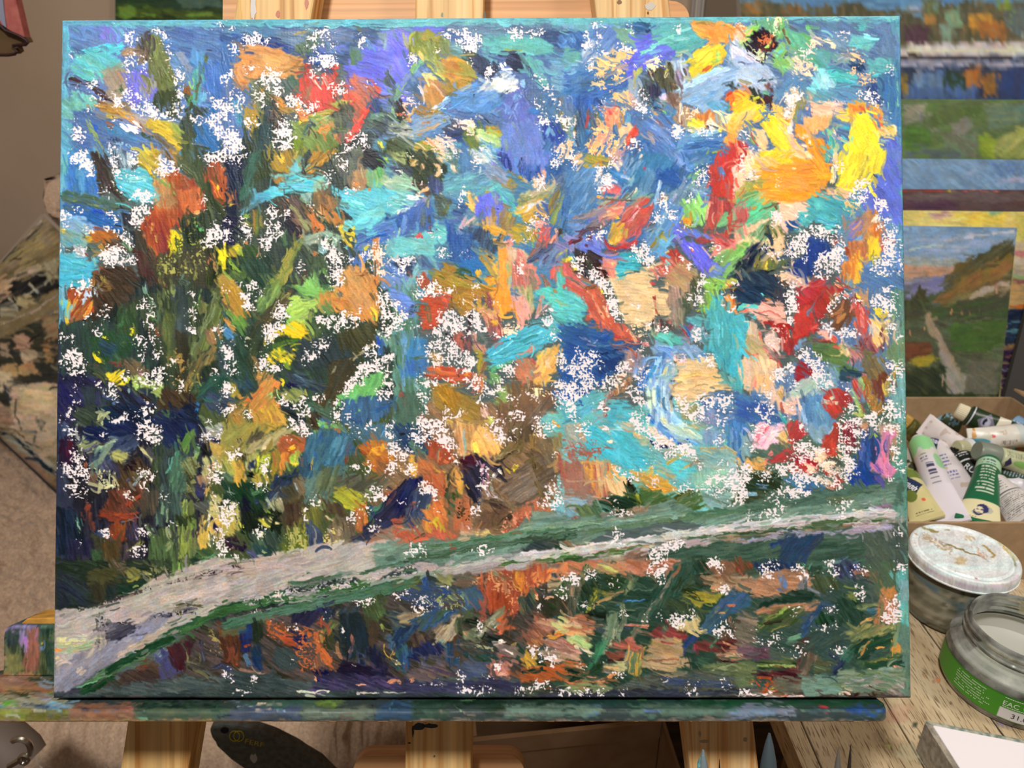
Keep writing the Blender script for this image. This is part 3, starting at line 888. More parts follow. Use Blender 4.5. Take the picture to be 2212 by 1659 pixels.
s bee 9dd 8 104,70 110,84
s 8dd 7cc 8 88,84 100,92
s 5bb 6cc 5 124,72 144,80
s 5ac 6bd 5 120,86 150,86
p 6ab 58a 30 76,88 120,92 150,90 150,104 84,104
p 7cc 6bb 5 140,26 166,26 168,36 160,42 140,42 134,38
s 9ee 8dd 7 152,26 160,28
s 5bb 4aa 2.5 138,36 168,34
s 6bb 5aa 9 142,18 158,16
p 79a 68a 30 110,24 134,28 138,44 110,44
p 68a 57a 80 168,16 192,12 192,50 172,50
p 247 147 60 136,58 150,60 154,68 144,68
p 6bb 5aa 20 154,52 186,52 190,62 180,72 160,72
s 7dd 5bb 3 160,76 184,70
p 248 359 60 154,86 168,84 172,100 178,110 172,114 158,96
p 48a 36a 88 168,80 196,56 199,130 192,140 180,116
s 6ab 7b9 3 193,80 194,110
p 58b 69b 20 116,90 146,92 140,104 118,104
p fc8 fdb 60 60,90 72,90 78,96 76,104 66,120 62,116 56,104 58,98
p fdc fee 70 60,104 68,108 66,130 70,150 80,166 66,166 60,140 56,120
p ba9 5aa 60 80,94 94,94 92,104 84,110
p a93 689 80 72,104 82,100 82,116 78,126 72,136 66,126 66,114
s 68c 59c 9 80,116 76,130
s a83 b93 4 74,108 68,122
p eb9 fca 10 88,104 110,102 130,106 130,114 110,122 92,124 84,116
p fba fc9 5 90,114 110,120 100,130
s 67b 68c 3 88,108 89,122
p fb7 fa6 88 84,124 96,120 110,122 120,116 112,132 102,140 92,146 80,142 80,130
p f92 fa3 60 70,138 84,134 94,146 104,148 108,160 106,166 84,166 78,150 70,144
p fdb fca 60 76,142 90,142 88,150 80,150
s fdb fca 4 86,150 88,158
p fb9 fca 60 62,142 70,146 80,160 82,166 68,166
p fc6 ea4 60 38,114 50,106 58,116 60,130 64,146 66,166 48,166 40,146 34,130
p fd4 fe3 150 0,106 20,104 34,108 38,120 30,128 10,128 0,124
p fd3 ed4 50 28,120 46,118 54,130 62,150 64,166 50,166 40,150
p fb5 fc7 130 0,118 20,116 24,126 0,140
p e73 fa4 40 0,90 14,86 20,98 14,106 0,108
p fd3 fa4 150 0,100 14,98 24,106 8,116 0,116
p 79a 568 40 10,130 18,128 22,136 14,138
p 68a 89b 60 4,136 16,138 24,146 14,150 0,148
p 57a 8a5 50 16,146 26,142 26,152 20,158
p d33 e54 80 0,152 12,150 16,160 14,166 0,166
p fc8 fca 60 22,140 36,138 38,160 26,166 24,150
k 68a 5 30,112 40,110 48,120 40,128 30,126
p e92 d83 40 56,122 66,124 64,132 58,130
p ed3 ec4 20 118,124 126,116 136,112 138,120 134,130
p db4 e94 80 136,108 144,102 156,106 172,112 176,124 162,114 148,116 140,132 136,144 136,120
p d63 e83 40 138,110 160,106 158,116 142,118
s e84 e95 4 162,114 168,124
s e74 d55 4 170,120 178,140
p fe3 fd3 60 146,120 156,118 168,128 172,138 178,142 170,154 176,166 126,166 128,156 136,146 138,132
s fd4 ed4 6 142,126 136,150
p ec7 fda 60 172,134 186,132 194,136 192,144 180,146 172,150 168,144
s ec5 db4 5 178,132 190,138
s 4bc 3ac 5 122,132 132,134 134,140
s 6cd 3ac 6 124,146 134,152
s 4bb 5cc 8 104,136 112,146 114,160
p 9b8 7c9 60 110,136 124,132 122,140 112,144
p ab8 8b8 70 112,148 124,150 122,166 114,160
s fdb fcb 4 119,136 119,150
s 59b 6bc 5 124,150 126,162
p 56c 67d 60 178,150 194,146 198,166 176,166
p ab9 8ad 20 172,152 180,150 176,160
k fdb 7 0,14 14,14 14,24 6,36 0,22
k eeb 5 34,6 54,6 58,26 46,24 42,14
k cda 5 14,40 40,42 36,58 22,56
k d74 4 32,28 48,30 44,44 34,44
k fdb 8 92,28 104,34 98,42 94,38
k fdb 6 104,34 118,34 120,40 108,44
h 7 124,20 134,26 138,30 128,26
k fc9 6 132,42 144,46 156,54 152,64 140,54
k fc9 7 132,62 142,62 144,68 136,68
k fc9 7 146,70 156,68 164,80 152,82
k fc9 6 158,68 168,70 160,74
h 8 80,44 90,40 86,48 76,56 72,52
k fdb 8 72,52 92,56 92,64 86,78 82,74 66,72 68,64
h 8 62,96 76,90 78,98 68,106 60,102
h 8 56,114 66,110 66,124 60,126
h 8 146,98 162,92 168,98 174,112 166,110 156,104
k fcb 6 112,104 130,104 124,116 108,110
h 7 8,140 16,142 12,150 6,148
h 7 14,158 28,160 26,166 14,166
h 5 176,118 184,126
h 6 180,62 186,62 186,70 182,68
h 5 180,78 186,80
@110,325
p 59c 37b 80 10,0 60,0 54,40 60,48 10,52
p 6bb 6ac 85 9,0 22,0 18,30 14,52 9,52
p 37b 47c 85 22,14 48,20 54,34 62,46 56,54 22,52
p 59c 48b 85 30,24 40,24 40,50 32,50
p 6ab 57a 60 50,0 70,0 76,20 68,14 52,6
p 433 443 60 47,4 58,4 68,14 72,26 76,40 84,52 94,64 90,66 72,50 62,46 54,34 52,24 50,14
s 544 433 6 56,20 64,34 72,46
p 345 9ab 75 70,0 90,0 96,20 90,30 80,20
s bcc 9bc 6 94,2 96,20
s 8ab 68a 6 84,4 90,18
p 5bc 6cd 20 76,26 90,22 110,22 122,34 126,44 126,56 122,64 106,62 90,56 80,44
s 5cd 4ac 7 78,42 88,52 100,58
s 9dd 8cc 8 92,36 116,34
p a93 cb4 30 104,10 112,0 132,0 134,12 128,26 124,34 116,28 106,20
s ec4 da3 6 106,12 116,20 122,30
s c82 a62 4 122,2 128,6
p a84 974 70 130,0 154,0 158,14 150,18 140,10 
s 654 765 7 138,2 146,14 154,22
s db4 ba4 3 146,2 152,6
s 59b 6ab 5 156,0 156,8
p 564 453 75 160,0 178,0 184,20 190,36 196,60 196,76 186,76 182,50 172,36 160,30 152,22
s 675 453 8 156,18 170,30 180,50
p 342 453 85 182,40 194,40 200,70 184,74
p 27b 59c 30 184,0 202,0 194,5
p b53 a42 75 184,20 202,12 208,24 208,60 204,64 198,58 192,44 186,30
s e83 d62 5 196,38 204,62
s db3 ec3 4 200,40 201,48
p 124 235 60 208,14 221,12 221,56 212,56 208,40
s c74 d85 5 208,60 218,52
p 342 453 50 198,60 221,56 221,90 200,90
s dd3 9b3 5 214,62 218,68
p b85 c95 80 124,34 140,28 148,40 154,64 150,78 126,80 122,66
s 8a5 8b6 6 142,38 150,50 153,62
s 8a5 9a5 4 132,34 140,44
p b52 943 80 136,30 150,24 160,34 176,38 182,50 184,66 178,76 160,80 150,80 152,60 146,44
p d74 c63 85 152,50 180,44 180,70 160,78
s 853 a53 4 152,38 160,36 164,46
s e95 fc8 5 170,76 180,74
p c63 a42 80 122,70 150,70 158,78 158,90 140,98 124,98 108,94 112,80
p 933 b52 70 108,92 130,76 158,88 156,94 146,96 140,122 128,128 120,116 112,108 108,98
s c63 e95 4 112,100 114,112
s b95 d94 4 124,86 120,98
s ca5 eb4 3 128,100 126,112
s d84 c63 4 118,114 124,124
p ed2 dc2 88 142,98 158,94 158,112 160,118 154,122 140,124 140,108
k 563 5 142,104 158,104 158,122 140,122
s 365 476 9 10,54 40,56 60,60 90,70
p 576 465 15 20,50 44,50 62,56 96,66 96,74 86,80 70,74 50,66 30,62 12,62
s 786 685 3 20,60 44,62 64,70 84,78
s 58a 9bb 3 68,72 86,80
p 454 565 20 76,58 94,62 96,74 84,72
s 355 465 4 104,64 124,72
p 26a 36b 20 12,66 34,64 56,70 76,80 86,86 86,98 74,104 60,96 48,86 30,80 14,80
p 8ad 7ac 30 14,78 40,80 60,94 50,100 30,100 14,96
s 24a 25b 7 50,72 66,78
s 37b 26a 7 70,84 82,92
p 8a9 7aa 30 10,94 40,98 44,112 40,120 14,112
s aa5 cb5 5 11,96 18,98
p 59b 6a9 30 16,102 40,106 36,116 20,114
p b62 a73 30 42,98 56,92 70,96 80,100 88,110 74,118 60,114 50,110
p da2 c93 30 42,104 50,106 50,114 44,112
p d93 ca4 30 56,112 72,112 72,120 60,120
s 954 843 4 50,92 64,96
p 543 654 40 66,108 84,104 96,112 98,124 80,118 66,118
s 8a6 697 5 86,110 98,122
p 9ab bbb 60 28,116 42,116 46,124 40,132 30,126
s 954 843 5 40,122 45,126
s 354 576 4 44,116 54,120
p 5bc 4ac 10 9,120 30,124 46,134 56,124 52,146 50,160 48,166 8,166
s 6cd 3ab 8 12,130 44,140
s 3ab 5cd 6 14,152 44,148
s 6aa 7bb 5 50,126 52,140
p 963 843 60 52,140 60,136 68,140 56,150
p 432 543 30 64,140 98,136 104,150 106,166 50,166 52,152
s a85 884 5 60,150 70,160
s 963 b83 5 52,152 50,164
s 532 632 7 64,156 58,164
p 334 344 75 86,76 96,72 100,82 104,96 106,110 108,120 100,124 98,104 92,90 84,84
p 235 124 80 94,94 104,96 106,118 104,126 100,118 
p 443 543 75 100,92 108,96 116,110 124,122 130,140 128,160 116,166 108,150 102,140 100,120
p 533 543 80 100,120 116,120 124,150 116,160 104,144
p 343 453 80 158,78 184,76 196,76 192,100 186,114 172,120 160,120 158,100
p 232 343 85 164,84 184,80 184,108 166,112
s 6a5 5b6 6 176,88 182,96
p 443 553 88 130,122 160,120 190,112 196,140 196,166 130,166 122,140
s 576 355 9 150,156 168,160
k aa5 3 130,124 190,118 190,146 128,146
k 994 3 162,84 182,86 180,116 164,116
p 231 342 80 196,100 221,100 221,140 206,166 190,150
p 114 225 40 206,80 221,76 221,116 204,110
s c75 b64 3 191,124 188,140
s b85 974 3 194,124 198,146
s 341 452 8 190,140 190,164
p fe2 ed2 60 202,120 212,122 212,134 206,146 200,136
s ee2 dc2 3 214,128 221,146
s ad4 cd3 6 216,118 221,116
p 896 c93 40 200,152 216,146 221,156 221,166 202,166
s a84 753 6 130,150 138,166
s 9a4 685 3 129,146 136,160
s 8ac 7ac 2.5 111,156 116,166
h 9 24,4 44,0 46,10 50,20 52,28 44,32 40,18 28,12
h 8 68,0 76,4 80,16 86,28 90,38 84,36 76,22 72,10
h 9 94,4 104,6 102,24 98,20
h 9 136,8 142,16 154,18 150,24 138,28 130,30 128,24 132,12
h 9 180,2 194,6 204,4 212,14 218,16 212,18 200,12 192,20 184,14
h 9 58,50 68,48 72,56 66,54
h 7 74,42 82,46 86,56 80,54 76,48
h 6 82,20 94,30 104,34 88,34
h 7 98,48 120,50 124,58 116,66 104,60 96,58
h 8 110,62 118,68 112,82 106,94 100,88 96,78
h 9 104,76 113,74 110,90 104,86
h 7 66,76 78,80 80,86 70,82
h 9 14,78 22,76 14,92 12,90
h 8 28,66 34,72 32,76
h 8 40,86 48,96 46,98 40,94
h 7 64,88 72,94 70,96
h 8 76,94 88,98 96,110 100,122 92,114 80,104
h 9 60,126 72,116 82,116 90,124 100,128 98,136 80,136 64,136
h 8 30,118 42,114 40,120 30,126
h 7 12,112 20,118 14,120
h 7 38,130 44,130 38,138
h 8 22,164 48,154 46,166 22,166
h 8 186,100 196,86 204,96 212,104 204,110 190,116 184,108
h 8 210,88 218,90 214,96
h 6 180,52 184,60 182,70
h 7 190,64 196,70 192,72
h 7 206,74 210,80 204,86
@480,325
p 344 454 80 0,0 221,0 221,166 0,166
p 124 235 80 5,14 30,0 38,20 26,40 20,70 10,90 4,60
p 465 354 100 34,0 54,0 46,20 38,46 26,64 20,56 26,24
s 476 365 10 42,2 36,24 30,46 22,64
p 342 453 70 50,0 64,0 62,28 40,40 36,50 44,20
p b52 c63 85 0,16 4,20 5,50 2,66 0,66
p c63 d84 60 8,50 14,50 16,60 6,66
s dd4 8a3 5 8,66 14,64
p a83 b92 60 62,0 86,0 84,20 80,28 60,24
s ec4 da3 6 66,4 76,14
s 653 443 4 56,26 80,30
p 783 a93 80 86,0 102,0 96,10 86,14
s b94 aa5 3 90,0 86,12
p 6bb 7bc 80 88,12 96,4 98,12 96,28 86,30 80,22
s 933 a43 4 91,19 95,14
s 233 344 3 105,0 98,28
p a72 c93 125 108,0 138,0 130,12 116,22 102,32 97,30 100,20
p d93 ea3 130 132,0 139,0 128,10 118,20 120,10
s ca4 a83 4 126,6 110,18 98,30
p 543 653 20 86,28 96,30 110,28 120,20 126,22 120,32 100,34 86,32
p 8bb 6ba 20 56,28 76,30 84,18 88,30 76,36 62,34
p c83 b73 30 60,34 72,34 76,38 62,40
p 6cd 4bc 8 40,58 50,50 60,42 76,38 84,32 100,35 110,33 118,30 126,32 128,42 120,50 110,52 104,52 92,52 76,52 60,58 48,62 
s 8dd 6cc 4 84,38 106,36
s 7cd 5bd 5 56,48 76,43 100,42
p 59b 48a 10 34,60 48,52 56,56 44,64 36,68 26,74
s 58a 6ab 5 22,76 36,66 50,60
p 8ba 8a8 140 110,38 120,34 126,40 124,46 114,54 108,50
p 9bb 8ba 60 94,50 106,52 106,64 98,64
p a84 754 80 108,52 126,50 134,56 140,64 136,72 130,80 124,84 112,76 108,64
s c84 964 5 124,54 130,64 124,72
s 742 b73 3 118,64 122,68 126,74
p d73 e84 60 98,66 108,68 116,84 124,92 126,94 118,100 108,98 104,92 102,80
s d95 ec9 5 114,74 124,84
p c84 b73 60 120,74 134,72 142,80 136,88 124,86
s 453 342 5 116,80 128,92
s 443 564 6 110,96 116,92
p 443 655 50 54,62 76,58 92,54 100,68 104,92 106,100 92,98 84,92 76,80 60,70
p 865 775 60 80,62 88,70 104,94 106,100 98,98 84,80
s 9a6 886 3 82,66 104,96
s 8a8 574 3 94,56 104,66
p 223 334 50 74,72 82,74 92,92 96,104 84,104 72,92
s c96 b74 3 77,58 81,66
p 344 354 60 66,94 90,104 84,118 76,122 68,108
s 575 464 6 72,96 76,116
s b95 c85 7 98,100 94,106
p 893 784 125 92,104 98,106 94,118 86,136 76,158 70,166 56,166 60,156 72,136 84,114
s aa4 884 7 90,108 80,128 66,158
s ba4 994 4 84,140 74,160
p b83 a73 85 36,76 42,70 44,84 40,100 36,96
p 564 783 85 44,70 50,70 48,90 42,104 38,100
s 9b5 693 5 24,78 34,80
s aa4 683 5 26,86 34,90
s 123 124 9 14,92 26,104
p ca3 8a3 60 9,116 24,112 24,124 10,128
s dd3 ba3 6 12,118 22,116
p 352 463 60 26,112 42,112 40,130 26,130
s d84 b73 4 24,110 32,112
s d83 d95 4 42,130 46,122
p fe2 ec2 80 0,120 6,122 7,132 2,146 0,146
p 243 354 60 8,130 30,130 56,124 64,144 56,166 24,156 14,140
s 9b4 7a3 3 8,132 16,142 28,152
p 574 463 50 8,140 26,152 20,158 10,152
p b93 a84 60 0,148 10,154 18,166 0,166
p 343 454 60 94,112 108,112 112,124 100,130 94,124
p 8a9 aa8 160 100,102 122,98 116,110 100,114
p 9b9 7aa 20 118,98 134,94 140,104 140,118 124,112
s 79a 8bb 9 114,116 126,124
s 68c 56b 4 105,124 108,126
s c84 a74 5 108,122 114,126
p 575 453 70 104,130 124,126 126,140 106,150
p 8c6 ae7 60 102,152 112,148 116,160 126,166 96,166
s 7c6 8c7 9 120,164 134,166
s 9d6 6a4 7 118,142 124,146
p 543 443 60 88,148 104,142 98,160 84,166 
p 6cd 5bc 20 128,42 140,46 156,46 170,44 190,46 221,50 221,66 200,76 196,84 190,88 178,96 168,100 160,104 158,92 156,84 146,76 138,70 140,58
s 7dd 5bb 3 146,60 156,66 172,70
s 9ee 7dd 2.5 154,60 170,66
p 7cc 6cd 160 164,76 188,62 198,72 194,80 176,94 162,100 158,90
s 9cc 7bb 8 206,48 221,56
s 8bc 9cb 10 200,58 221,66
s 346 57a 3 214,52 221,52
p 58b 46b 160 158,102 176,96 190,84 204,80 214,76 221,78 221,100 206,106 190,114 178,118 160,120
s 35a 26b 6 170,108 196,98
s 68c 7ad 5 158,116 176,112
s 9ab bcb 4 204,100 214,92 
s 25a 248 4 196,84 200,80
s fee ffe 5 216,76 221,73
p 8dd 6bb 30 142,82 156,84 158,96 152,104 144,100
p fd3 ec4 60 139,88 146,86 143,94 148,106 156,112 158,118 150,112 142,104
s ed3 dc3 5 158,90 155,104
s fe4 ec3 5 152,104 156,110
s 343 342 4 150,100 156,94
s 444 345 4 142,72 150,78 156,84
s 8bb 6aa 5 146,114 154,118
p 6bb 8cc 70 156,80 158,88 160,88
p 556 675 80 136,10 152,0 168,0 168,20 160,40 146,44 140,30 
p 223 333 40 168,0 186,0 196,12 194,22 180,24 170,16
s 986 654 4 166,6 160,30
s a85 985 6 162,24 160,44
p b96 a75 80 156,24 170,20 176,34 170,48 156,48
s c96 d84 3 158,42 158,54
p 8a8 7b6 85 170,26 184,24 200,32 196,44 176,44
s 6b7 594 8 188,18 190,34
p bd4 9b4 50 190,0 200,10 200,16 196,12
p 896 664 40 196,0 221,0 221,18 204,14
p 457 346 20 200,20 221,22 221,38 206,36
p 9ba bca 20 190,36 221,38 221,50 196,48
s d84 c83 5 158,38 166,42
s d83 c93 3 176,44 178,50
p 7bb 6ab 80 194,108 221,104 221,128 200,130
s 9cc 6aa 3 200,118 221,114
p 57b 36a 85 156,128 172,120 180,112 178,126 168,140 156,136
p 36a 68c 40 192,134 221,126 221,148 198,150
p 79c 68b 40 190,148 221,146 221,166 190,166
p c95 d95 60 142,146 160,136 180,148 184,166 140,166
s 743 a73 7 162,148 174,146
s 344 574 9 172,138 180,130
s c85 974 4 180,108 186,110
p d84 c73 85 180,108 186,106 188,130 186,166 180,166
s dc4 bb3 5 166,120 176,116
s 453 897 4 120,112 134,104
k cdc 4 124,96 142,104 140,124 118,112
h 8 0,10 26,2 31,8 24,16 12,16 0,18
h 7 138,2 146,4 150,20 154,26 146,24 140,14
h 7 122,26 134,22 132,34 124,38
h 6 156,40 164,44 156,56 150,52
h 8 54,68 60,64 62,80 72,92 70,96 62,88 56,84 52,76
h 8 70,74 78,70 76,82 70,80
h 8 52,82 64,84 70,98 62,106 56,90
h 9 62,92 70,94 66,102
h 8 48,106 60,94 60,108 54,118 48,120 44,112
h 8 20,82 28,86 36,98 36,110 28,98
h 8 0,90 6,94 8,104 2,108 0,108
h 6 0,84 14,86 12,92
h 6 8,106 24,104 22,112
h 7 20,158 38,156 40,166 22,166
h 7 94,130 100,138 98,146 90,140
h 7 116,106 128,112 142,124 158,126 162,132 144,136 140,142 134,140 126,126
h 8 128,136 144,138 140,166 130,166
h 8 188,112 198,114 196,126 190,140 188,158 182,140 184,124
h 6 164,124 178,120 168,134
h 7 198,132 214,132 208,144
h 8 208,146 218,144 214,156 208,152
h 7 206,20 214,30 208,36
h 9 102,66 106,68 104,72
h 8 134,86 138,84 136,92
h 6 46,126 52,124 48,130
h 7 200,66 216,62 214,70
k fdc 7 180,112 198,112 196,150 184,160
@850,325
p 59a 47a 20 0,0 221,0 221,166 0,166
p 453 232 60 0,0 30,0 54,6 66,20 60,40 44,40 40,50 20,40 0,18
p 785 ab7 30 0,2 16,4 16,16 0,16
s a84 674 6 18,12 28,14
p fc8 db7 150 20,18 26,10 32,14 26,20
p fc9 eb8 85 34,12 38,14 36,24 30,30 31,20
p 345 456 40 4,20 22,22 24,36 12,32
p aba 8b9 20 0,30 24,34 24,50 0,50
p 6bb 8cc 15 0,46 24,52 30,56 24,66 14,74 0,80
s dee cee 5 14,56 34,56
s eed ced 5 4,76 22,70
s 9cc adc 6 0,62 14,64
p 443 643 60 22,36 40,40 44,52 28,52 24,46
s fc9 da7 3 28,54 44,44
p fc9 eb8 20 54,6 60,0 64,6 60,14 56,12
p fc9 eb8 20 52,18 58,18 56,30 48,28
p fc8 eb7 20 50,40 56,38 56,46 48,44
s fc9 db8 3 56,48 60,62
p fc9 fdb 60 68,22 74,18 76,26 70,28
p 575 68a 85 64,0 76,0 76,20 66,18
p 9b9 abb 30 58,4 72,4 70,14 64,14
p 47a 58b 85 76,0 90,0 98,14 110,20 110,30 80,30
p abb cdd 40 88,0 118,0 122,8 110,18 104,16 96,10
s dee fff 4 110,2 118,9
p 6ab 58a 155 60,34 80,28 112,22 118,40 120,60 100,54 80,60 62,50
s 8cc 5ab 3 72,36 100,30
s 6bb 59a 4 64,46 110,44
p 346 56a 80 42,30 56,32 60,50 50,56 42,44
p 67d 58c 85 124,0 190,0 186,16 184,26 170,30 150,30 130,22
p 78d 68c 85 140,2 180,4 184,18 160,16
p 35a 238 85 126,4 138,6 140,24 128,18
s 236 46b 5 154,8 150,24
p 249 36b 85 150,22 184,24 176,36 160,36
s 248 37a 3 164,24 162,34
p 79b 99b 40 104,16 120,14 128,24 138,32 140,40 124,36 110,30
s 77e 67d 5 116,12 126,16
p a83 984 60 134,38 140,30 148,40 148,46 140,46
p 789 a99 35 116,28 134,36 140,46 124,40 114,34
s 8a8 665 3 136,24 160,38
s a84 b93 5 150,32 158,38
p eb9 d98 80 172,30 178,20 183,28 180,36 174,40
p fc9 ca9 60 166,44 170,32 182,40 176,44
p 36a 259 80 180,22 200,20 204,34 190,36
p bb8 da8 150 166,46 180,42 196,34 192,48 184,54 166,58 150,60 152,50
p 996 785 160 148,56 186,50 190,56 150,66
p 58b 47a 110 200,28 221,22 221,100 196,96 188,80 196,60
p 468 569 120 198,28 208,36 196,60 190,50
s 8a6 994 4 214,36 200,60 190,90
p 874 983 110 188,58 200,46 196,70 186,80
s 36a 25a 8 210,44 204,80
s 7ac 69b 3 214,70 206,90
p 67a 79c 40 206,26 221,18 221,36 212,32
p 6bb 5aa 40 112,36 128,42 144,52 144,62 132,56 120,46
s 5bc 6cc 5 120,46 140,66 148,80
s 4ab 5bb 3 118,42 144,66 152,82
s a94 ba6 5 108,50 120,48
p 66e 67d 88 102,56 116,52 132,64 132,80 126,86 118,82 104,84 98,74 94,68
p 88b 99a 88 118,54 126,54 128,60 122,66
s 224 446 2 124,69 126,70
p fc7 eb6 60 86,50 100,54 100,66 98,72 90,64
s fc6 eb5 4 86,64 98,72
p 36a 347 20 72,72 90,66 92,72 80,78 70,76
p 566 453 60 50,52 62,56 70,64 60,80 52,80 46,66
s 674 883 6 66,64 60,76
p 88c 99c 100 24,60 44,54 40,64 34,74 26,66
s aa7 887 4 42,56 36,72
p 46a 36b 100 10,78 26,66 44,58 48,80 46,92 30,94 12,100 4,106
s 69c 57b 7 16,78 10,100
s 455 566 7 36,76 36,92
s bcb ddc 5 6,92 4,104
p 36a 25a 80 0,80 12,80 8,94 0,100
p 7cc 6bb 10 0,106 20,100 46,96 50,84 64,94 65,106 60,112 50,112 50,126 30,130 0,130
s 5bb 8dc 3 50,90 63,100
s 8cc 6bb 6 10,112 48,118
p 569 46a 30 64,82 84,80 84,84 70,88
p 25a 36a 85 63,84 74,88 80,100 92,94 96,104 92,112 100,124 108,140 98,142 82,138 70,130 68,118 64,108
s 79c 68b 6 84,84 78,104
s 9ab b9a 5 88,76 80,96
p cb8 aa8 130 88,84 96,76 104,84 92,92 86,88
p c96 b85 85 106,84 112,78 126,86 126,94 108,90
p ec8 fda 10 100,88 108,86 108,90 102,91
p fb4 da3 20 104,92 120,88 130,96 124,102 108,98
s ea3 c93 6 110,94 128,98
p 875 a85 110 126,76 134,68 146,80 144,94 130,96
s ca4 994 4 140,72 136,92
s b94 864 3 132,76 130,96
p ba9 88b 80 116,76 124,80 122,90 112,88
p 346 468 100 90,92 104,94 118,98 120,108 122,124 110,120 98,110 92,106
s 57a 355 6 114,98 118,116
s ea4 d93 8 122,102 124,96
s fa3 ea4 5 121,104 123,110
s 346 455 5 132,98 124,112 118,124
p ca3 b92 20 130,98 146,90 160,82 168,78 160,100 156,108 150,112 140,104
p da4 ca5 150 150,64 184,54 182,62 170,74 152,78 146,72
p ddd cde 160 150,68 158,64 182,58 183,62 170,66 158,74 150,76
p fb7 ea6 40 170,72 176,66 182,72 176,78
p da3 c93 30 152,76 170,76 184,76 184,84 164,84 152,84
s 459 57a 6 184,62 186,72
p a93 ca4 60 156,98 172,94 172,106 160,112 154,108
p e64 d55 115 176,96 184,88 188,94 186,106 174,112 168,116
s e53 e76 5 186,90 182,104
p e87 d77 85 130,112 142,106 146,126 134,128
s fba eb9 5 136,108 134,114
s eb8 8a7 4 140,112 142,130
p fa4 f93 88 124,118 136,120 138,140 134,166 124,166 126,140
p c94 a84 60 104,118 112,118 122,130 120,140 108,128
s db5 985 3 106,118 120,132
s b94 874 6 104,126 116,142
p 884 785 70 110,138 122,140 120,150 112,146
p ea4 fb4 70 112,142 124,134 126,150 116,146
p 27b 36a 40 76,128 104,130 110,142 100,148 84,142 74,134
s 58c 36a 5 100,154 92,158
s ea3 fb4 5 101,142 104,152
p ea3 fb4 150 108,150 120,148 126,152 124,160 112,162
s c73 444 2 110,150 124,150
p 883 783 20 44,144 58,136 72,138 74,148 60,154 48,150
p b83 a92 20 58,134 72,134 80,146 92,154 108,160 130,166 50,166 48,154
s 574 463 8 72,146 90,152
s 475 354 8 76,142 96,148
p 458 69b 60 20,126 50,128 62,140 54,146 40,140 20,140
p 9ab 5aa 60 24,144 44,144 30,166 10,166
s 7bb 8bc 5 30,136 18,162
p 68c 79c 60 0,150 20,150 14,166 0,166
s d63 b64 4 24,130 34,128
p c53 a42 80 34,146 46,150 48,160 36,166 32,156
p db9 da8 85 134,120 148,116 160,118 164,128 156,140 150,132 140,134
s d77 e98 8 150,120 158,128
s 9b6 8b5 3 164,112 168,118
p a65 865 125 172,112 190,106 200,106 190,118 170,132 158,138
s 457 568 7 192,110 170,128 156,138
p c76 d87 80 136,136 150,130 170,140 176,166 136,166
s bb7 9a7 5 138,130 138,166
s 8a6 774 3 152,150 154,166
s b66 d76 5 148,142 156,166
p 987 765 80 158,140 170,148 172,166 162,166
p d66 e54 110 184,140 200,130 210,140 221,160 221,166 200,166 190,150
s e76 c44 6 176,146 188,166
s 865 976 7 178,148 186,166
p 5bb 6cb 80 199,140 204,146 206,160 202,166 196,166 196,150
p 79b 569 130 176,124 196,116 206,120 196,136 184,142 172,136
s 335 77a 4 186,124 178,136
s 346 457 3 200,134 182,142
p 332 543 80 196,90 206,94 206,104 198,104
s b97 d98 4 195,92 196,112
s 8a7 564 4 200,104 208,98
p 69c 57b 20 208,80 221,76 221,100 210,96
p 77a 99c 30 190,112 221,100 221,120 200,122
s 713 945 4 208,112 221,104
s e87 fa8 4 186,112 196,100
p fd3 db6 40 204,126 212,130 221,140 221,148 212,140
s 445 5ab 4 212,136 216,134
p 346 246 80 0,132 22,134 24,152 14,140 0,140
h 7 16,0 22,2 21,10
h 7 34,34 40,36 38,42
h 8 24,38 30,42 28,48
h 7 4,18 8,36 0,32
h 7 50,20 56,24 50,30
h 7 76,48 80,46 82,66 78,66
h 7 84,46 90,46 86,60 80,58
h 6 68,56 72,58 70,62
h 7 90,2 100,8 106,18 98,16
h 7 192,2 204,0 200,14 194,22 190,14
h 8 168,36 182,34 178,42 168,44
h 7 60,2 78,0 76,8
h 8 148,82 160,84 150,88
h 7 162,82 184,78 176,92 164,98 162,110 156,104
k fa9 6 164,86 182,84 176,94 166,96
h 7 54,114 66,118 70,130 62,128 54,122
h 8 14,126 24,130 22,134 0,136
h 8 2,146 14,136 14,150 4,156
h 7 28,158 36,152 36,166 26,166
h 8 44,156 58,162 56,166 44,166
h 8 146,132 152,136 158,148 150,142
h 7 142,106 148,112 146,118
h 6 84,120 92,124 90,130 86,132
k fcb 7 84,122 93,126 90,131
h 7 92,160 104,162 108,166 94,166
h 6 26,100 36,100 34,108
k d55 6 26,98 36,100 34,112
k d55 6 40,92 52,90 50,98 42,98
h 6 40,100 54,100 50,106
h 8 214,124 221,128 221,150 214,140
h 8 74,154 80,158 78,162
h 7 160,46 164,52
k fc9 6 194,2 221,6 214,16
@1220,325
p 47a 36a 120 0,0 160,0 180,0 160,60 100,100 0,110
p 58b 47a 120 0,20 40,24 40,70 20,76 0,70
p 69c 58b 130 6,30 20,24 38,22 36,34 20,40 10,36
s 47a 36a 8 4,40 2,80
s 9bc 58b 3 32,56 24,72
s 8ac 58b 3 28,50 20,70
p 9a4 b93 20 20,10 26,4 54,6 54,16 40,20 30,22 22,18
s c83 ba4 5 30,18 48,16
s e85 d75 3 36,2 40,4
p fc9 eb7 60 12,8 22,2 22,12 16,16
p c9a b88 60 50,0 72,0 70,10 64,20 56,14
p fdd eca 60 56,12 70,12 66,24 58,20
p 48b 37a 125 70,14 90,2 124,0 130,20 104,24 94,40 84,40 70,34
s 89b 79a 5 82,8 72,26
s 69c 58b 6 92,6 76,32
s dcb bba 3 92,4 88,14
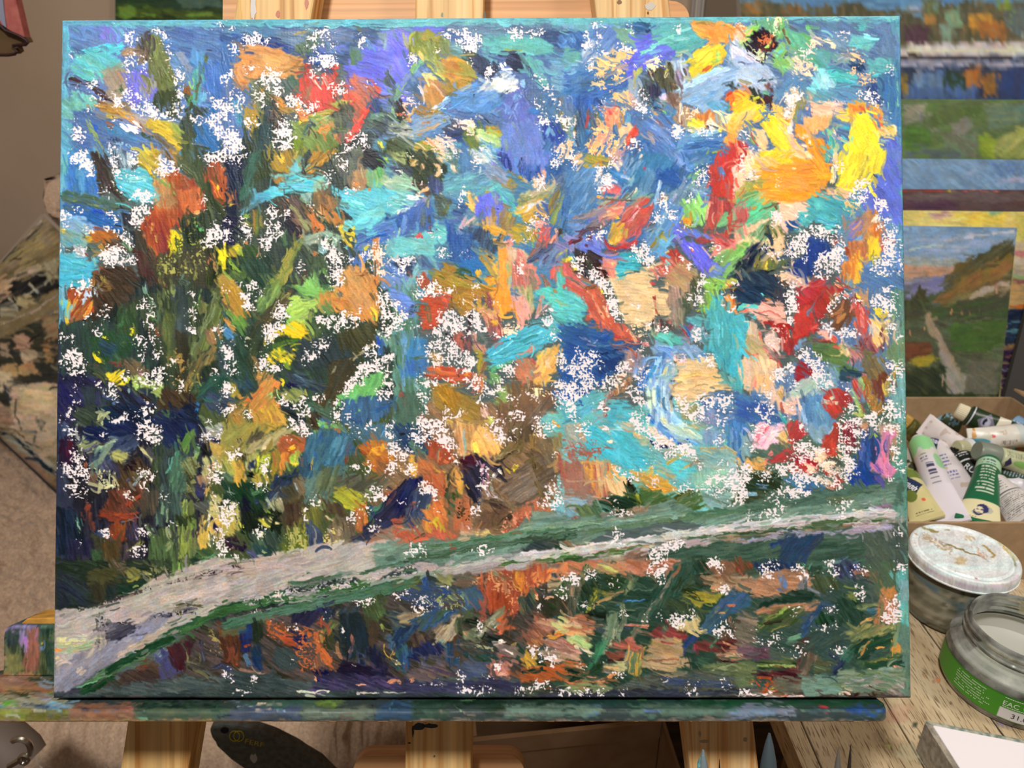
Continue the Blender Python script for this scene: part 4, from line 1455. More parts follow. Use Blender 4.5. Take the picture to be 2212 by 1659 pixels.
p c33 d44 50 94,19 97,20 96,26 92,26
p 8bc abb 130 72,32 86,30 80,44 74,40
s c77 b66 3 74,24 71,32
p 37b 48b 30 50,20 70,26 80,40 60,42 52,34
s 58b 7ac 8 48,28 64,40
p dcb eca 70 38,22 46,24 44,34 38,38
p eee fff 30 46,32 54,30 60,38 50,40
p e88 d55 20 40,40 56,40 62,44 71,46 66,52 48,54 44,46
s fcb ecb 4 38,42 50,42
s f95 ea4 3 38,54 48,56
p 9a9 ba8 160 40,58 56,56 68,52 66,60 40,66
p 8a9 6a9 150 70,54 92,46 106,50 102,60 80,64
s bca ddc 3 88,44 72,62
p 36b 25a 30 106,34 112,26 124,18 144,30 144,36 130,42 110,44
p 68c 79c 60 116,0 140,0 154,16 150,24 138,20 124,8
s 58b 78a 6 150,12 162,10
s 37a 58b 8 146,20 176,8
s ab5 795 3 176,4 184,0
p 69b 58b 110 98,20 108,26 100,50 84,60 92,36
s 8ac abd 5 114,34 110,62
s bde 7ac 2 113,34 108,66
p 68a 79a 120 120,50 134,44 144,40 170,40 176,50 174,60 150,50 140,66 124,74 116,64
s 89b aac 5 136,50 126,64
p 57a 9bd 30 146,44 160,46 174,50 174,60 160,56 148,52
p 9d7 8c5 160 148,26 162,20 160,30 150,32
p 8c6 9d7 70 140,70 144,62 156,56 158,50 162,56 172,62 170,76 164,90 156,92 150,80 142,76
s 67e 56d 6 136,70 140,68
p ea3 e93 88 139,77 152,79 152,90 140,90
s 8b6 7a6 5 160,84 154,92
s 9cd 68b 2 160,80 156,92
p d43 c33 88 172,24 180,12 200,0 212,0 216,8 204,14 200,22 200,44 206,56 206,60 192,60 184,54 176,50
s e66 d54 4 186,20 206,12
s 67b 59c 5 188,22 192,30
p b93 a84 60 210,20 221,22 221,34 212,34
p fcb eb9 60 196,16 212,12 221,10 221,30 204,44 202,60 200,30
s d65 c44 3 194,20 208,14
p ca7 8a7 130 206,50 221,36 221,56 206,62
p b95 ba4 150 192,58 206,58 204,64 190,62
p 6b8 8b7 140 214,42 221,40 221,60 206,70 196,86 186,92 180,92 190,78 204,66
p b44 d65 85 176,54 192,60 204,62 200,70 190,80 180,94 176,98 166,94 170,76
s c54 c33 8 184,76 176,94
s d98 ca8 4 174,60 168,84
p c54 b33 90 196,80 206,70 210,80 200,96 194,104 182,104 190,96
p e97 d76 88 206,70 221,68 221,80 214,80 212,100 221,120 210,116 200,110 204,92
s fca eb9 5 210,78 206,92
p 6b8 7b7 40 214,80 221,78 221,90 214,92
s 7b8 8b7 6 206,96 214,104
p d77 e98 150 184,108 200,104 210,116 200,126 186,132 176,120
p c44 d76 30 160,104 176,98 200,104 200,112 180,114
p 69c 58b 120 108,64 130,60 138,74 134,90 128,110 120,124 104,134 94,120 94,104 110,82
s 8bc 79b 5 124,70 108,100
s 983 aa6 6 120,98 105,116
s a84 784 5 112,102 103,118
p 456 789 150 94,96 108,84 110,92 104,98
p 6ad 7bd 40 108,106 124,104 126,124 112,130
s 7bb 6ac 5 114,110 120,116
p b86 a76 50 112,58 118,52 126,54 116,62
s cc6 dd8 4 124,56 118,62
p e87 d66 150 40,68 60,60 74,60 70,70 60,84 40,84
p c65 b54 130 72,66 82,60 103,56 106,66 104,78 92,92 84,104 70,116 60,110 64,92
p d54 c44 130 90,60 104,56 106,68 98,76 90,74
s eaa daa 6 78,84 88,66
s d77 e99 6 72,86 82,80
s b44 c66 4 66,90 88,68
p d65 c44 120 88,82 104,78 92,96 84,106 78,100
s 655 776 3 44,58 86,60
s c54 a43 3 42,68 60,60
p eb8 d97 150 44,74 54,70 62,74 50,82
s e98 da7 4 56,68 72,68
s 989 a87 4 16,78 40,72 56,64
p 889 a87 160 14,76 36,70 46,74 40,80 20,82
p 67c 56d 160 26,84 40,76 40,84 30,86
p 79c 68c 160 8,90 24,86 34,88 20,94
p 766 988 150 20,92 44,84 56,84 48,92 34,96
s c77 d98 5 44,82 50,90
s 545 767 4 10,108 26,94 46,92
p da4 b93 120 56,88 68,84 72,92 70,104 64,110 54,112 54,104
s ec4 ea3 5 60,82 66,78
s eb5 ca4 4 68,94 62,110
s fc5 db4 6 54,112 58,108
s 8a5 7a7 6 74,94 72,102
p d77 c55 150 64,110 84,100 92,98 86,108 74,112
p c33 d44 20 48,108 56,114 74,114 86,106 88,110 80,118 64,120 60,124 50,118
s eb4 db4 5 62,122 60,118
s 934 835 5 46,102 50,114
p 78b 68c 60 10,104 46,100 48,114 42,124 20,122 10,114
s 745 523 6 8,110 22,104
p 67d 78c 20 14,114 34,104 46,114 46,124 56,124 66,130 46,134 36,126 20,122
s 56c 67d 4 48,128 66,128
s 633 522 3 25,113 28,116
p 723 523 85 28,102 36,104 34,108 26,108
p 68d 67e 40 130,90 138,84 140,92 170,100 180,104 166,108 150,106 140,102 130,100
p 66e 77e 50 132,92 148,110 160,112 172,120 178,130 186,140 190,148 182,154 166,150 152,136 140,120 130,110
s 88c 78d 6 134,100 138,112
s 56d 45c 2 160,114 174,124 178,132
p c44 655 20 150,104 164,104 184,112 166,112
s d75 c44 4 150,116 154,122
s db9 ca8 4 160,130 162,142
p 79c 68c 30 176,140 190,136 190,148 184,154 172,150
s 885 996 4 172,142 176,138
p c43 b33 60 116,130 124,118 136,122 142,130 130,140 120,136
p c54 d87 60 104,144 120,130 140,126 150,136 150,144 130,150 116,150
p b86 a96 40 120,148 140,134 158,146 162,166 130,166 118,158
s 7aa 8bb 9 120,132 126,138
s dc8 9aa 3 118,124 124,120
p ec9 db8 5 50,132 64,132 66,150 90,146 94,136 106,136 110,130 108,144 106,166 60,166 52,152
s eca dc8 3 54,152 60,166
s d55 c44 5 104,156 110,160
p e87 d76 80 40,134 64,132 62,148 50,150 46,140
p 3ab 5bc 5 67,122 76,122 90,120 92,140 80,146 62,154 64,138
s 7dd 4ab 2 68,130 90,132
s 288 3ab 1.5 66,136 90,138
s 7dd 3aa 2 64,144 88,142
s 288 4ab 1.5 64,150 80,146
p 322 433 60 12,116 26,124 40,130 48,146 46,152 36,150 30,160 24,150 12,132
p 522 311 60 34,126 42,132 50,150 46,156 38,148
s 664 343 5 26,130 32,146
p dc3 ed4 40 0,126 12,134 8,138 0,134
s 4ab 256 4 6,134 12,132
s ca4 754 4 4,134 14,150 34,160
p c55 d76 40 0,132 6,142 20,158 40,166 0,166
s 976 b54 5 10,146 40,162
s e93 d84 3 40,162 46,166
s 987 755 3 0,150 30,166
p 8b6 6b7 130 176,130 192,120 221,112 221,124 210,134 200,146 188,152 190,140
s 9d7 7b5 6 196,134 214,124
p 122 346 60 206,136 210,124 221,118 221,166 200,166 196,150
s a98 654 2 216,134 210,148
p 8c5 9c6 30 166,152 190,150 196,160 190,166 164,166
s 9b5 354 7 176,160 182,158
p 454 664 60 150,154 162,146 162,166 148,166
p cc5 dd5 40 194,154 204,152 206,160 190,166
s c44 d55 6 196,164 212,162
s 5a7 9c8 5 184,162 190,164
h 7 52,2 60,0 64,12 56,18 52,8
h 8 38,22 46,24 42,36 38,34
h 9 46,32 56,30 60,38 50,42 44,38
h 7 160,18 172,20 172,38 162,38 160,28
h 7 148,36 160,30 170,38 176,44 164,40 150,40
h 7 116,52 124,56 118,78 110,86 104,82 112,70
h 6 120,70 134,70 132,80 120,76
h 6 138,88 152,90 150,94 140,94
h 6 146,54 156,52 156,60 148,58
h 8 44,96 54,88 48,102 36,108 34,104
h 6 26,102 30,104 28,108
h 8 84,114 92,110 100,118 106,130 102,136 90,130 80,122
h 8 8,130 24,128 24,150 26,154 14,140
h 9 34,136 44,150 54,158 52,166 38,160 28,154
h 7 26,140 32,144 30,148
h 8 110,146 124,142 122,148 114,152
h 6 134,128 144,130 152,142 140,134
h 7 160,148 172,152 164,166 160,166
h 6 176,112 190,120 186,130 178,124
h 7 6,6 16,0 14,20 8,16
h 6 170,112 190,116 180,122
h 7 190,160 206,156 212,162 200,160
h 7 36,40 46,46 44,52
h 6 150,114 156,118
@1590,325
p fca ec9 60 0,0 80,0 80,90 0,120
p 69b 57b 85 160,0 200,0 203,166 120,166 120,60
s 58a 5aa 5 196,0 199,60 201,166
p d33 d54 60 0,0 12,4 10,12 0,16
s d55 ea9 5 0,24 8,14
p fd3 db3 150 26,0 66,0 66,12 56,18 40,10 26,8
p fb5 fca 30 20,8 44,10 60,20 50,30 40,26 20,24
p f93 fa2 5 34,20 44,18 60,16 70,6 84,12 94,4 102,0 106,12 114,12 114,30 110,42 104,50 96,54 86,60 66,62 48,62 30,66 28,50 28,30
p fa5 f94 10 46,34 80,32 86,46 50,46
s fa2 f92 9 50,54 80,54
p fda fc8 30 74,0 92,4 90,10 76,10 70,6
s fda fc8 3 66,20 74,24
p f93 fa3 60 92,0 104,0 106,30 94,30
s 4bb 8a8 7 106,0 110,14
s 4bc 5bb 6 112,0 122,4
s fdb ed8 6 120,0 118,20 115,40
p fd3 ed4 115 126,0 176,0 178,14 174,24 174,30 166,28 164,34 160,40 146,46 130,52 118,50 122,30 120,14
s ba4 dc4 3 158,6 150,26 144,42
p fca eb8 30 110,44 140,50 132,58 112,52
p 67d 56c 60 178,0 196,20 198,60 196,88 178,86 170,76 152,70 150,56 160,44 166,34 174,30
p 57b 67b 80 180,0 198,0 200,24 192,20
s 56c 78e 3 164,48 182,40
s 469 235 3 163,29 168,33
p ba4 8a6 130 8,40 20,34 32,38 30,54 8,66 0,66 0,50
s e94 db4 5 22,40 30,50
s 566 345 4 10,36 26,36
p 6b8 5c9 150 0,60 20,56 46,60 52,70 46,80 28,84 12,94 0,96
s 6a7 8a5 7 8,56 28,50
s e93 7b7 4 18,70 26,68
s 843 bc4 3 44,62 50,72
p d77 b44 88 0,70 18,68 14,78 10,90 0,92
p e98 eb9 70 0,88 14,90 14,104 0,110
s 5b8 7c9 5 0,96 6,96
p fca fba 20 50,62 84,60 86,68 74,80 62,92 60,100 52,86 54,74
p 4ab 5bb 30 86,58 92,52 98,56 104,48 112,52 126,56 134,62 150,60 152,66 128,80 124,88 112,94 104,92 92,84 84,90 76,100 68,92 70,80 84,72
s 6cc 5bb 8 96,60 100,72
s 39b 6bc 4 92,80 110,88 124,84
k ec8 6 128,62 148,64 146,76 128,80
p 259 36a 30 60,86 76,80 72,90 84,90 66,98 62,92
p 665 7b7 130 14,100 30,88 42,82 56,94 52,104 40,110 20,106
p 563 a96 60 34,88 56,92 58,110 46,108 34,100
p ec9 fba 60 36,110 58,100 60,120 48,130 38,124
p 7b5 8c6 130 0,112 20,108 10,130 0,136
p 124 346 130 10,120 20,110 40,112 44,120 34,124 24,126 20,140 6,140
p 674 b93 115 24,126 38,124 60,132 52,140 40,144 22,140
s ca4 cc4 3 38,130 36,144
s 112 122 4 24,144 40,146 50,142
p 235 356 40 0,140 24,144 48,150 60,166 8,166 0,150
s 346 b97 4 4,146 14,128
s 655 453 6 52,152 62,164
p ca9 dcb 20 50,142 80,146 90,156 70,166 60,156
p 249 138 80 84,100 94,102 110,106 112,116 120,122 118,128 106,126 96,134 96,144 84,152 70,150 60,140 70,132 84,124 88,112
p 36a 249 60 82,104 96,112 110,112 98,104
s 249 358 6 62,112 70,126
s 67d 57c 8 130,90 138,104 150,86
p b86 a73 130 130,84 150,78 160,70 168,74 166,84 156,92 148,106 142,98 130,96
p 77d b85 130 136,88 150,82 148,98 138,104
s c84 a73 8 156,74 166,74 158,84
s fdb ecb 7 172,78 162,88
p d73 c84 80 160,88 174,84 176,104 166,110 152,104
s 8ac 79b 6 142,108 152,102
p b53 a42 60 128,108 136,106 134,130 128,122
p b64 d84 85 134,108 156,104 154,130 134,130
p fd3 fb3 95 158,104 170,100 172,118 168,130 156,130 154,116
s 564 ab4 2 164,118 160,130
p d73 c84 80 128,132 156,130 152,144 148,154 130,154 120,150
p ec4 e93 80 140,124 152,128 152,150 146,160 138,162 142,140
s b43 c54 6 114,112 124,106
p c54 d77 50 172,106 180,104 180,120 172,118
s d76 c54 4 182,104 192,112
s 8ab 57a 5 152,134 160,130
p 57a 47a 30 150,140 186,146 202,140 202,166 136,166 146,158
s 633 d54 4 118,152 130,160 138,164
p b34 c44 150 78,160 90,152 104,150 112,156 112,166 76,166
s 457 789 5 112,152 104,162
s d65 eb8 6 116,158 130,164
k ddc 6 196,100 201,110 198,150 196,130
h 8 10,0 22,0 20,8 12,10
h 7 6,12 10,10 8,24 2,20
h 7 16,26 28,28 26,34 18,34
h 7 42,28 52,30 49,40
h 7 118,10 124,20 118,26
h 8 146,40 156,34 160,40 160,54 150,62 140,54 134,50 142,48
h 8 170,58 178,56 178,74 172,84 170,70
h 9 42,80 50,74 55,80 48,90 42,86
h 7 70,76 84,70 76,80
h 7 88,88 100,90 116,94 124,90 124,104 112,104 96,100 88,98
h 8 60,106 76,100 86,98 88,106 82,112 88,124 80,132 66,124 56,126 58,112
h 9 116,110 126,110 126,128 126,140 116,142 108,136 106,126 118,120
h 8 96,130 106,124 118,144 100,152 94,144
h 8 66,128 60,130
h 8 174,82 190,90 192,100 190,120 188,140 176,148 168,144 170,130 178,120 178,104 172,96
h 7 164,134 176,136 164,144
h 7 30,114 60,110 56,130 44,130
k ec9 7 38,104 60,100 62,118 40,120
k fca 7 44,142 78,150 76,160 60,160
h 7 60,156 76,156 74,166 62,166
h 7 196,108 202,112 200,146 196,140
h 6 160,144 166,150 162,150
h 5 180,164 192,164 190,166
k 235 5 58,96 64,108 60,140
@110,620
p 233 344 85 8,0 221,0 221,166 7,166
p 5bc 7ac 85 8,0 20,0 18,30 10,50
p b42 963 120 20,4 52,4 52,30 36,40 26,46 20,30
s db3 ba4 5 22,14 20,34 21,48
s d94 ca3 5 32,14 24,32
s c33 d54 4 20,50 21,54
s db4 e73 4 50,16 46,30 38,38
p 432 543 60 54,0 100,0 96,16 80,24 60,34 50,40
s 753 863 6 56,2 74,4
p 344 354 85 12,46 60,40 90,50 110,80 130,84 120,100 90,100 60,100 12,104
p 353 453 80 80,24 104,20 104,60 90,60 76,50
s 475 363 7 88,26 82,50
p 354 252 60 46,60 80,54 96,60 110,70 80,88 50,88 46,76
s 464 585 3 62,80 72,78 86,90
p 454 342 85 100,14 140,0 180,0 180,120 170,150 140,150 136,100 120,60
p 344 455 88 144,0 164,0 166,60 150,60
s 674 443 5 128,6 132,34
s 7a8 9c9 1 112,0 126,24
s 895 564 5 138,2 142,16
s 583 463 8 120,30 122,40
p 563 674 85 136,30 148,32 146,60 154,100 144,90 134,56
s 853 743 5 126,48 130,60
p 443 332 85 150,50 166,60 160,120 150,110
s 353 8a4 4 180,2 172,30
p 563 784 110 192,0 202,0 206,40 200,64 180,76 170,84 168,92 166,80 176,50 188,28
s 896 564 6 196,4 194,30 180,56 168,84
p 8a4 774 80 176,14 188,20 184,34 178,30
p b83 ca3 60 202,0 221,0 221,30 204,12
s d94 b74 3 206,14 221,36
s b83 c94 5 206,36 221,54
s 6a4 795 6 210,26 221,44
p 965 a84 60 186,54 202,44 206,60 196,70 186,68
p 59c 48b 40 208,48 221,58 221,68 208,62
p 344 476 70 200,62 221,68 221,110 198,96
p 343 a84 120 166,90 186,76 200,74 198,90 180,100 168,126 160,120
s aa4 875 3 190,80 184,96
p 343 232 60 180,96 200,88 200,100 184,110
p 246 355 30 56,66 76,66 78,82 64,86
s dd2 ed4 4 62,60 69,62
s dc2 cb3 3 94,50 98,52 95,60
s cb2 8a3 3 90,66 84,68
s fd3 dc2 4 50,78 54,86 66,91
s dc3 bb4 3 57,78 57,84
s ca3 8a5 3 32,80 36,83
p 644 843 15 68,90 88,88 86,96 76,94
s 643 843 4 44,94 58,94
p 345 453 40 42,96 60,94 68,104 60,110
p 654 764 50 92,84 108,92 122,102 106,106 90,100 86,94
s 967 866 6 104,104 112,106
p dc2 fd3 140 62,104 80,98 88,102 84,110 90,118 86,122 76,122 70,114
s 9b3 cc3 6 94,106 90,116
p 9a5 ac6 30 96,104 110,106 134,116 136,130 126,134 124,124 110,120 98,124
p 223 347 40 78,122 90,116 104,122 116,128 124,140 108,152 80,146
s 8a9 9ab 4 92,128 96,120
s 443 322 8 110,130 122,140
p 432 543 60 136,120 170,128 176,140 150,160 130,160 126,140
k a84 4 140,74 160,84 160,126 150,126
k ba4 4 168,100 180,104 176,126 164,130
p 224 336 40 8,104 60,106 66,124 60,150 8,166
p 226 335 60 10,114 30,120 30,140 10,150
p 344 345 85 36,120 70,120 68,140 40,142
p 343 454 30 30,144 70,140 100,156 60,166 24,166
p 124 135 30 56,146 90,140 120,150 120,166 60,166
s cc8 897 5 62,152 56,162
s 234 459 6 60,130 80,136
s 579 468 4 80,134 74,142
p 124 236 30 120,152 170,140 180,150 180,166 120,166
s 464 574 3 140,146 142,160
p 254 365 140 176,120 192,110 221,96 221,112 190,130 176,140 172,138
s 27a 36a 4 176,136 174,160
p 346 456 40 180,130 221,124 221,150 190,150
s 797 8a9 7 200,138 210,132
p b94 893 60 216,106 221,114 221,166 210,166
h 9 22,2 40,0 46,6 34,10 28,6
k cde 6 30,0 52,6 52,16 40,18
h 7 60,26 66,22 69,30 64,40 60,38
h 6 38,38 60,34 58,40 40,42
h 6 52,42 60,44 60,58 54,54
h 8 110,16 118,13 122,22 120,28 108,24
h 6 104,26 108,24 108,36
h 6 110,34 122,34 116,42
h 7 97,42 103,44 98,48
h 7 118,42 124,50 124,62 130,76 132,86 124,84 120,70 115,56
h 5 100,56 114,54 118,70 114,84 104,88 106,72 100,66
h 8 164,20 172,26 172,52 170,60 166,50
h 6 162,0 170,2 168,12
h 7 194,48 206,48 202,60 192,62
h 6 208,62 221,66 216,80 210,90 206,80
h 6 198,96 206,98 196,112
h 5 12,48 14,64 8,60
h 5 14,60 26,60 26,70 16,68
h 6 42,60 48,62 44,68
h 7 16,84 28,76 40,88 46,100 40,106 26,102 14,90
h 5 12,96 18,100 40,104
h 6 8,98 12,104 10,112
h 7 106,102 120,100 136,98 138,114 120,118 110,114
h 7 98,104 104,112 100,118
h 6 104,122 114,124 112,128
h 7 52,114 60,114 58,120
h 6 66,120 76,118 80,130 74,136
h 6 86,102 94,104 92,110
h 6 26,120 30,118 32,140 30,146 28,134
h 6 34,118 44,114 44,118
h 7 16,150 26,144 30,150 24,160 16,158
h 7 108,146 116,138 122,146 120,160 126,166 108,166
h 6 98,148 106,148 102,158
h 7 72,160 90,152 90,162 76,166
h 7 142,82 148,90 150,100 146,94
h 7 150,114 160,116 154,128
h 5 146,92 152,108 150,116
h 7 204,116 214,112 218,122 208,126
h 7 196,146 221,142 221,146 206,152
h 5 8,146 10,164
h 6 182,160 188,158 186,166
@480,620
p 344 353 60 0,0 221,0 221,166 0,166
p b83 ca3 60 0,0 20,0 28,20 32,32 28,40 22,40 8,20
s d94 893 3 2,14 14,32
p 6a4 783 60 6,24 20,36 32,44 28,52 14,48
s c83 b84 6 2,36 10,46
s 59c 48b 6 4,50 16,60
p 574 8a5 125 52,0 76,0 76,14 56,32 44,30 40,20
p 443 653 125 60,20 84,0 84,16 60,48 40,60 36,46
s a95 785 2 80,6 56,36
s 553 443 8 76,4 50,40
p 343 453 110 32,44 50,46 50,64 44,84 36,100 28,90
p 8c6 7b5 20 84,0 130,0 124,14 112,18 96,10 88,6
p bd6 9c5 150 76,14 90,12 108,18 116,24 100,42 78,44 80,30 76,22
s 575 464 4 86,8 108,16
p c94 d84 60 110,14 134,4 130,0 186,0 190,20 192,30 186,40 178,44 160,40 152,34 150,38 140,30 120,32 114,24
s d84 c73 3 126,14 150,18 172,22
p c95 d96 60 152,2 178,4 176,30 160,30
s da4 fd3 8 180,26 182,36
s 8b5 6a4 5 178,38 184,38
s 565 876 6 138,4 144,12
p 695 574 60 116,24 130,18 134,34 118,34
s 232 443 2 136,24 142,28
s 895 564 6 108,26 106,40
p fd2 fc2 30 76,44 100,42 98,60 88,64 78,60 66,58 60,66 56,62 64,54
s 475 364 7 108,34 102,56
p 453 574 60 100,38 122,44 122,54 108,62 100,60
p 352 342 60 62,58 78,60 86,64 72,68 62,66
s 582 463 6 56,72 76,67 104,63
p dd3 ec2 40 54,78 70,74 80,78 90,84 84,92 74,94 62,94 54,92
s 8a3 684 7 74,90 84,98
s 232 463 4 62,90 78,78
s fd2 ec2 3 84,74 92,76
p 344 345 60 96,60 128,60 180,60 184,70 160,90 120,96 90,100 84,92
p 442 553 60 140,56 160,44 186,42 190,60 178,76 160,80 140,70
s 886 ba8 3 150,90 184,66
p 443 542 110 128,90 160,86 162,96 150,120 134,146 110,140 126,120
s 996 776 3 136,94 130,106
p 456 234 20 80,104 96,104 124,116 124,124 110,128 96,120 84,116
s 346 578 3 84,104 120,122
p 115 125 20 74,118 88,114 94,118 80,122
p 465 345 60 0,66 20,60 30,80 20,110 0,110
p 243 354 60 20,60 32,60 30,90 20,120 8,120
p c94 d84 125 40,104 56,100 66,112 70,122 60,130 70,140 76,160 76,166 36,166 30,146 20,140 30,130 44,124
s da5 b74 4 40,108 60,112
s d84 c63 4 52,116 28,140
p b84 ca3 60 36,146 60,142 74,150 78,166 40,166
s d73 c63 8 24,138 34,134
s 8b6 9c7 6 60,126 52,136
s ed2 ec3 4 70,108 74,114 70,120
p 356 246 40 12,110 36,112 40,120 20,124
p a83 7a4 40 14,112 18,118 22,134 12,124
p 345 456 20 0,130 20,134 16,142 0,146
s a84 763 7 6,160 20,146 28,150
p b84 983 60 12,150 26,150 30,166 10,166
p 895 a94 40 68,126 90,120 100,128 94,138 84,136 74,134
p 345 122 30 64,140 80,140 96,150 102,160 92,166 76,152
p 564 476 40 100,140 130,142 134,160 120,164 104,146
p 432 543 60 104,148 122,152 118,166 104,166
p 36a 58b 80 184,58 202,58 198,66 188,80 184,78
s 24a 25b 5 188,60 186,70
p 697 79a 85 196,58 221,50 221,80 200,78
s 69c 7ad 5 218,58 216,80
p 576 68a 85 206,80 221,80 221,166 206,166
s 69b 7bc 5 212,82 214,126
p 7c7 6b5 120 170,108 192,100 194,116 184,130 168,134 150,136 140,136 138,130
s 8c7 6b6 6 140,146 140,136
p 47a 357 85 150,134 168,130 190,130 206,136 200,150 180,160 148,166 140,156 144,140
s 36a 258 6 180,150 204,138
s 7b5 8c7 4 164,146 160,152
s a43 b54 4 216,128 212,136
p 453 564 80 200,140 212,136 221,150 221,166 200,166
s 79c 68b 9 196,6 221,22
p 68c 59b 30 196,0 221,0 221,30 206,20
s 25a 468 6 150,158 168,166
s 8c7 6a7 6 114,162 124,166
p 47a 346 60 116,160 130,156 128,166
h 9 22,4 34,0 34,24 40,32 30,28 24,18
h 7 36,0 48,2 44,16 36,14
h 7 2,2 8,4 6,10
h 8 62,30 76,16 78,30 80,34 74,42 64,42
h 9 50,50 66,42 74,46 66,54 54,66 50,72
h 8 46,84 54,78 54,92 70,94 68,98 56,100 40,100
h 8 112,36 122,32 130,38 148,32 150,42 144,48 136,54 124,48 116,44
h 8 152,36 160,24 170,36 168,42 156,44
h 7 128,50 134,60 132,62
h 7 140,48 154,44 152,50
h 8 186,2 196,6 206,20 216,26 219,40 210,54 198,56 190,44 192,28
h 8 184,56 206,44 206,60
h 7 110,62 120,60 126,70 120,76 108,68
h 7 98,78 112,76 112,84 104,88 96,84
h 5 92,90 102,90 100,94
h 8 172,70 184,68 182,80 166,82
h 8 162,88 176,86 204,80 208,90 196,100 178,100 176,104 162,116 150,126 142,132 148,118 160,104
h 8 192,98 206,100 206,116 200,120 194,110
h 7 186,124 202,124 202,134 196,140
h 7 110,130 124,126 120,132 106,134 100,140 90,142 84,140 90,134
h 8 88,140 98,142 104,150 100,156 92,150
h 7 66,126 74,132 84,138 72,140 66,134
h 7 72,144 76,152 84,162 100,164 96,166 78,166
h 8 134,136 144,138 140,160 144,166 132,162
h 7 146,150 152,148 154,160 148,164
h 7 24,144 32,144 34,156 30,160 26,154
h 7 0,144 16,144 8,152 0,152
h 5 24,54 32,62 36,76 26,70
h 6 2,66 14,66 12,84 18,98 8,110 4,90
h 8 0,112 12,122 8,130 0,128
h 6 176,158 178,166 174,166
h 7 199,160 204,166 198,166
k bb9 5 30,60 40,66 36,80
@850,620
p 586 69a 80 0,0 30,0 30,60 46,110 36,166 0,166
p 68d 79d 20 0,0 8,6 22,16 26,36 12,40 0,18
s 346 57a 7 26,18 20,34
s 69b 7ad 5 14,52 12,120
p 48b 37a 85 18,60 40,62 42,80 40,100 34,110 14,108
s 7ac 47b 5 32,66 30,76
s 576 465 5 20,84 38,84
p 47a 36b 80 16,86 38,88 34,106 16,104
s 9bb 7a9 4 24,114 32,124
p 576 465 80 8,124 34,128 36,150 34,166 0,166
s a54 954 4 12,126 8,132
s 954 754 6 32,152 34,164
p d53 b42 10 32,10 66,10 70,16 68,26 58,32 56,44 50,52 36,50 32,30
s d43 e64 5 60,14 66,22
s c63 565 6 38,16 44,44
p b83 a72 20 30,0 130,0 96,16 90,34 78,34 72,24 68,10 50,8
s a72 b82 9 80,8 82,28
s 853 643 2 70,10 72,28
s ca4 b83 6 100,10 104,30 112,20
p 844 a55 60 108,6 114,6 120,18 122,24 118,28 108,16
s eb5 fa3 5 107,10 110,11
p fa3 f93 80 114,6 124,0 140,0 140,16 144,24 140,30 132,32 118,24 120,14 114,10
s fb5 e94 5 126,26 132,36
p da6 c86 50 102,24 124,26 130,34 130,44 112,36 104,36
s ec9 a54 2.5 106,28 122,36
p a55 d87 82 106,34 122,36 130,50 130,60 118,66 112,54 108,44
s db7 c65 2 112,36 114,50
s 854 b65 4 124,36 128,50
p db4 ea3 80 116,38 126,38 126,48 118,48
p ea9 d98 80 138,10 160,12 166,38 152,46 144,36 142,26
p 9a6 ca8 80 140,0 166,0 168,28 164,34 156,10
s 786 8a5 3 162,4 162,30
s d98 b87 5 180,6 176,20 172,36
s da9 cab 3 186,18 178,28 170,38
p 5cb 6cc 20 168,2 200,0 205,6 221,12 221,40 200,42 190,32 180,26 186,18 178,10 170,14
s 9b8 7a9 3 186,8 200,22 216,20
s d54 c44 7 203,0 221,8
s b95 877 4 190,2 195,8
p 6bb 5ac 30 160,40 180,36 200,42 200,60 190,68 180,60 176,50
p 27a 36b 30 198,44 221,42 221,90 200,84 206,70 196,66
p 259 36a 60 200,86 221,80 221,136 206,134 196,110 
p 5bd 4bc 160 112,74 124,66 136,58 152,50 168,44 184,48 192,60 184,68 170,76 158,84 140,90 124,96 114,92
s 288 4ab 1.5 114,78 130,68 170,50
s 9ee 7dd 1.5 118,82 150,62 180,52
s 289 4ab 1.5 116,84 140,76 176,62
s 8dd 5bc 2 130,84 160,70
s 288 5bc 1.5 114,90 134,84 156,78
s d98 c87 4 165,66 166,74 161,78
p 6b8 5c9 160 112,94 124,96 146,88 132,98 116,102
p 6a7 7a5 60 114,102 126,100 130,112 118,118
p b86 c75 60 148,86 164,84 176,94 182,104 176,110 158,116 150,112 142,102
s 998 898 7 164,100 168,106
s 345 457 4 158,108 161,110
s c44 a65 4 164,86 176,94
p ea5 db6 120 170,78 190,70 204,74 196,86 190,106 178,120 160,120 176,104
s dc5 eb4 5 172,76 176,86
s eb8 fca 5 184,82 186,100
s d66 e87 6 150,116 164,118
p 864 754 80 120,118 160,112 190,124 192,140 180,150 166,166 124,166
p 765 976 130 154,166 164,150 180,134 190,132 184,150 170,166
s 875 653 5 140,112 138,160
p 9a6 7a5 40 120,122 134,116 134,136 120,140
p a54 b65 85 68,54 82,54 90,60 86,70 82,80 74,70
p 433 654 85 90,30 94,30 92,50 90,78 86,80 88,56
s 323 544 4 93,31 90,50 90,76
s 313 422 4 60,54 66,56
s 322 423 3 66,58 70,66
p 756 444 85 82,58 94,58 96,76 84,76
p b87 c98 60 92,54 98,54 100,66 112,68 112,84 104,84 96,76
s 576 676 7 104,56 108,64
p a93 993 85 96,76 108,74 108,84 110,100 100,104 98,90
s 854 976 4 110,88 104,104
p c95 b84 20 44,78 60,80 58,90 46,88
p d53 e74 10 40,96 56,94 74,96 80,102 92,100 94,108 90,116 70,112 44,112 38,106
s e93 d83 7 84,102 92,104
s e94 d63 4 48,98 58,100
s 423 a43 3 77,98 78,108
p a83 973 30 48,118 70,116 84,124 90,134 100,132 104,144 100,160 76,158 64,150 50,140
p a72 b82 60 52,118 74,118 80,134 72,148 60,140
s 564 674 6 44,124 48,140
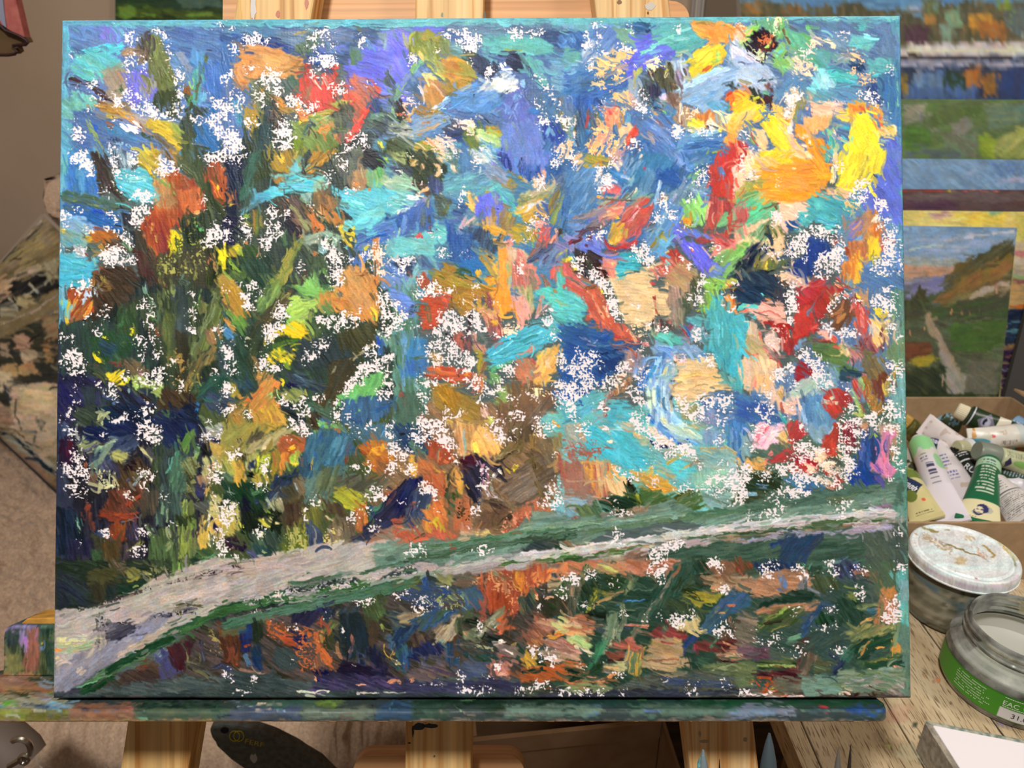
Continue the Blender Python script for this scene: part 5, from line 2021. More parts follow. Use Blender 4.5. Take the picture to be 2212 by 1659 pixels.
p b95 ca5 20 70,158 100,162 120,156 120,166 60,166
s c98 dba 9 106,144 112,158
s ab5 cc6 4 116,158 118,164
p d85 c75 60 94,104 110,104 106,126 96,126
s c33 b55 3 95,110 96,126
p 6bb 5aa 60 196,140 221,138 221,166 200,166
s da5 ea4 6 190,146 192,152
s da4 ec6 5 188,158 196,164
p 25a 36b 60 188,120 221,120 221,138 198,136
h 8 26,4 44,0 60,4 50,8 34,10 24,12
h 8 0,18 8,24 14,34 16,44 8,52 0,50
h 8 58,28 70,28 78,36 92,32 104,28 106,40 110,52 92,54 60,52 56,42
h 9 96,32 104,36 108,50 94,52
h 7 44,46 60,50 54,56 66,60 74,74 80,80 94,82 98,92 92,100 80,100 76,92 60,94 44,92 42,80 40,70 44,64
h 7 92,2 100,4 100,14 94,14
h 7 80,18 90,18 86,28 96,26 94,34
h 7 58,4 72,6 68,10
h 8 119,16 125,16 124,20 120,20
h 6 26,40 32,40 30,58 22,58
k fdb 7 132,42 148,44 148,54 130,60
h 7 120,56 128,58 122,64
h 7 98,54 102,56 100,62
h 7 178,28 192,28 190,44 182,44
h 6 190,52 198,56 206,56 192,68 182,64
h 8 124,100 140,94 148,92 140,104 138,112
h 7 30,106 46,110 60,114 90,114 96,122 70,118 48,118 40,124 32,118
h 7 94,104 102,104 110,116 118,122 130,118 120,112 134,106 128,124 112,130 100,128 94,120
h 7 100,132 110,132 110,144 104,140
h 7 34,124 40,126 44,150 40,156 34,140
h 7 58,146 66,146 76,150 84,140 84,150 70,160 60,158 54,162 40,162 34,166 60,166 60,150
h 7 30,160 46,158 46,166 28,166
h 7 118,144 128,154 130,166 122,166
h 7 134,128 140,130 138,136 134,136
h 6 146,126 152,128 154,138 146,134
h 8 145,140 152,148 153,166 148,160
h 8 134,156 144,152 140,160
h 7 172,152 178,158 180,166 172,166
h 7 198,76 204,78 200,100 196,94
h 7 204,90 221,74 221,110 214,108
h 7 190,118 206,112 221,120 221,140 210,140 198,142 194,130
h 6 208,142 216,148 216,158 208,154
h 7 154,124 172,130 170,142 160,130
k feb 6 164,120 184,122 180,132 168,128
@1220,620
p 5bb 6cc 20 0,0 16,4 24,24 26,44 0,42
s 4ab 9dd 1.5 0,36 20,42
p d64 c54 60 0,0 40,0 50,10 54,28 64,42 80,54 92,64 80,66 60,62 44,54 36,40 26,40 26,24 14,8
s ea7 d76 4 34,8 42,30 56,46
s e86 c54 3 24,10 32,36 50,46
s c43 b44 4 48,56 70,60 
s 953 754 6 24,2 40,0
s 423 643 2 42,32 45,33
s ed3 dc4 3 44,2 48,8
p ec9 db8 5 58,0 124,0 126,36 106,38 104,48 90,50 70,44 64,24 60,10
s fdb eca 4 74,4 80,14
p 343 875 80 48,4 58,0 58,10 50,14
s ab7 886 2 62,10 66,28 70,40
s b43 a44 4 107,8 110,34
s b77 967 4 124,4 126,20
p 987 c98 80 122,0 150,0 148,20 142,36 134,50 126,34
p 776 aa8 85 132,14 144,10 144,36 136,54 132,40
p 564 454 80 140,10 156,0 156,16 150,28 144,36
s 7a8 896 5 158,0 160,10
p 8b4 9c5 80 166,0 184,0 184,20 176,34 160,30 164,12
s dd4 cd5 5 170,26 176,40
s ec3 bc4 4 160,26 156,30
s dc4 232 4 188,2 190,6
p 4ab 5bb 85 180,10 188,6 190,20 198,32 218,38 221,50 218,80 210,82 210,110 214,124 196,122 204,110 190,100 182,96 178,80 166,76 176,60 166,44
s 5bc 3ab 9 200,44 204,70 200,110
s 6bc 5ab 6 180,40 184,70
s 389 5bb 2 190,70 192,100
p 6bb 5ab 20 146,36 160,36 166,50 150,46
p 246 135 40 206,4 221,0 221,20 206,20
p e93 fba 60 190,10 200,8 204,24 206,32 196,30
s d52 e73 3 202,12 200,22
s 346 413 7 196,4 212,2
s b42 d54 4 200,0 210,1
s 5bb 6cb 4 206,26 221,22
s e98 d87 5 210,30 221,28
p 544 8a8 85 104,40 134,38 132,54 126,56 118,46 110,60 102,60
s d64 e98 4 116,42 110,56
s ca6 b85 6 102,56 104,62
s c33 a44 5 122,40 130,42
s 453 344 4 128,44 128,52
p c33 36a 50 136,44 150,42 158,54 156,64 146,62 138,56
s a34 d65 7 140,52 150,62
s 26a 48b 4 146,50 150,58
p 8ab 69b 60 150,46 166,50 168,64 150,66
p 6cb 5ba 30 106,60 116,54 128,54 138,60 144,68 126,68 114,66
p 8ac 69c 40 104,62 114,66 126,70 144,66 166,74 170,80 150,84 120,78 108,80 104,72
s 58c 8ad 6 110,70 130,74
s 8ac aab 6 134,70 160,76
s d77 fba 5 92,66 102,70
p 25a 369 20 0,42 26,44 36,40 38,56 50,52 58,56 60,64 76,66 92,66 92,74 80,74 72,78 60,100 50,110 36,120 20,130 0,124
s 14a 25b 8 44,62 54,58
s b9a 79b 1.5 22,62 34,66 40,62
s 125 148 2.5 38,78 46,81 60,76 76,70
s 58b 36a 2 40,70 60,69 70,68
s c44 25a 3 78,68 92,68
p 248 137 60 40,90 56,84 70,80 66,96 44,106
p 98a a87 60 70,76 90,74 92,84 80,100 74,96
s a53 c65 5 84,78 84,86
p 79c 8ad 110 92,84 104,78 100,96 86,110 80,104
s c85 dba 5 78,106 70,122 58,128
p b85 754 60 60,118 76,104 80,110 70,126 58,128
s c76 a65 6 58,124 48,134 48,150
s 954 b76 6 50,140 48,158
p 6bb 5ac 155 20,130 40,122 48,130 42,166 0,166 0,136 12,140
s 5ac 6bb 8 0,160 40,140
p 5bc 4ab 10 54,134 76,134 80,160 70,166 50,166
s 9a8 8aa 4 60,160 76,164
p 58c 7ad 105 108,80 120,76 132,80 130,90 122,96 110,110 98,120 86,116 96,98
s 37c 25b 6 100,94 92,110 86,118
s adf 9ce 5 116,82 104,104
s 5ac 48c 5 108,92 100,112
p 7ad aca 95 120,90 132,86 134,104 124,116 112,114
s ccb bb6 5 122,94 116,108
s 9cc bdd 3 108,108 132,104
s 26b 59c 4 84,124 94,120
p 8ad bdd 90 98,112 116,110 130,118 126,130 128,142 134,152 144,166 104,166 100,150 96,140 96,124
s dec bdc 8 102,118 102,140 108,150
s 59c 7ad 5 110,116 112,142 122,150
s cdd adf 4 118,118 120,140 130,152
s 456 567 4 128,120 126,134 130,144
s 8bd 9ce 8 126,150 138,166
s cdb dda 8 114,156 122,164
s 37c 48d 5 98,152 108,164
s b96 fdb 4 115,136 116,143
s c95 da8 3 110,158 112,161
p ec9 db8 5 134,92 150,84 176,80 180,94 186,106 200,112 202,120 180,122 160,134 136,142 130,130 130,118 134,106
s db6 ec8 7 136,108 160,104 188,110
s d96 ea6 4 150,108 180,106
s eb5 dc8 4 128,118 142,110
s a97 ba7 1.5 146,120 170,116
s 6bb fdc 5 124,88 130,90
s fca d98 4 130,82 134,90
s b85 fdc 3 120,90 126,88
p 79a 58b 60 134,78 160,78 170,76 172,84 140,86
p 8ba 5aa 60 184,100 202,110 200,120 188,116
p db8 c97 60 212,82 221,80 221,124 212,120
s c54 d98 3 212,86 214,112
p 58a 46a 155 166,130 180,124 200,124 221,130 221,166 160,166
s 57a 69a 9 180,140 221,150
s 468 9ab 3 200,130 216,140
p 79b 98a 30 160,150 180,146 180,166 156,166
p aa7 885 60 136,140 156,138 160,150 150,160 140,156
h 9 50,12 60,14 64,24 68,38 62,36 54,26
h 8 50,0 58,0 56,10 50,10
h 7 80,18 88,16 88,30 82,30
h 7 84,34 92,36 104,44 98,54 96,62 90,58 86,50
k fda 7 82,40 96,44 98,60 90,62 78,52
h 7 114,48 126,48 126,52 114,54
h 8 160,0 166,0 162,20 158,18
h 7 152,14 160,22 154,26
h 7 146,8 152,10 146,24
h 7 160,46 166,54 168,62 156,58
h 7 156,60 162,62 162,70 156,68
h 7 188,4 192,10 192,24 188,16
h 7 200,8 206,8 202,18
h 8 192,22 202,26 200,32
h 7 88,62 96,64 96,74 92,80
h 8 16,74 24,78 36,74 38,80 30,90 22,96 36,108 34,124 22,128 6,128 0,124 0,116 16,114 6,104 6,94 0,92 12,84
h 8 36,86 44,90 40,96
h 8 66,94 80,86 76,96 64,104 58,112 50,126 42,118 46,110 56,100
h 8 88,104 100,98 94,108 84,116
h 7 76,120 96,118 90,126 80,128
h 7 0,134 16,138 12,148 22,160 14,162 4,152
h 7 40,132 54,136 52,148 44,148 38,146
h 6 76,128 94,132 94,150 84,144 80,134
h 7 80,148 96,150 104,160 100,166 80,166
k fde 7 128,82 148,86 148,92 130,94
h 7 162,84 178,82 172,94 160,90
h 8 134,132 150,136 148,154 138,148
h 7 160,130 178,128 174,144 164,158 152,158 148,164 144,150 156,144
h 7 180,130 202,128 196,140 194,152 180,152 188,138
h 7 182,154 190,160 188,166 182,166
h 7 16,160 28,162 28,166 14,166
h 6 218,126 221,132 218,132
k fdc 6 60,104 78,110 66,122
@1590,620
p 57a 68a 85 150,0 200,0 204,60 204,166 0,166 0,140
s 688 697 9 198,0 202,60 204,110
p 135 246 30 0,0 44,0 46,14 36,22 10,22 0,26
s 5cb 6cc 5 28,10 34,10
s e84 d73 5 34,15 42,15
p 344 445 80 44,0 64,0 62,20 58,26 48,20 44,10
p fba ea8 20 10,24 38,16 46,18 56,26 60,40 30,40 16,34
s d76 c66 2 26,30 38,28 54,36
s 5cb 6cc 5 2,30 8,22 28,24
s 5bb 7bb 4 14,32 26,38
s e76 d65 5 4,30 12,28
p 5bc 4bc 60 0,32 10,34 14,50 12,78 0,84
p ec9 dba 80 14,40 28,42 24,54 30,60 36,76 52,96 48,104 46,120 56,120 56,136 50,140 36,130 14,122 6,116 4,86 12,80
p cb8 a96 40 12,56 30,60 36,78 20,90 10,84
s d65 e87 4 10,84 28,80
p fb7 eb8 100 18,104 44,104 40,122 20,122
s d76 e98 4 24,106 20,120
s ca6 db8 6 50,124 56,134
p c33 a32 60 28,42 36,40 70,44 104,36 108,28 122,10 132,0 74,0 72,20 72,30 66,44 70,54 60,70 56,78 68,80 76,60 86,58 98,50 
p d43 c33 80 70,30 90,24 98,48 84,56 68,62
p b22 a33 60 34,40 68,44 62,54 50,54 36,48
p a33 c44 85 50,52 62,56 68,62 72,74 62,84 54,74
p c33 b34 40 76,0 100,0 94,16 80,24 72,22
s 667 778 3 106,2 96,18 84,36
s e87 d65 4 26,52 36,74 44,84 52,94
s c44 b43 2 40,84 50,88 54,96
p fdc eba 60 34,54 48,54 52,76 40,80
s c33 d66 4 90,50 96,46
p 853 643 120 110,28 130,14 138,18 142,34 134,44 126,52 114,50 106,38
s b84 a64 4 112,36 130,24
s b75 a64 7 118,44 130,30
p d54 c44 85 136,12 148,14 158,30 158,44 154,58 146,56 142,36
s e98 d77 5 148,20 152,50
s e75 d54 4 140,40 148,54
s e98 c65 4 128,8 136,12 
p c96 b85 70 138,6 156,4 160,24 150,18
s fd4 ec4 5 142,8 148,14
p 864 ca7 60 112,8 128,8 122,16 112,22
p 684 574 15 86,60 100,60 116,62 122,68 140,72 146,72 138,86 130,92 140,94 150,100 146,106 132,110 114,104 104,88 92,78 84,68
s 784 895 4 90,62 88,70
s 833 a54 5 90,62 116,64
s 843 753 5 140,70 160,74
p 79b 8ad 60 70,70 84,60 80,72 72,76
p fba ea9 30 96,54 110,52 122,60 116,64 100,58
s d54 e65 7 114,56 120,66
p fca ec8 60 122,66 140,70 134,76 134,84 128,82 120,74
s e64 d54 4 132,89 136,90
p 844 b77 60 146,66 156,54 168,62 176,74 166,80 148,80
s 833 a54 3 156,60 140,88
p a66 c88 60 136,76 150,74 150,88 138,90
p eca ec5 60 158,36 184,40 184,62 180,68 168,72 160,60
s fd3 ed4 8 164,24 176,34
s ed3 ca3 5 172,36 182,30
s 644 855 4 176,42 172,60
p 696 786 85 182,66 200,60 200,90 184,88 176,80
s 583 694 7 148,76 164,80
p 764 874 60 152,84 176,82 180,94 174,110 160,112 152,100
p 843 742 85 160,110 184,96 178,112 176,140 164,130
s b77 a66 5 148,100 156,108
p a73 b84 110 150,104 158,110 166,136 178,148 172,154 160,150 150,120
s 963 ca5 2 154,114 166,140
s da4 ca4 4 186,100 180,112 178,130
p a95 896 85 180,104 188,106 184,130 178,134
p 246 356 20 128,96 150,100 150,108 134,112 124,108
p 8ac 586 60 108,94 124,96 124,112 110,108
p b23 a22 20 72,88 86,90 92,104 88,112 74,116 70,100
p 687 567 60 62,84 74,80 74,90 64,90
p 8ab bcb 140 88,106 112,104 118,116 100,128 84,130 62,134 66,120
p bcb 9ba 150 60,122 88,112 100,118 80,130 62,136
s 25a 34a 4 55,125 66,122
p 58b 69b 85 76,134 96,128 104,136 104,144 122,160 124,166 84,166 78,150
s 8ac 9bd 5 78,136 84,166
s 79b 6ac 7 94,136 104,158
p 5ab 8ab 30 104,104 120,112 120,128 108,130 98,124
p b33 c43 60 98,118 108,124 118,120 130,126 140,134 134,142 126,150 122,156 112,150 102,142 100,136 106,128
s c44 d65 4 118,118 110,122
s dca eca 5 102,136 124,140
s bb9 dca 4 112,134 118,130
p b43 d66 60 140,106 146,108 150,140 156,154 150,154 140,128
s 8b7 9c8 4 148,108 154,134
s 7b8 8a7 5 138,128 148,140
s bc6 9c6 5 142,134 150,150 156,156
s cd4 bc5 5 150,152 156,158
s 7b7 8a6 3 152,120 160,146
p 699 7aa 85 186,110 204,100 204,160 194,166 186,140
p fcb eb9 30 54,136 70,134 74,150 56,150
s c65 a65 5 52,136 56,150
s d44 c33 5 66,166 76,158
s fcd fdd 8 40,162 56,164
p 47a 35a 20 0,126 24,130 50,146 60,160 30,166 0,166
s 39a 4aa 5 50,148 62,164
h 9 62,8 72,4 72,20 68,30 70,40 66,42 60,36 60,24
h 9 110,24 122,8 126,6 120,14 112,28 108,36
h 9 102,36 106,44 118,50 130,52 140,38 136,48 142,56 130,60 118,56 104,50 100,42
h 8 130,50 146,52 144,60 134,62
h 7 160,8 172,4 188,0 190,20 196,34 192,44 184,40 176,24 164,20
h 8 184,24 192,28 190,50 184,58
h 6 190,56 198,62 190,64
h 8 76,80 84,74 90,84 100,80 104,92 110,104 114,114 104,120 94,110 92,100 86,90 76,88
h 7 62,90 70,94 70,104 74,118 66,122 58,110 52,112 48,104 54,98 62,100
h 7 174,76 182,76 180,82
h 7 182,86 200,92 198,112 190,110
h 7 38,60 44,60 44,74 40,72
h 7 36,100 44,106 42,130 36,126 38,110
h 6 184,108 196,110 188,130 184,124
h 8 128,114 134,114 136,128 138,132 128,126
h 8 134,138 142,142 144,148 134,154 126,150
h 7 122,158 150,154 160,150 170,156 178,150 182,130 192,140 192,166 124,166
h 7 156,132 160,140 158,140
h 7 195,142 201,142 201,166 195,166
h 6 14,130 26,132 24,136
h 7 14,142 42,140 44,148 30,150
h 7 28,158 40,148 48,154 36,162 30,166
h 7 60,144 68,142 72,150 60,154
h 6 100,130 108,134 102,134
h 6 124,10 138,8 150,16 160,22
k ecb 6 46,48 60,50 60,66 50,70
@110,915
p 223 334 85 7,0 221,0 221,166 5,166
p 235 457 80 8,0 22,0 18,20 10,30 7,30
p 313 324 85 10,20 24,10 30,40 22,60 10,44
s 713 512 4 24,16 22,38
p 125 236 20 36,6 70,0 100,0 110,6 96,16 60,20 40,20
p 346 568 150 60,24 96,10 106,20 100,36 80,40 60,52 44,50
p 664 896 150 30,26 38,18 60,22 50,34 34,34
s aa8 897 4 34,22 40,16
s 445 778 3 38,34 56,24
s 898 687 7 50,34 72,24 60,44 44,54
s cc9 8a8 3 50,32 78,20
p bb6 995 20 70,32 92,34 92,44 84,50 76,44
p 446 568 60 56,50 72,42 84,56 60,60
p 654 887 60 106,30 112,28 126,40 124,50 112,40
s cc9 aa7 4 108,32 118,38 124,46
s 987 443 3 98,40 104,32
p 432 653 60 80,56 106,38 112,46 124,52 120,70 94,90 80,86
p 322 212 30 84,54 100,44 104,50 90,60
s 678 9aa 4 116,56 106,66 98,76
s 347 458 4 94,66 88,72
s 565 785 4 112,66 116,58
k cc9 6 52,54 72,54 80,76 76,80 56,78
s cc9 dda 3 56,77 78,75
s bb8 995 2 58,62 74,60
p 654 865 60 46,56 56,60 54,76 44,74
s 843 953 5 42,46 40,54
p 222 334 20 20,66 50,70 60,90 30,90
p 532 843 60 70,80 110,76 112,90 100,110 60,108
s b42 943 4 112,82 98,92 84,100
s ddb db8 3 96,93 102,90
p db9 cb8 60 84,80 92,78 92,88 86,84
p 843 a42 80 40,94 48,98 50,110 56,124 50,128 42,112
p a42 832 20 58,106 84,106 108,108 84,116 80,140 72,140 70,118 58,116
s b52 932 3 60,110 100,108
s 876 556 2 84,118 106,112
p 832 952 85 72,116 92,120 90,140 74,140
p 346 457 30 52,128 66,124 72,134 66,140 54,136
p 443 654 85 108,80 130,76 124,110 110,114
p 354 343 80 96,104 106,96 104,106
p 123 235 80 5,100 30,100 44,150 5,160
s 476 7a8 4 24,102 32,118 34,130
s 7a8 9b9 5 33,122 34,128
p 224 335 80 20,140 46,140 50,156 20,160
p 443 553 80 46,130 84,140 84,166 60,166
p 542 753 80 60,140 82,140 80,166 66,166
p 464 353 60 50,150 60,150 66,166 50,166
p 334 546 85 88,124 106,120 104,140 92,142
s a9b 546 2 98,126 104,140
p 333 545 85 84,144 110,138 100,160 84,164
s aa6 663 5 98,150 112,140
p 344 455 80 120,10 160,10 180,30 172,90 130,90 124,50
p 125 236 60 130,0 176,0 178,10 150,30 136,24
p 465 586 100 140,50 150,36 164,40 160,80 140,84
s 6a9 486 3 138,60 150,34
p 575 8a3 110 156,30 162,14 172,6 174,14 164,28 156,36
s 694 473 7 158,28 168,10
p 343 453 80 124,20 134,20 130,80 122,76
p 344 576 85 126,84 156,80 158,120 124,124
s 797 697 4 134,90 132,110
s 686 aa8 3 140,100 138,120
s 9b7 7a4 5 176,30 170,50
s 8a8 697 6 172,36 178,24
p 442 896 60 162,40 174,40 174,90 162,86
k 885 4 162,40 174,40 174,92 162,86
p 674 9a4 85 158,94 172,92 176,150 166,166 150,166 152,140
s 9b4 ab6 5 162,90 160,110
s 8a4 684 7 168,110 164,140 
p 342 232 60 150,112 176,110 160,124 150,124
p 453 574 85 120,130 150,120 150,166 116,166
s cc8 995 9 123,131 127,133
s aa7 786 5 138,124 142,140
s 785 896 7 136,150 144,140
p 564 8a7 60 110,120 124,126 116,140
p 999 abb 30 184,4 206,0 206,20 184,24
p ca5 ba4 40 190,22 210,14 221,30 221,60 210,44 194,36
p 111 232 30 180,28 190,26 192,38 182,38
p 224 336 40 188,16 208,18 206,26 194,22
p bb8 aa6 60 180,40 200,38 206,50 184,70
s d96 fcb 8 188,46 198,56
p a75 986 85 176,64 190,60 190,74 178,74
p 446 336 60 172,76 186,72 184,88 174,88
s da5 cb7 5 188,76 184,88
p 686 465 30 204,60 218,56 218,68 208,72
p bb6 dc9 60 190,88 210,84 200,110 186,108
p 555 676 30 172,94 190,90 186,106 172,104
p db6 ca3 95 180,108 206,110 206,134 196,140 176,150 176,130
s ddb eec 4 190,104 186,124
s ddb eec 5 190,130 190,150
p 225 114 80 191,112 196,112 199,128 191,127
p 454 675 60 190,134 196,128 194,144
p 463 254 30 172,150 200,150 221,160 221,166 170,166
s 475 696 4 178,162 196,158
p 423 312 60 208,138 221,136 221,152 210,150
p 332 453 60 200,96 221,90 221,120 210,120
p a84 ca4 60 210,40 221,36 221,70
k ddd 6 18,0 36,10 34,24 24,20
h 6 20,0 24,4 26,12 20,12
h 7 24,26 30,28 38,40 36,50 28,44
h 6 8,50 24,56 40,50 48,66 30,68 16,64 10,58
h 6 18,76 40,76 42,88 46,94 28,92 22,84
h 6 62,10 66,20 58,20
h 7 100,0 122,0 130,10 126,28 118,20 104,16 106,8
h 7 108,54 124,60 116,76 104,78 112,68
h 7 84,78 92,80 94,90 86,84
h 7 60,126 72,132 70,138 64,134
h 6 106,122 116,128 108,136
h 7 94,150 114,148 116,156 98,160
h 6 132,84 142,88 130,92
h 6 144,118 150,120 148,128 144,126
h 7 184,16 206,0 208,16 198,18 184,24
h 7 186,48 204,42 206,56 200,64 208,72 194,74 192,60
h 8 212,32 221,32 221,44
h 7 204,96 221,106 220,120 206,120 208,134 206,160 196,150 200,136 202,118
h 7 190,84 196,86 194,94
h 6 214,156 221,160 221,166
h 5 30,138 38,144 32,144
@480,915
p 563 453 60 0,0 221,0 221,166 0,166
p a94 884 130 0,0 60,0 50,20 30,34 0,50
p ca4 b93 20 50,0 80,0 66,6 52,6
p 443 654 130 28,26 44,8 50,14 34,32
p ba7 996 130 40,20 74,6 90,6 70,26 50,34 24,36
s eda ed9 4 46,32 54,28
p 332 653 60 20,34 34,36 26,44 20,42
s 443 886 6 18,18 24,24
p bb5 994 60 0,40 22,44 16,60 0,60
p da4 c94 85 14,46 24,44 28,60 28,70 14,70
p aa5 ddc 85 26,42 38,34 44,36 36,60 30,60
p dd3 8a4 88 40,40 56,38 54,56 40,60
s 9a4 563 5 46,46 44,60
p a83 982 85 58,36 68,30 68,60 58,68
p 235 346 60 30,48 38,46 38,56 32,56
p ba4 a94 85 34,60 54,58 56,70 36,72
p 112 121 30 30,58 38,60 32,66
p c63 a53 40 66,24 74,14 98,14 102,30 92,38 90,50 72,46
p d84 e93 85 68,36 80,34 78,50 70,60
s fc3 eb3 6 78,32 88,27
p 9d5 cc4 85 82,36 92,36 93,52 84,54
s ed3 db4 6 84,46 90,52
p 8b6 6a6 60 72,46 82,48 74,56
p 455 876 40 88,0 104,0 104,14 90,12
p 7b6 6a7 30 104,6 140,0 140,8 120,6 110,10
p 368 478 110 102,14 120,6 146,10 160,10 160,36 140,56 120,70 96,76 92,60 96,36
s 25a 368 5 120,8 118,24
s 47a 25a 4 110,34 114,44
s 48a 589 8 140,14 130,40 124,50
s 69b 48a 4 150,14 140,40
s 25a 247 6 104,40 98,60
p 356 246 80 90,40 104,36 104,56 92,66
s cb4 b95 3 110,38 106,50 108,56
s 567 457 6 154,20 148,40
p 578 368 60 146,0 210,0 210,24 190,30 164,20
s 6ad 58b 2 194,8 190,16
s b65 974 4 134,6 142,12
p c83 b52 40 162,26 180,18 198,22 204,40 196,54 180,58 168,50 174,40
s ea3 d93 5 178,30 186,38 196,24
s a42 b53 6 164,30 176,36
p 964 753 60 186,46 200,50 198,62 186,60
s 843 654 5 150,38 148,50
p 577 687 110 96,66 150,50 150,70 128,90 100,96
p 564 786 120 120,50 140,50 136,80 110,86
s 48b 59b 5 122,84 124,88
p 554 665 150 146,60 200,60 200,76 160,90 130,80
p 235 346 120 44,90 66,66 84,54 92,58 88,70 70,80 58,96
s 133 234 6 70,66 90,64
s 7ab 346 3 54,98 72,76
p 243 142 60 0,70 56,72 52,100 36,130 20,100 0,90
s 9aa 465 2.5 6,80 16,84
p 113 124 60 20,86 30,84 36,110 26,120
s 585 364 5 36,86 50,80
s 237 347 5 38,96 44,94
p 443 653 60 66,80 90,70 96,86 96,120 76,130 66,110
p 432 543 85 74,96 96,90 92,120 74,124
p 654 875 60 84,66 100,64 98,84 88,84
s bb9 8bc 4 88,72 92,82
p 996 bba 60 56,96 66,88 72,96 66,106 56,102
p bb3 993 30 136,76 150,76 170,86 176,92 168,100 150,104 134,92 
s cc3 aa3 4 134,90 150,102 164,104
s 896 674 5 168,80 180,86
p 543 653 60 116,88 140,92 150,110 120,108
p 885 665 60 118,112 140,118 150,120 140,112 
s cb8 997 2.5 122,110 136,118 148,120
s 9a5 785 6 112,94 122,104
p 663 883 80 100,104 112,96 118,110 112,130 90,140 86,120
s a93 8a3 3 102,110 96,130
p 232 121 60 20,104 70,104 70,130 50,140 22,130
p cc4 eda 30 40,112 58,112 68,120 56,126 46,118
s dda cc9 4 62,116 60,124
p cb5 995 80 0,100 18,92 22,110 20,130 8,134 0,130
s dc4 bb4 5 18,120 26,124
s 8a3 573 5 50,102 62,112
p 344 575 60 30,130 60,126 70,140 60,160 36,160
s bb9 dda 6 44,130 50,136
p 324 213 30 4,138 30,142 28,154 8,150
s b95 764 4 12,146 14,152
p 355 244 60 34,142 56,150 60,164 40,160
s cc8 9a7 4 46,152 58,160
s 446 347 6 32,154 44,166
p 563 672 85 80,130 110,128 116,150 90,160 70,156
k bb6 5 76,130 112,126 114,156 80,156
p 346 457 80 100,120 116,128 122,144 120,160 106,160 104,140
p 654 875 80 136,114 160,110 160,140 130,156 120,150 124,130
s ba8 a97 4 142,124 138,136
k dc7 5 122,130 136,130 134,148 124,146
p 955 a53 20 130,150 156,146 150,156 130,160
s c73 a54 3 148,154 144,162
p b63 c74 85 156,100 172,100 172,128 160,128
s ea4 c63 5 168,96 172,120
p 246 479 150 176,100 196,90 210,80 210,100 190,118 176,118
s 586 476 6 178,106 200,92
p 753 964 60 176,92 200,84 194,94 178,98
p d84 c63 150 184,112 206,98 206,104 190,116
p c63 a53 60 194,84 208,78 208,90 198,92
p 224 335 130 200,86 221,66 221,110 196,124 184,130 160,136
p 346 335 150 150,140 180,120 200,116 204,140 170,160 140,164
s b54 954 7 200,118 221,116
p a75 865 30 190,126 221,120 221,150 180,156 160,166 150,160
s bb9 998 3 190,146 221,150
h 8 88,0 102,0 104,12 98,14 92,8
h 7 76,12 82,12 80,16
h 7 150,6 166,2 164,14 156,12
h 6 138,0 150,0 146,6
h 7 172,0 182,0 180,6 174,6
h 8 198,0 206,0 208,14 212,24 206,26 200,14
h 7 200,24 214,26 216,50 204,60 196,60 200,50 200,36
h 8 6,38 20,32 20,42 12,44
h 8 0,42 8,44 4,46
h 8 50,46 54,44 54,60 50,66
h 8 64,60 68,62 67,66
h 8 36,72 50,70 52,82 46,76 38,78
h 8 156,50 162,52 160,58
h 7 164,52 178,50 176,58
h 7 104,88 112,86 114,100 106,94
h 9 100,98 104,98 99,114 95,112
h 8 176,78 194,78 194,86 180,92 172,92
h 8 168,100 176,96 174,108
h 7 174,116 190,118 186,124 178,126
h 7 0,96 16,92 14,110 4,124 0,124
h 7 38,124 52,124 50,138 42,132
h 8 0,138 4,140 4,156 0,160
h 6 154,104 160,104 158,122 154,120
h 6 60,88 68,88 64,92
h 9 214,88 216,90 215,94
h 6 210,10 221,50 221,60 216,60
@850,915
p 864 975 40 60,0 221,0 221,130 0,140 0,60
p 247 356 60 0,0 40,0 50,20 60,36 30,40 10,30 0,30
s 111 234 3 6,12 14,11
s 576 587 6 18,20 40,36
p 654 755 80 34,0 60,0 60,10 36,16
p c95 eb8 88 68,0 96,0 96,36 92,40 78,38 74,20
s ba9 8a9 4 84,8 86,36
s da7 c85 5 76,8 82,36
p fb6 eb6 60 96,6 110,2 128,20 130,32 118,38 100,40 94,30
s fe6 ed5 6 97,22 100,38
s fca fb7 7 108,12 122,28
s e87 d54 2 112,32 116,38
p b53 a42 100 40,20 56,20 70,28 74,44 60,50 44,44
s e85 b53 5 56,40 66,48
p db4 e94 85 20,36 28,36 30,60 22,62 18,46
s d94 ca3 3 43,40 50,56 62,60
p c74 b63 60 28,46 44,44 50,58 40,60 28,60
p 443 653 100 58,74 66,56 74,50 72,66 66,100 60,100
p 352 464 60 62,100 80,76 80,84 72,100 62,110
p da4 d95 85 72,56 80,54 84,76 84,86 78,80 74,70
p 223 335 60 80,40 92,40 106,38 118,42 108,52 106,80 104,90 96,96 90,84 82,66
p 512 413 20 80,40 98,40 102,48 86,54
s bac 878 3 98,52 104,44
s 645 967 4 110,50 114,60
p b79 ecd 85 106,52 112,46 114,64 110,80 106,72
s cbc dcd 6 110,72 116,88
p 223 334 60 118,48 130,46 130,64 120,70
p 565 797 85 114,56 120,70 120,80 116,76
s fed fff 5 126,54 119,66
s fed eed 3 126,56 130,60
s ed4 ec3 4 148,48 142,58
p 874 653 130 128,30 170,0 180,4 150,36 130,44 118,48
p 543 764 100 136,0 170,0 168,20 150,26 136,20
p 654 765 150 124,74 146,56 166,40 190,20 200,30 196,60 180,80 176,96 150,106 140,90
p 765 987 150 140,66 170,50 176,80 150,96 136,90
s a96 875 4 118,44 150,30
s 322 543 3 120,48 148,30
p 543 a84 90 164,10 170,10 168,40 164,38
s 874 542 6 166,42 168,64 180,90
s 432 a84 2 168,40 172,70
s 764 b95 4 180,92 192,112
p 875 654 60 172,20 190,16 194,40 180,60 172,50
p 985 b85 80 190,16 200,10 200,50 194,60
p 875 765 40 110,76 130,90 150,100 140,114 130,100 114,84
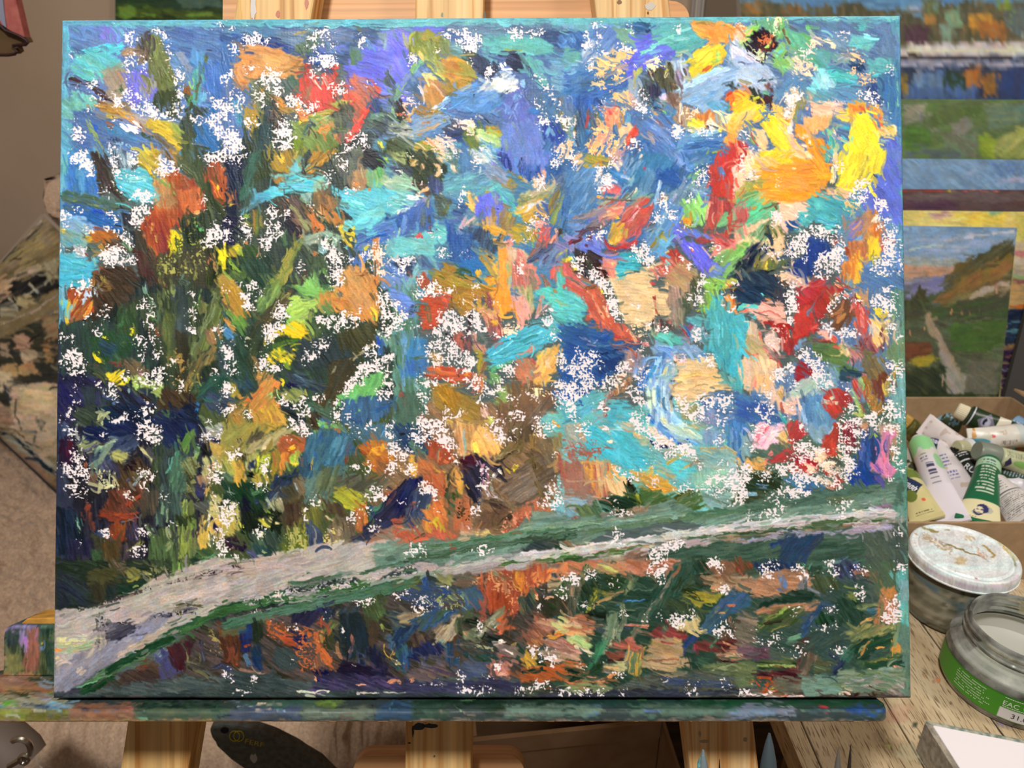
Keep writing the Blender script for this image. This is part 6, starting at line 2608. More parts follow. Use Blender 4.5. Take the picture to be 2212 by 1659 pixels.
p 443 322 20 104,90 120,90 140,104 120,100 108,96
s ccd 998 3 106,90 100,98
p 754 653 120 94,122 104,104 140,100 140,112 122,128 100,126
s 543 432 5 122,126 142,108
p b64 c75 80 146,104 176,92 176,106 140,120 140,112
p a43 b53 20 166,108 184,100 200,120 204,126 180,124 160,130 130,130 150,116
k e97 3 140,106 200,110 200,130 130,130
s 9ab 7bc 8 168,114 174,128
s d93 b74 4 186,100 196,114
p b65 a54 85 196,40 221,44 221,76 200,74
s 8aa 9a9 8 200,82 221,80
p 8bc 6bc 20 184,94 206,96 216,104 210,110 190,106
p 7cd 5bc 60 200,0 221,0 221,20 206,14
k 5bc 6 200,26 221,24 221,44 204,42
s e93 ea4 5 194,4 200,2
p 115 236 120 0,96 20,66 40,60 30,72 18,90 10,108 0,112
s 124 237 4 30,66 42,60
p 346 457 110 18,84 30,74 44,84 48,100 40,114 24,118 14,112
s a64 954 8 18,98 28,96
s 9a5 784 4 42,96 40,108
s bbb 346 2 26,100 32,92
p c74 b53 60 34,60 60,60 60,90 50,84 34,72
p c63 d84 60 48,90 62,90 66,120 40,130 34,120
s dc3 ca3 4 56,110 44,120
p 457 764 60 14,112 30,108 36,116 28,128 10,124
s ccb 764 2 4,124 26,127 30,122
p c75 b63 85 74,88 90,86 94,110 90,130 70,130
k 332 4 76,94 92,94 92,116 78,112
p c64 b54 70 0,126 30,130 70,126 80,140 30,146 0,144
s 543 764 6 20,144 38,130
p ca8 a97 20 80,128 120,126 130,130 110,136 80,140
s ed9 db5 3 96,132 120,130
h 8 18,6 36,0 60,0 70,14 76,30 76,46 66,32 54,20 46,14 38,24 24,22 20,14
h 8 0,18 6,20 6,28 0,28
h 7 12,22 20,36 12,44 20,60 10,60 0,46 0,30
h 8 112,4 130,2 134,18 132,26 116,14
h 7 134,22 140,24 136,26
h 8 170,0 190,0 186,8 174,20
h 8 30,72 42,72 54,88 50,92 38,82
h 8 106,56 112,56 110,80 104,78
h 8 96,98 104,98 98,110 92,108
h 7 184,76 196,64 200,90 206,96 190,98 174,100 182,86
h 7 190,26 192,40 194,40
h 6 140,8 150,10 144,20 138,16
h 9 9,88 11,88 10,94 8,93
h 6 20,36 26,60 18,60
h 6 50,100 58,102 54,104
h 5 88,118 92,118 90,124
h 7 26,4 30,20 24,20
k fdc 6 158,126 162,126 160,142
@1220,915
p 6bb 7bb 20 0,0 221,0 221,100 0,90
p 5bc 4bc 30 20,4 80,8 86,20 100,40 104,50 90,52 74,56 60,46 50,42 24,36 10,20
s 6cd 5bc 9 60,20 64,46
s 5cd 39a 1.5 78,34 98,34
s 5cd 39a 1.5 78,40 98,40
s 5cd 39a 1.5 78,45 96,45
s fec fdc 4 48,21 59,22
p 8aa b97 60 0,0 20,0 24,20 12,24 0,30
k b65 5 0,20 30,20 44,26 42,36 20,40 0,40
s b98 a86 6 6,14 12,20
p ca8 db9 30 56,0 84,0 84,10 70,8
s b97 9bb 3 40,4 60,6 84,8
p bb8 ca7 60 82,8 94,14 104,28 94,24 80,18
p eca fdb 60 96,2 110,2 112,10 130,22 130,28 116,28 104,16 
p 6ae 58d 40 106,0 116,0 124,10 140,18 160,20 164,24 150,24 130,22 114,14
p bdc cdd 35 112,0 140,0 156,10 166,14 166,20 150,18 130,14 118,6
s dec ddd 4 134,0 150,10 164,16
s 9bc 7ad 3 116,4 134,16 164,22
s 14b 23a 6 132,22 146,21 150,26
s 226 137 5 100,20 110,26 130,29
p 9a8 ba7 40 142,0 170,0 168,10 156,8
p 79b 8ac 85 168,6 190,8 190,26 164,24
p 59c 36a 85 192,0 221,0 221,30 210,40 196,26 190,14
s 47b 8ad 5 200,4 204,36
s 9a9 78a 6 216,10 216,30
p 7aa 9a9 20 104,30 160,26 210,34 210,60 170,70 120,66
p 5cc 6bc 20 110,40 150,48 160,60 140,68 120,54
s ca5 bb6 4 120,48 148,34
s ca6 9a8 4 150,30 194,28 206,36
s c95 bb7 3 136,58 158,44
s c83 c95 7 200,42 216,46
p 8ba 9ca 85 150,60 200,50 208,76 180,80 150,76
p 9bb abb 60 196,44 221,60 221,80 190,80
p a76 965 85 0,42 20,44 34,70 40,90 20,90 0,80
p e94 da5 85 18,44 50,44 60,50 66,70 60,84 56,90 40,86 30,66
p b65 ca7 85 32,44 50,46 54,66 56,88 38,86
s b97 a76 3 0,68 34,68
p 976 8aa 10 0,78 40,86 40,100 0,110
s 7ac 9aa 8 0,92 26,94
p 7ab 59b 40 0,100 12,104 8,110 0,112
p 954 a65 60 0,110 14,110 24,120 10,130 0,130
s dc6 eda 3 16,122 18,128
p ec9 eb7 60 56,60 76,64 76,80 72,86 54,86
p eb4 ca5 150 94,56 108,52 110,64 94,68
p da5 c93 20 80,56 110,60 130,74 134,78 116,84 96,80 86,70
s c83 ea4 5 96,76 124,79
s fdb eca 5 104,66 110,68
s a93 985 6 86,68 98,78
p 342 121 60 74,64 82,66 84,82 76,84
s 112 121 4 76,64 79,76
p 243 131 20 38,90 54,86 90,84 94,94 86,102 56,106 42,100
p 464 785 60 12,98 40,92 46,106 40,120 20,118
s 342 aa3 5 84,82 90,98
p 574 462 150 84,72 100,80 114,85 130,82 150,79 166,80 170,96 150,106 124,110 100,100 90,94
s 452 674 7 120,104 140,84 156,80
s 898 785 2 130,106 150,92
s 797 565 2 136,104 160,90
p 876 a86 170 40,106 90,98 130,96 124,104 90,114 60,110 44,118
s ba8 565 3 84,110 104,104
p 9bb 576 20 160,84 200,80 221,84 221,100 170,100
p 243 453 60 210,60 221,58 221,84 208,90
s aa5 343 3 216,72 221,72
p 453 564 20 200,84 221,82 221,96 200,96
h 8 84,0 104,0 106,10 124,20 132,28 112,26 100,14 86,8
h 8 115,30 130,28 150,28 148,34 134,42 118,36
h 7 168,0 176,8 190,8 190,22 182,26 182,10
h 6 10,0 30,0 30,6 14,20
h 6 42,2 54,6 44,10
h 8 204,48 219,48 221,58 212,64 214,80 208,90 214,86 206,100 190,98 208,86 200,76 198,66
h 8 68,60 94,56 90,64 74,64
h 6 56,50 64,54 58,62
k fde 7 94,62 112,64 108,72 96,70
h 6 128,68 150,74 168,74 170,82 156,82 132,76
h 5 168,60 200,60 204,74 180,86 172,78
h 5 150,28 160,28 162,52 156,48
h 5 96,36 112,30 110,46 98,50
h 7 52,88 64,88 62,98 54,94
h 7 54,112 64,108 76,106 74,118 58,120
h 6 110,108 124,108 120,114
h 4 180,46 200,44 198,74 184,74
@1590,915
p 576 565 20 0,0 200,0 203,166 0,166
p 598 587 88 186,0 203,0 204,120 188,120 186,60
p 37b 58c 85 0,0 16,0 10,20 8,40 0,40
p 577 8aa 60 14,0 26,0 20,20 20,34 8,40
p ebc fcd 130 24,0 60,0 56,16 36,30 22,28 18,16
s d45 e78 4 40,0 24,16
s e89 fde 3 44,12 28,26
s fdd fee 6 50,6 36,22
p ec9 da5 60 52,8 66,6 66,24 56,24 50,18
s 664 ba6 3 52,18 58,24
p c44 b33 120 60,0 80,0 84,12 70,20 66,28 62,14
p 8ab 79b 85 76,0 108,0 112,10 104,22 92,20 84,10
s abc bcd 3 96,18 104,24
p c43 b33 110 106,14 118,0 124,0 122,20 122,40 108,40 100,28
s d43 c54 6 116,16 116,40
s abc 9ab 3 108,12 116,2
p 724 a33 85 126,0 142,0 142,30 130,34
p c97 b86 60 140,0 160,0 152,8
p b97 a86 60 170,0 194,0 194,30 176,20
p 347 25a 85 146,8 160,2 168,8 174,20 172,44 160,56 150,60 140,56 138,36 150,28
s ab5 795 5 162,10 168,18
s 46a 56b 5 150,20 150,50
p d8b c79 85 174,10 190,4 192,14 182,24 180,40 192,56 184,66 174,62 160,56 158,46 172,40
s c68 d9b 6 178,26 178,46 186,58
s 85a 97b 7 164,48 176,60
p 975 a86 60 182,20 188,34 190,46 184,40
p 23a 149 60 130,64 150,50 160,58 176,66 178,74 160,78 142,80
s a67 547 5 164,62 174,72
s abc 348 1.5 148,69 158,78
p c44 b33 140 36,44 60,28 72,28 70,40 50,48
s e88 d66 5 30,50 44,32
p c23 a23 20 70,38 90,36 98,48 96,56 80,54 66,46
p b33 c54 30 60,48 100,50 100,60 64,60
s c32 c43 6 104,52 112,62
s c33 d54 6 90,46 98,42
p ec9 dba 60 84,28 104,28 110,50 100,48 88,38
p d94 da6 60 0,40 20,42 36,46 30,54 0,50
s da5 bb8 6 24,40 36,44
p 342 243 20 8,60 50,56 54,70 50,80 10,80
s 576 9a6 3 14,72 28,76
s 57a 68a 6 22,74 36,76
p 47a 37a 20 56,64 80,62 108,74 104,80 74,80 68,72
s 46a 369 5 72,80 100,80
p b43 a33 60 110,66 124,64 126,76 114,78
p 343 453 20 8,80 40,78 30,96 6,96
s 7ab 8ab 6 10,84 24,84
p 576 465 10 60,86 104,80 110,78 180,72 200,60 200,96 120,102 60,104 0,108 0,98
p 675 575 10 110,84 180,76 186,94 120,100
s 463 574 5 110,100 150,98 176,92
s 357 468 4 60,86 72,86
s 346 567 3 120,103 160,100
p b79 87a 30 156,98 180,92 184,98 170,104
h 8 18,0 40,0 28,14 20,12
h 6 12,24 24,26 20,34
h 7 66,20 84,20 96,24 100,34 112,30 110,44 98,40 90,44 84,36 74,34 66,28
h 6 74,0 84,6 78,14
h 8 124,0 140,0 144,10 160,2 150,14 140,14 134,4 126,10
h 8 126,8 136,16 146,26 152,28 138,32 124,32 124,20
h 8 178,0 194,0 190,8 178,2
h 6 190,10 196,26 188,20
h 7 182,24 194,28 194,36 184,32
h 7 186,38 198,40 198,60 192,50
h 6 182,62 188,68 186,84 182,74
h 9 0,52 14,48 16,60 8,72 14,80 0,96
h 7 22,60 40,54 40,64 28,66
h 8 46,52 70,44 74,56 60,62 52,60
h 7 56,40 76,34 90,44 74,46
h 8 60,60 90,54 100,58 120,62 124,70 112,74 104,72 84,70 70,66
h 8 94,50 110,40 122,50 124,40 134,34 142,52 138,66 130,72 124,66 110,60 100,60
h 7 132,56 150,54 148,62
h 8 50,68 60,72 76,76 90,82 80,90 64,86 40,92 34,88 50,80 60,80
h 7 34,78 42,74 36,84
h 7 120,76 126,76 124,84
h 5 36,90 96,86 90,88 36,98
h 5 100,96 124,96 120,104 104,104
k fdb 5 80,50 120,30 130,60 110,70
@0,0,5
p 865 a97 -8 1000,1240 1130,1210 1240,1190 1400,1170 1500,1160 1600,1150 1960,1110 1960,1240 1000,1260
p 354 465 -8 1400,1190 1620,1160 1960,1120 1960,1240 1400,1240
p 565 455 60 1860,1140 1960,1130 1960,1300 1880,1300
s 247 358 9 1660,1180 1700,1160 1740,1150
p 346 246 -50 1680,1160 1780,1150 1740,1210 1690,1215
p 655 332 30 250,1455 350,1400 440,1360 520,1335 700,1300 880,1260 1000,1245 1100,1235 1160,1225 1160,1510 200,1510 190,1490
p 433 543 30 260,1460 350,1415 350,1480 250,1480
s 643 743 26 290,1440 330,1430
s 678 8ab 16 330,1430 360,1400
p 556 447 60 330,1420 380,1405 400,1450 350,1470
s 523 412 14 385,1400 392,1450
p 423 522 60 360,1395 420,1380 400,1430 380,1440
s 885 443 4 406,1400 404,1430 430,1436 440,1382
s 334 556 9 434,1380 440,1430
k a95 4 455,1360 490,1380 480,1420 450,1410
p 532 742 60 470,1345 510,1350 510,1440 480,1430
s c53 d64 7 484,1390 490,1392
s 235 557 12 450,1450 480,1435 500,1455
p 455 566 10 180,1490 400,1462 700,1470 1100,1462 1160,1480 1160,1508 120,1508
p 344 455 10 120,1500 1160,1492 1160,1508 120,1508
@110,1210
p 343 232 10 4,0 221,0 221,40 4,60
p 442 765 60 60,0 92,0 90,20 70,10
p 344 224 40 8,14 46,26 46,56 8,56
s 557 88a 3 28,14 32,11
p 553 442 20 44,12 80,10 84,30 46,30
s 975 443 2 80,10 92,8
p 663 995 40 92,10 100,8 110,20 96,26 90,20
s bb7 aa5 3 108,14 122,18
s 994 663 4 90,26 108,20
p 443 332 85 48,26 66,26 66,52 50,54
p 344 233 60 66,30 80,30 78,48 66,50
p 243 132 20 80,32 110,24 130,26 110,38 84,44
s 9a5 574 2 96,34 106,30
p 343 453 60 120,0 144,0 146,30 120,34
k 885 3 120,10 146,10 144,34 120,34
p 564 7a4 85 144,0 166,0 164,26 150,30 146,20
s 8b4 9b5 3 154,0 154,20
s 8a4 575 3 168,4 164,24
p 243 354 60 166,0 200,0 200,14 170,26
s cc6 9a5 4 178,2 186,4
s 996 bb9 5 206,0 204,10
@480,1210
p 233 344 60 0,60 221,20 221,158 0,160
p 664 453 -15 0,76 28,66 30,84 10,94 0,94
p 532 742 85 4,94 20,90 24,130 10,126 4,110
s 843 742 6 12,100 14,118
s d43 b42 4 15,124 18,127
p 225 237 85 20,90 32,88 34,110 22,108
s 148 236 6 32,66 32,96
s b52 943 2.5 24,102 34,102
p 232 343 80 34,66 44,66 50,84 44,100 34,96
p 563 453 20 42,62 56,60 54,74 44,76
s 468 579 6 26,110 34,128
p 136 247 60 36,116 44,108 48,130 38,130
p 135 246 60 36,104 46,100 48,116 36,116
s ba9 854 3 26,130 36,135 46,134
p c63 a53 60 52,68 60,68 60,78 54,78
p 542 a53 30 54,82 70,76 88,82 90,90 70,96 56,94
k c63 6 56,80 90,80 92,94 56,94
s c63 d85 5 90,86 100,88
p b53 a42 10 72,92 88,94 90,102 74,102
s b63 a53 4 96,98 98,106
p 226 125 20 84,90 100,90 100,102 90,102
p 455 344 30 64,104 90,102 96,116 90,130 72,134 60,124
p 224 335 120 80,56 110,50 120,64 104,80 84,76
p 225 337 80 104,44 124,44 130,60 108,62
s a67 544 4 94,55 98,53
p 234 345 110 120,60 140,56 130,78 122,74
s 996 773 5 136,66 144,64
p 345 455 130 140,60 165,52 160,64 140,80
p 563 784 120 124,78 140,74 130,94 122,100
p 443 342 60 120,90 136,92 130,110 122,110
p ca5 b84 80 112,84 118,80 122,94 120,100 112,96
s b54 a42 2 118,68 118,80
s c73 a53 6 116,104 122,116
p b63 c74 60 112,100 126,108 130,124 132,132 122,124 110,128 110,118 116,112
s db9 c84 5 110,122 113,130
p 115 124 60 112,130 130,130 134,144 110,150
s c95 e97 3 111,138 111,146
s c74 b64 3 99,138 100,140
s 864 b75 7 134,110 150,108
p 233 234 85 140,66 176,64 176,110 150,120 136,110
s 854 a65 5 154,88 156,100 152,112
p 346 568 85 156,110 170,112 172,128 160,128
s 234 225 5 164,112 168,126
s b85 864 3 180,96 182,100
p 543 443 85 166,64 184,60 186,100 178,110
p 453 574 60 160,44 190,40 200,60 184,74 170,66
s 9a5 784 5 188,74 192,84
p 345 786 20 196,62 221,60 221,90 206,90
p 468 79a 110 196,88 208,92 200,110 196,104
p 355 366 60 206,90 221,84 221,140 206,130
s ca5 c93 4 206,106 200,116
s fdc eca 3 208,118 206,126
p 224 135 80 176,100 196,110 196,136 180,130
p 224 213 20 140,120 180,128 200,136 190,144 150,142 136,134
s ca9 ddb 3 152,126 160,128
p 335 547 20 120,136 221,140 221,156 100,158
s fb9 d97 2.5 158,150 172,148
s c86 d97 6 196,146 212,144
p 344 455 10 0,134 60,134 80,150 60,158 0,158
s ccb ddb 3 88,158 128,157
s baa ccb 2 160,159 221,158
k c63 4 90,84 130,84 132,130 92,130
h 9 157,36 178,38 178,52 160,50
s c53 a42 5 164,36 176,40
h 7 36,58 42,58 42,62 36,62
h 7 74,76 88,80 84,84
h 8 59,68 62,70 60,73
h 8 112,64 116,66 114,68
h 8 122,64 127,66 124,72
h 8 140,86 144,86 142,91
h 7 96,108 100,109 99,113
h 6 76,116 86,120 84,124 78,122
h 6 4,128 12,140 8,142 4,134
h 5 10,140 16,148
h 6 36,144 46,142 40,150
h 8 155,124 161,126 160,131
h 5 186,34 221,30 221,40 204,44
h 4 10,156 34,154 30,158
h 6 160,158 218,157
h 5 168,54 192,50
@850,1210
p 344 455 20 0,10 221,0 221,160 0,160
p 563 664 10 0,24 34,18 36,28 0,32
s 248 468 8 38,18 38,40
p aa6 885 20 44,20 72,14 72,30 60,30
p 665 854 20 72,14 104,12 100,30 84,34 74,30
p 456 248 20 0,34 70,30 70,50 40,56 10,50
p 467 358 60 74,34 100,32 108,40 100,60 80,60
s aa6 9a5 5 68,42 76,48
p b53 943 88 96,22 110,14 150,8 180,6 182,20 172,34 156,38 150,62 130,76 116,60 108,44 106,38
p a42 b53 88 112,36 136,36 140,60 116,58
k d96 4 96,20 150,14 170,34 150,60 138,60 136,36 108,34
s 9a7 875 6 118,14 136,22
p d83 b63 85 142,10 156,14 156,36 146,32 140,24
s ea3 d93 3 146,12 144,26 152,36
p d74 e95 120 164,14 190,8 200,4 221,2 221,10 200,16 184,24 172,34
p a54 954 60 100,46 110,46 112,74 104,80
p 456 345 60 186,14 200,12 196,22 186,22
s e94 d74 5 204,20 196,26
p 463 564 80 200,26 221,22 221,40 200,50 188,44
p 754 875 85 208,30 221,26 221,60 210,64
p 344 564 60 150,40 174,34 168,60 150,70
p 443 332 60 170,44 210,44 214,62 180,66
s fb8 e97 4 170,40 172,48
s da8 c97 4 180,48 186,44
p 352 232 20 176,52 200,52 190,60
p 876 a96 170 6,64 36,58 28,74 6,76
p 464 358 130 24,76 44,58 74,58 80,62 60,76 46,86 30,84
s 247 468 4 44,80 74,60
s 69c 358 2 60,68 66,62
p 876 ba8 130 50,80 66,74 74,64 82,64 82,80 70,94 64,98 50,92
s cb8 997 2.5 56,84 68,76
s 6aa 4aa 2 50,92 62,96
p 453 343 85 74,70 84,68 84,90 74,84
p 132 121 20 84,74 100,66 102,78 92,82
p 897 675 130 84,84 104,76 130,56 131,66 120,80 104,92 90,96 84,92
s c96 b85 4 84,84 90,90
s 998 ba8 3 100,92 124,66
s cdc 8ba 2 118,84 126,76
p 454 564 60 82,60 98,58 92,68 82,74
p b53 c63 110 130,64 140,64 134,80 150,76 146,82 128,88 122,86
s d64 e75 5 122,88 130,86
p 121 233 20 110,88 130,90 124,100 110,98
p 344 565 20 78,94 110,100 122,104 118,110 84,104
s aa8 887 3 80,99 118,105
s 875 ba8 3 114,106 118,110
p 854 b75 40 152,92 172,64 190,68 200,84 176,90 160,96
p a76 c97 20 168,72 190,68 221,80 210,86 180,84
p cc8 aa6 30 186,76 206,70 214,80 206,88 190,86
s c73 d84 6 190,90 221,80
p b63 c84 30 158,96 176,90 176,100 162,106
s da3 c93 3 140,102 150,98
s d93 ea4 5 182,90 196,92
s fed fdc 5 124,98 132,95
p a76 c98 20 176,94 200,92 221,104 221,116 190,110
p ac8 9b7 20 205,94 221,88 221,104
s 944 843 3 206,96 221,106
p 235 247 120 0,84 24,76 32,80 20,90 6,104 0,110
s 357 246 8 6,100 24,82
p 433 654 60 22,90 44,90 40,104 24,104
p 225 236 60 20,104 60,96 62,110 40,120 20,116
p 246 357 85 62,98 80,96 78,124 64,124
s 743 542 5 74,90 74,116
p 355 243 20 80,108 120,112 120,122 84,120
p 876 766 20 122,102 150,100 146,118 124,116
s b64 a54 4 124,112 138,116
p 243 354 60 150,98 160,94 158,116 146,122
p da4 c93 60 158,112 172,108 170,124 160,128 152,118
p 247 358 90 10,106 24,106 20,120 12,134 6,126
p 667 443 20 30,114 56,112 60,130 30,128
p 546 765 20 16,130 60,124 70,140 20,142
p 457 568 20 74,122 114,122 112,140 80,142
p b76 d98 60 116,124 140,122 138,140 118,140
s ea9 fca 6 122,138 136,136
p 142 121 20 168,116 190,122 194,132 176,130
p c63 b52 20 150,128 221,124 221,146 150,144
s 133 243 5 150,134 180,130
s 133 243 5 204,138 221,142
p 254 354 10 190,146 214,148 210,154 190,152
p eba 875 20 170,108 221,112 221,124 190,122
p 343 554 10 150,146 190,144 190,158 150,158
p 335 446 5 0,144 150,144 150,158 0,158
s a76 c97 6 4,146 10,144
s b86 a54 6 18,146 26,142
h 6 0,32 18,30 16,40 0,38
h 5 55,22 66,28 64,34
h 6 22,50 36,44 50,44 62,46 70,58 44,56 30,60 22,58
h 8 200,26 214,17 221,18 221,26 206,26
h 8 196,36 204,32 206,40 200,44
h 7 178,34 184,36 188,42 182,40
h 8 100,76 108,74 106,80 100,80
h 5 170,50 180,64 172,62
h 7 48,9 52,8 52,13 48,13
h 7 160,104 172,104 170,110 158,112
h 7 172,108 190,110 196,118 190,124 176,120
h 6 116,122 128,122 126,130
h 7 74,120 78,122 76,126
h 6 66,138 84,132 84,142 70,142
h 7 104,140 116,138 114,144
h 6 26,144 34,148
h 5 42,146 54,144 54,148
h 5 168,144 186,144 184,154 170,150
h 6 190,152 221,156 221,158 200,158
h 5 146,154 170,156 168,158 148,158
h 4 70,154 116,152 116,157 74,158
h 5 0,158 40,156
k 9a6 5 40,44 84,40 84,56 40,56
@1220,1210
p 354 243 20 0,0 221,0 221,160 0,160
p c85 b65 20 0,0 60,0 30,12 0,20
p a96 b75 30 36,2 90,0 96,16 70,18 40,14
s cc7 bb6 4 44,6 64,14
p a64 c87 20 70,0 140,0 138,4 110,14 90,18 76,14
s 996 453 6 26,2 18,30
p 454 565 60 40,0 60,0 60,4
p 454 876 85 4,26 24,22 18,50 10,74 2,60
s a86 986 3 8,30 6,44
p 232 353 60 20,26 40,24 34,44 20,46
p 342 253 20 44,20 74,18 70,34 44,40
p 774 452 90 30,38 42,32 40,44 30,60 24,64
s aa3 883 5 38,36 28,58 26,70
s a85 986 4 70,34 56,44 40,48 32,60
s 664 885 6 44,38 50,42 58,38
p 564 686 110 72,20 88,20 84,34 74,50 70,58
s ba9 785 5 78,22 72,48
p 243 354 10 76,36 110,32 110,60 70,66 60,56
s 36a 48b 2 60,54 74,48 96,48
s 687 354 2 80,36 110,34
p 254 565 115 112,14 140,6 164,4 158,20 140,50 120,56 104,60 96,62 106,36
s 987 565 4 134,10 112,44 90,72
s 465 243 9 150,8 132,40
p 343 453 40 118,46 140,44 150,60 124,60
p 786 565 115 92,60 106,60 88,86 76,110 80,86
p 343 232 40 150,20 170,14 186,24 160,30
p 231 342 20 140,30 160,26 160,40 140,40
p 983 aa3 10 144,38 190,38 180,50 160,56 140,46
s ba2 983 6 156,40 172,48
p 964 754 60 164,0 221,0 221,14 180,20
p 243 453 60 150,0 170,0 170,12 156,16
p 975 a86 20 164,20 200,18 221,28 221,38 200,38 184,32 166,26
s c96 b87 7 172,32 190,34
p 368 458 130 196,40 221,40 221,52 190,70 170,90 160,80 170,62
p 357 575 130 172,60 200,56 180,76 164,84
s c75 b64 4 192,54 204,52
s c96 b86 3 178,62 192,63
s c86 b75 5 196,68 198,74
p 543 754 60 190,84 221,60 221,110 196,104 180,100
p 343 564 60 116,60 160,60 170,66 160,70 120,66
p b75 a64 20 0,66 30,66 40,80 30,88 0,84
s da8 b97 6 0,74 20,78
p b97 c96 10 0,84 34,82 30,92 0,92
p bc8 ac7 30 0,94 12,90 26,94 32,104 24,108 4,98
s a55 954 3 2,98 24,108
s cc9 dcb 4 10,102 32,114
p 121 232 20 26,60 50,60 50,70 28,72
p 346 565 20 26,74 40,78 60,74 80,76 80,84 40,86
s b76 c86 3 26,78 60,77 100,78
p 686 998 110 50,66 62,66 64,84 56,96 50,112 40,114 44,96
p 375 496 115 40,96 50,88 46,110 34,128 26,140 22,134 30,118
s 565 786 6 66,50 70,70 62,90
s 242 353 9 30,134 44,124
s 998 bb8 4 60,80 54,104
p c76 a54 20 58,98 80,92 92,104 80,108 60,104
p 954 843 20 50,108 70,108 72,118 54,116
s 943 822 3 58,110 70,112
p 833 944 15 96,88 110,78 130,80 146,88 144,98 130,94 108,94
s 521 632 5 132,82 144,86
p 565 786 60 114,76 126,74 124,84 118,86
p b97 a85 15 104,94 140,94 140,112 110,114 96,108
p cb8 ba7 60 124,78 160,70 158,84 150,86 130,80
s ec8 da6 4 160,85 170,83
p 248 347 130 146,88 162,84 158,94 150,100 144,108 140,114 138,110
p 733 843 20 156,96 176,96 190,106 180,110 154,108
s a34 944 6 155,98 154,110
s 575 787 5 182,94 172,106
p a96 b97 10 90,112 138,112 140,130 120,134 90,128
s 854 a75 2 96,120 136,118
s 865 986 2 100,128 116,130
p ba8 a86 80 138,118 150,116 150,128 138,128
p da4 b95 95 76,110 96,104 92,120 90,136 74,138
s ec3 da3 4 90,122 86,134
s 575 785 5 84,108 78,136
p 787 998 100 74,106 80,108 72,130 70,120
p cb8 bb7 10 46,122 72,120 70,132 48,132
s 6ad 8bc 4 44,131 58,133
s 322 533 4 50,118 72,118
p 586 354 20 156,118 168,114 166,124 158,126
p 522 844 10 176,100 221,90 221,100 190,108
p b86 954 10 180,110 221,104 221,118 180,118
s 311 522 4 180,120 216,124
s cb9 ba8 4 190,114 210,112
p 785 564 10 162,124 221,120 221,136 180,140 164,134
s aa7 675 2 168,132 200,124
s aa7 564 2 176,138 221,128
p c74 243 10 0,118 24,118 20,140 50,136 60,144 0,150
s 132 243 6 0,132 18,134
s 132 243 7 0,140 20,142
s b64 c85 5 0,146 30,146
s c86 d97 5 30,142 48,142
p fca b97 10 10,126 26,126 20,130
p 896 785 5 0,148 50,148 60,156 0,158
p 554 566 10 96,136 160,130 221,140 221,158 60,158 60,150
p 334 345 5 52,154 221,154 221,160 52,160
s 457 346 8 120,144 200,148
s c85 d96 5 50,138 68,136
h 8 98,0 120,0 118,14 114,20 116,24 112,24 110,16 98,14
h 8 0,20 10,17 16,22 14,26 4,24
h 8 24,14 32,12 40,24 34,22 26,20
h 7 42,20 46,26 42,25
h 6 12,46 28,50 28,58 18,56
h 7 60,26 70,30 66,32
h 6 52,26 56,32
h 8 62,62 76,62 76,66 68,66
h 7 92,66 100,66 96,70
h 6 104,64 116,66 114,70
h 8 122,72 132,66 142,64 148,62 152,70 142,72 136,80 126,76
h 6 140,82 156,84
h 8 182,74 196,74 206,84 200,94 192,86 182,92
h 8 176,32 194,32 190,36
h 8 170,0 184,0 186,4 188,10 180,8
h 7 208,98 216,98 214,101
h 7 12,126 26,126 22,130
h 8 54,134 72,132 68,140 58,138
h 6 0,154 28,154 46,156 50,160 0,158
h 5 60,156 76,156 74,159
h 4 116,142 124,145
h 5 140,146 156,146 158,150
h 5 184,144 200,148 190,150
h 5 140,156 156,156 150,159
h 8 206,157 221,156 221,160 210,161
h 6 44,116 50,118 48,120
@1590,1210
p 354 455 20 0,0 206,0 208,160 0,160
p 342 a43 60 0,0 20,0 20,12 8,18 0,14
p 235 247 60 20,0 70,0 80,14 50,16 24,14
s 6b9 5a7 8 80,2 88,12
p 354 243 120 70,4 104,6 100,18 80,14
p 335 57a 60 112,0 150,0 150,14 130,20 118,18
s 56b 46a 8 138,4 148,6
p b86 854 20 136,12 158,10 162,20 150,18 138,16
p 565 464 60 155,0 190,0 190,40 170,40 160,20
p 7ba 5aa 85 190,12 206,8 207,56 207,80 196,76 192,40
s 8aa 689 9 198,20 200,50
p a75 b86 10 4,28 20,22 50,12 86,12 90,34 60,38 40,44 20,42
s 78a 57a 7 52,14 58,34
s 976 b86 3 30,28 54,36
p 678 877 85 78,18 86,18 84,36 74,36
p 453 564 60 88,16 120,16 120,36 92,36
p 243 132 10 24,54 40,46 70,40 90,38 96,44 60,50 44,52 30,60
p a75 b86 165 20,58 60,52 100,46 90,60 70,66 50,60 30,68 24,66
s c97 a76 6 64,58 86,56
p 357 247 125 100,46 112,48 84,84 70,84 92,60
s 58a 246 2 96,62 84,78
p 564 352 150 22,78 50,58 84,60 76,72 50,80 24,88
s 8a4 674 3 24,80 40,66 56,62
s aa4 553 2 40,84 66,74
s 332 442 5 30,76 56,70
p 132 253 60 100,60 116,62 110,76 92,76 
p 243 354 60 116,44 150,44 150,76 120,80
s 784 674 8 130,40 146,46
s 564 896 7 140,56 170,54
s 368 58a 3 156,62 168,61
p c84 a75 110 172,34 190,30 190,50 178,60 172,76 164,74
p b75 c86 60 172,46 190,50 192,70 176,76
s d95 ba6 4 170,64 150,74 140,88
p 785 a95 150 130,86 150,76 190,76 192,86 160,92 140,100
p 243 253 150 130,104 150,94 176,88 188,90 184,104 160,110 150,120
s 9a7 675 3 142,116 150,104 164,94
s aa8 785 2 144,120 156,104
p 355 454 150 60,90 120,80 134,90 130,104 100,110 70,108
s 8a8 586 6 60,94 80,88
p 554 433 20 64,98 84,92 82,104 70,104
s e94 ea5 4 165,105 178,103
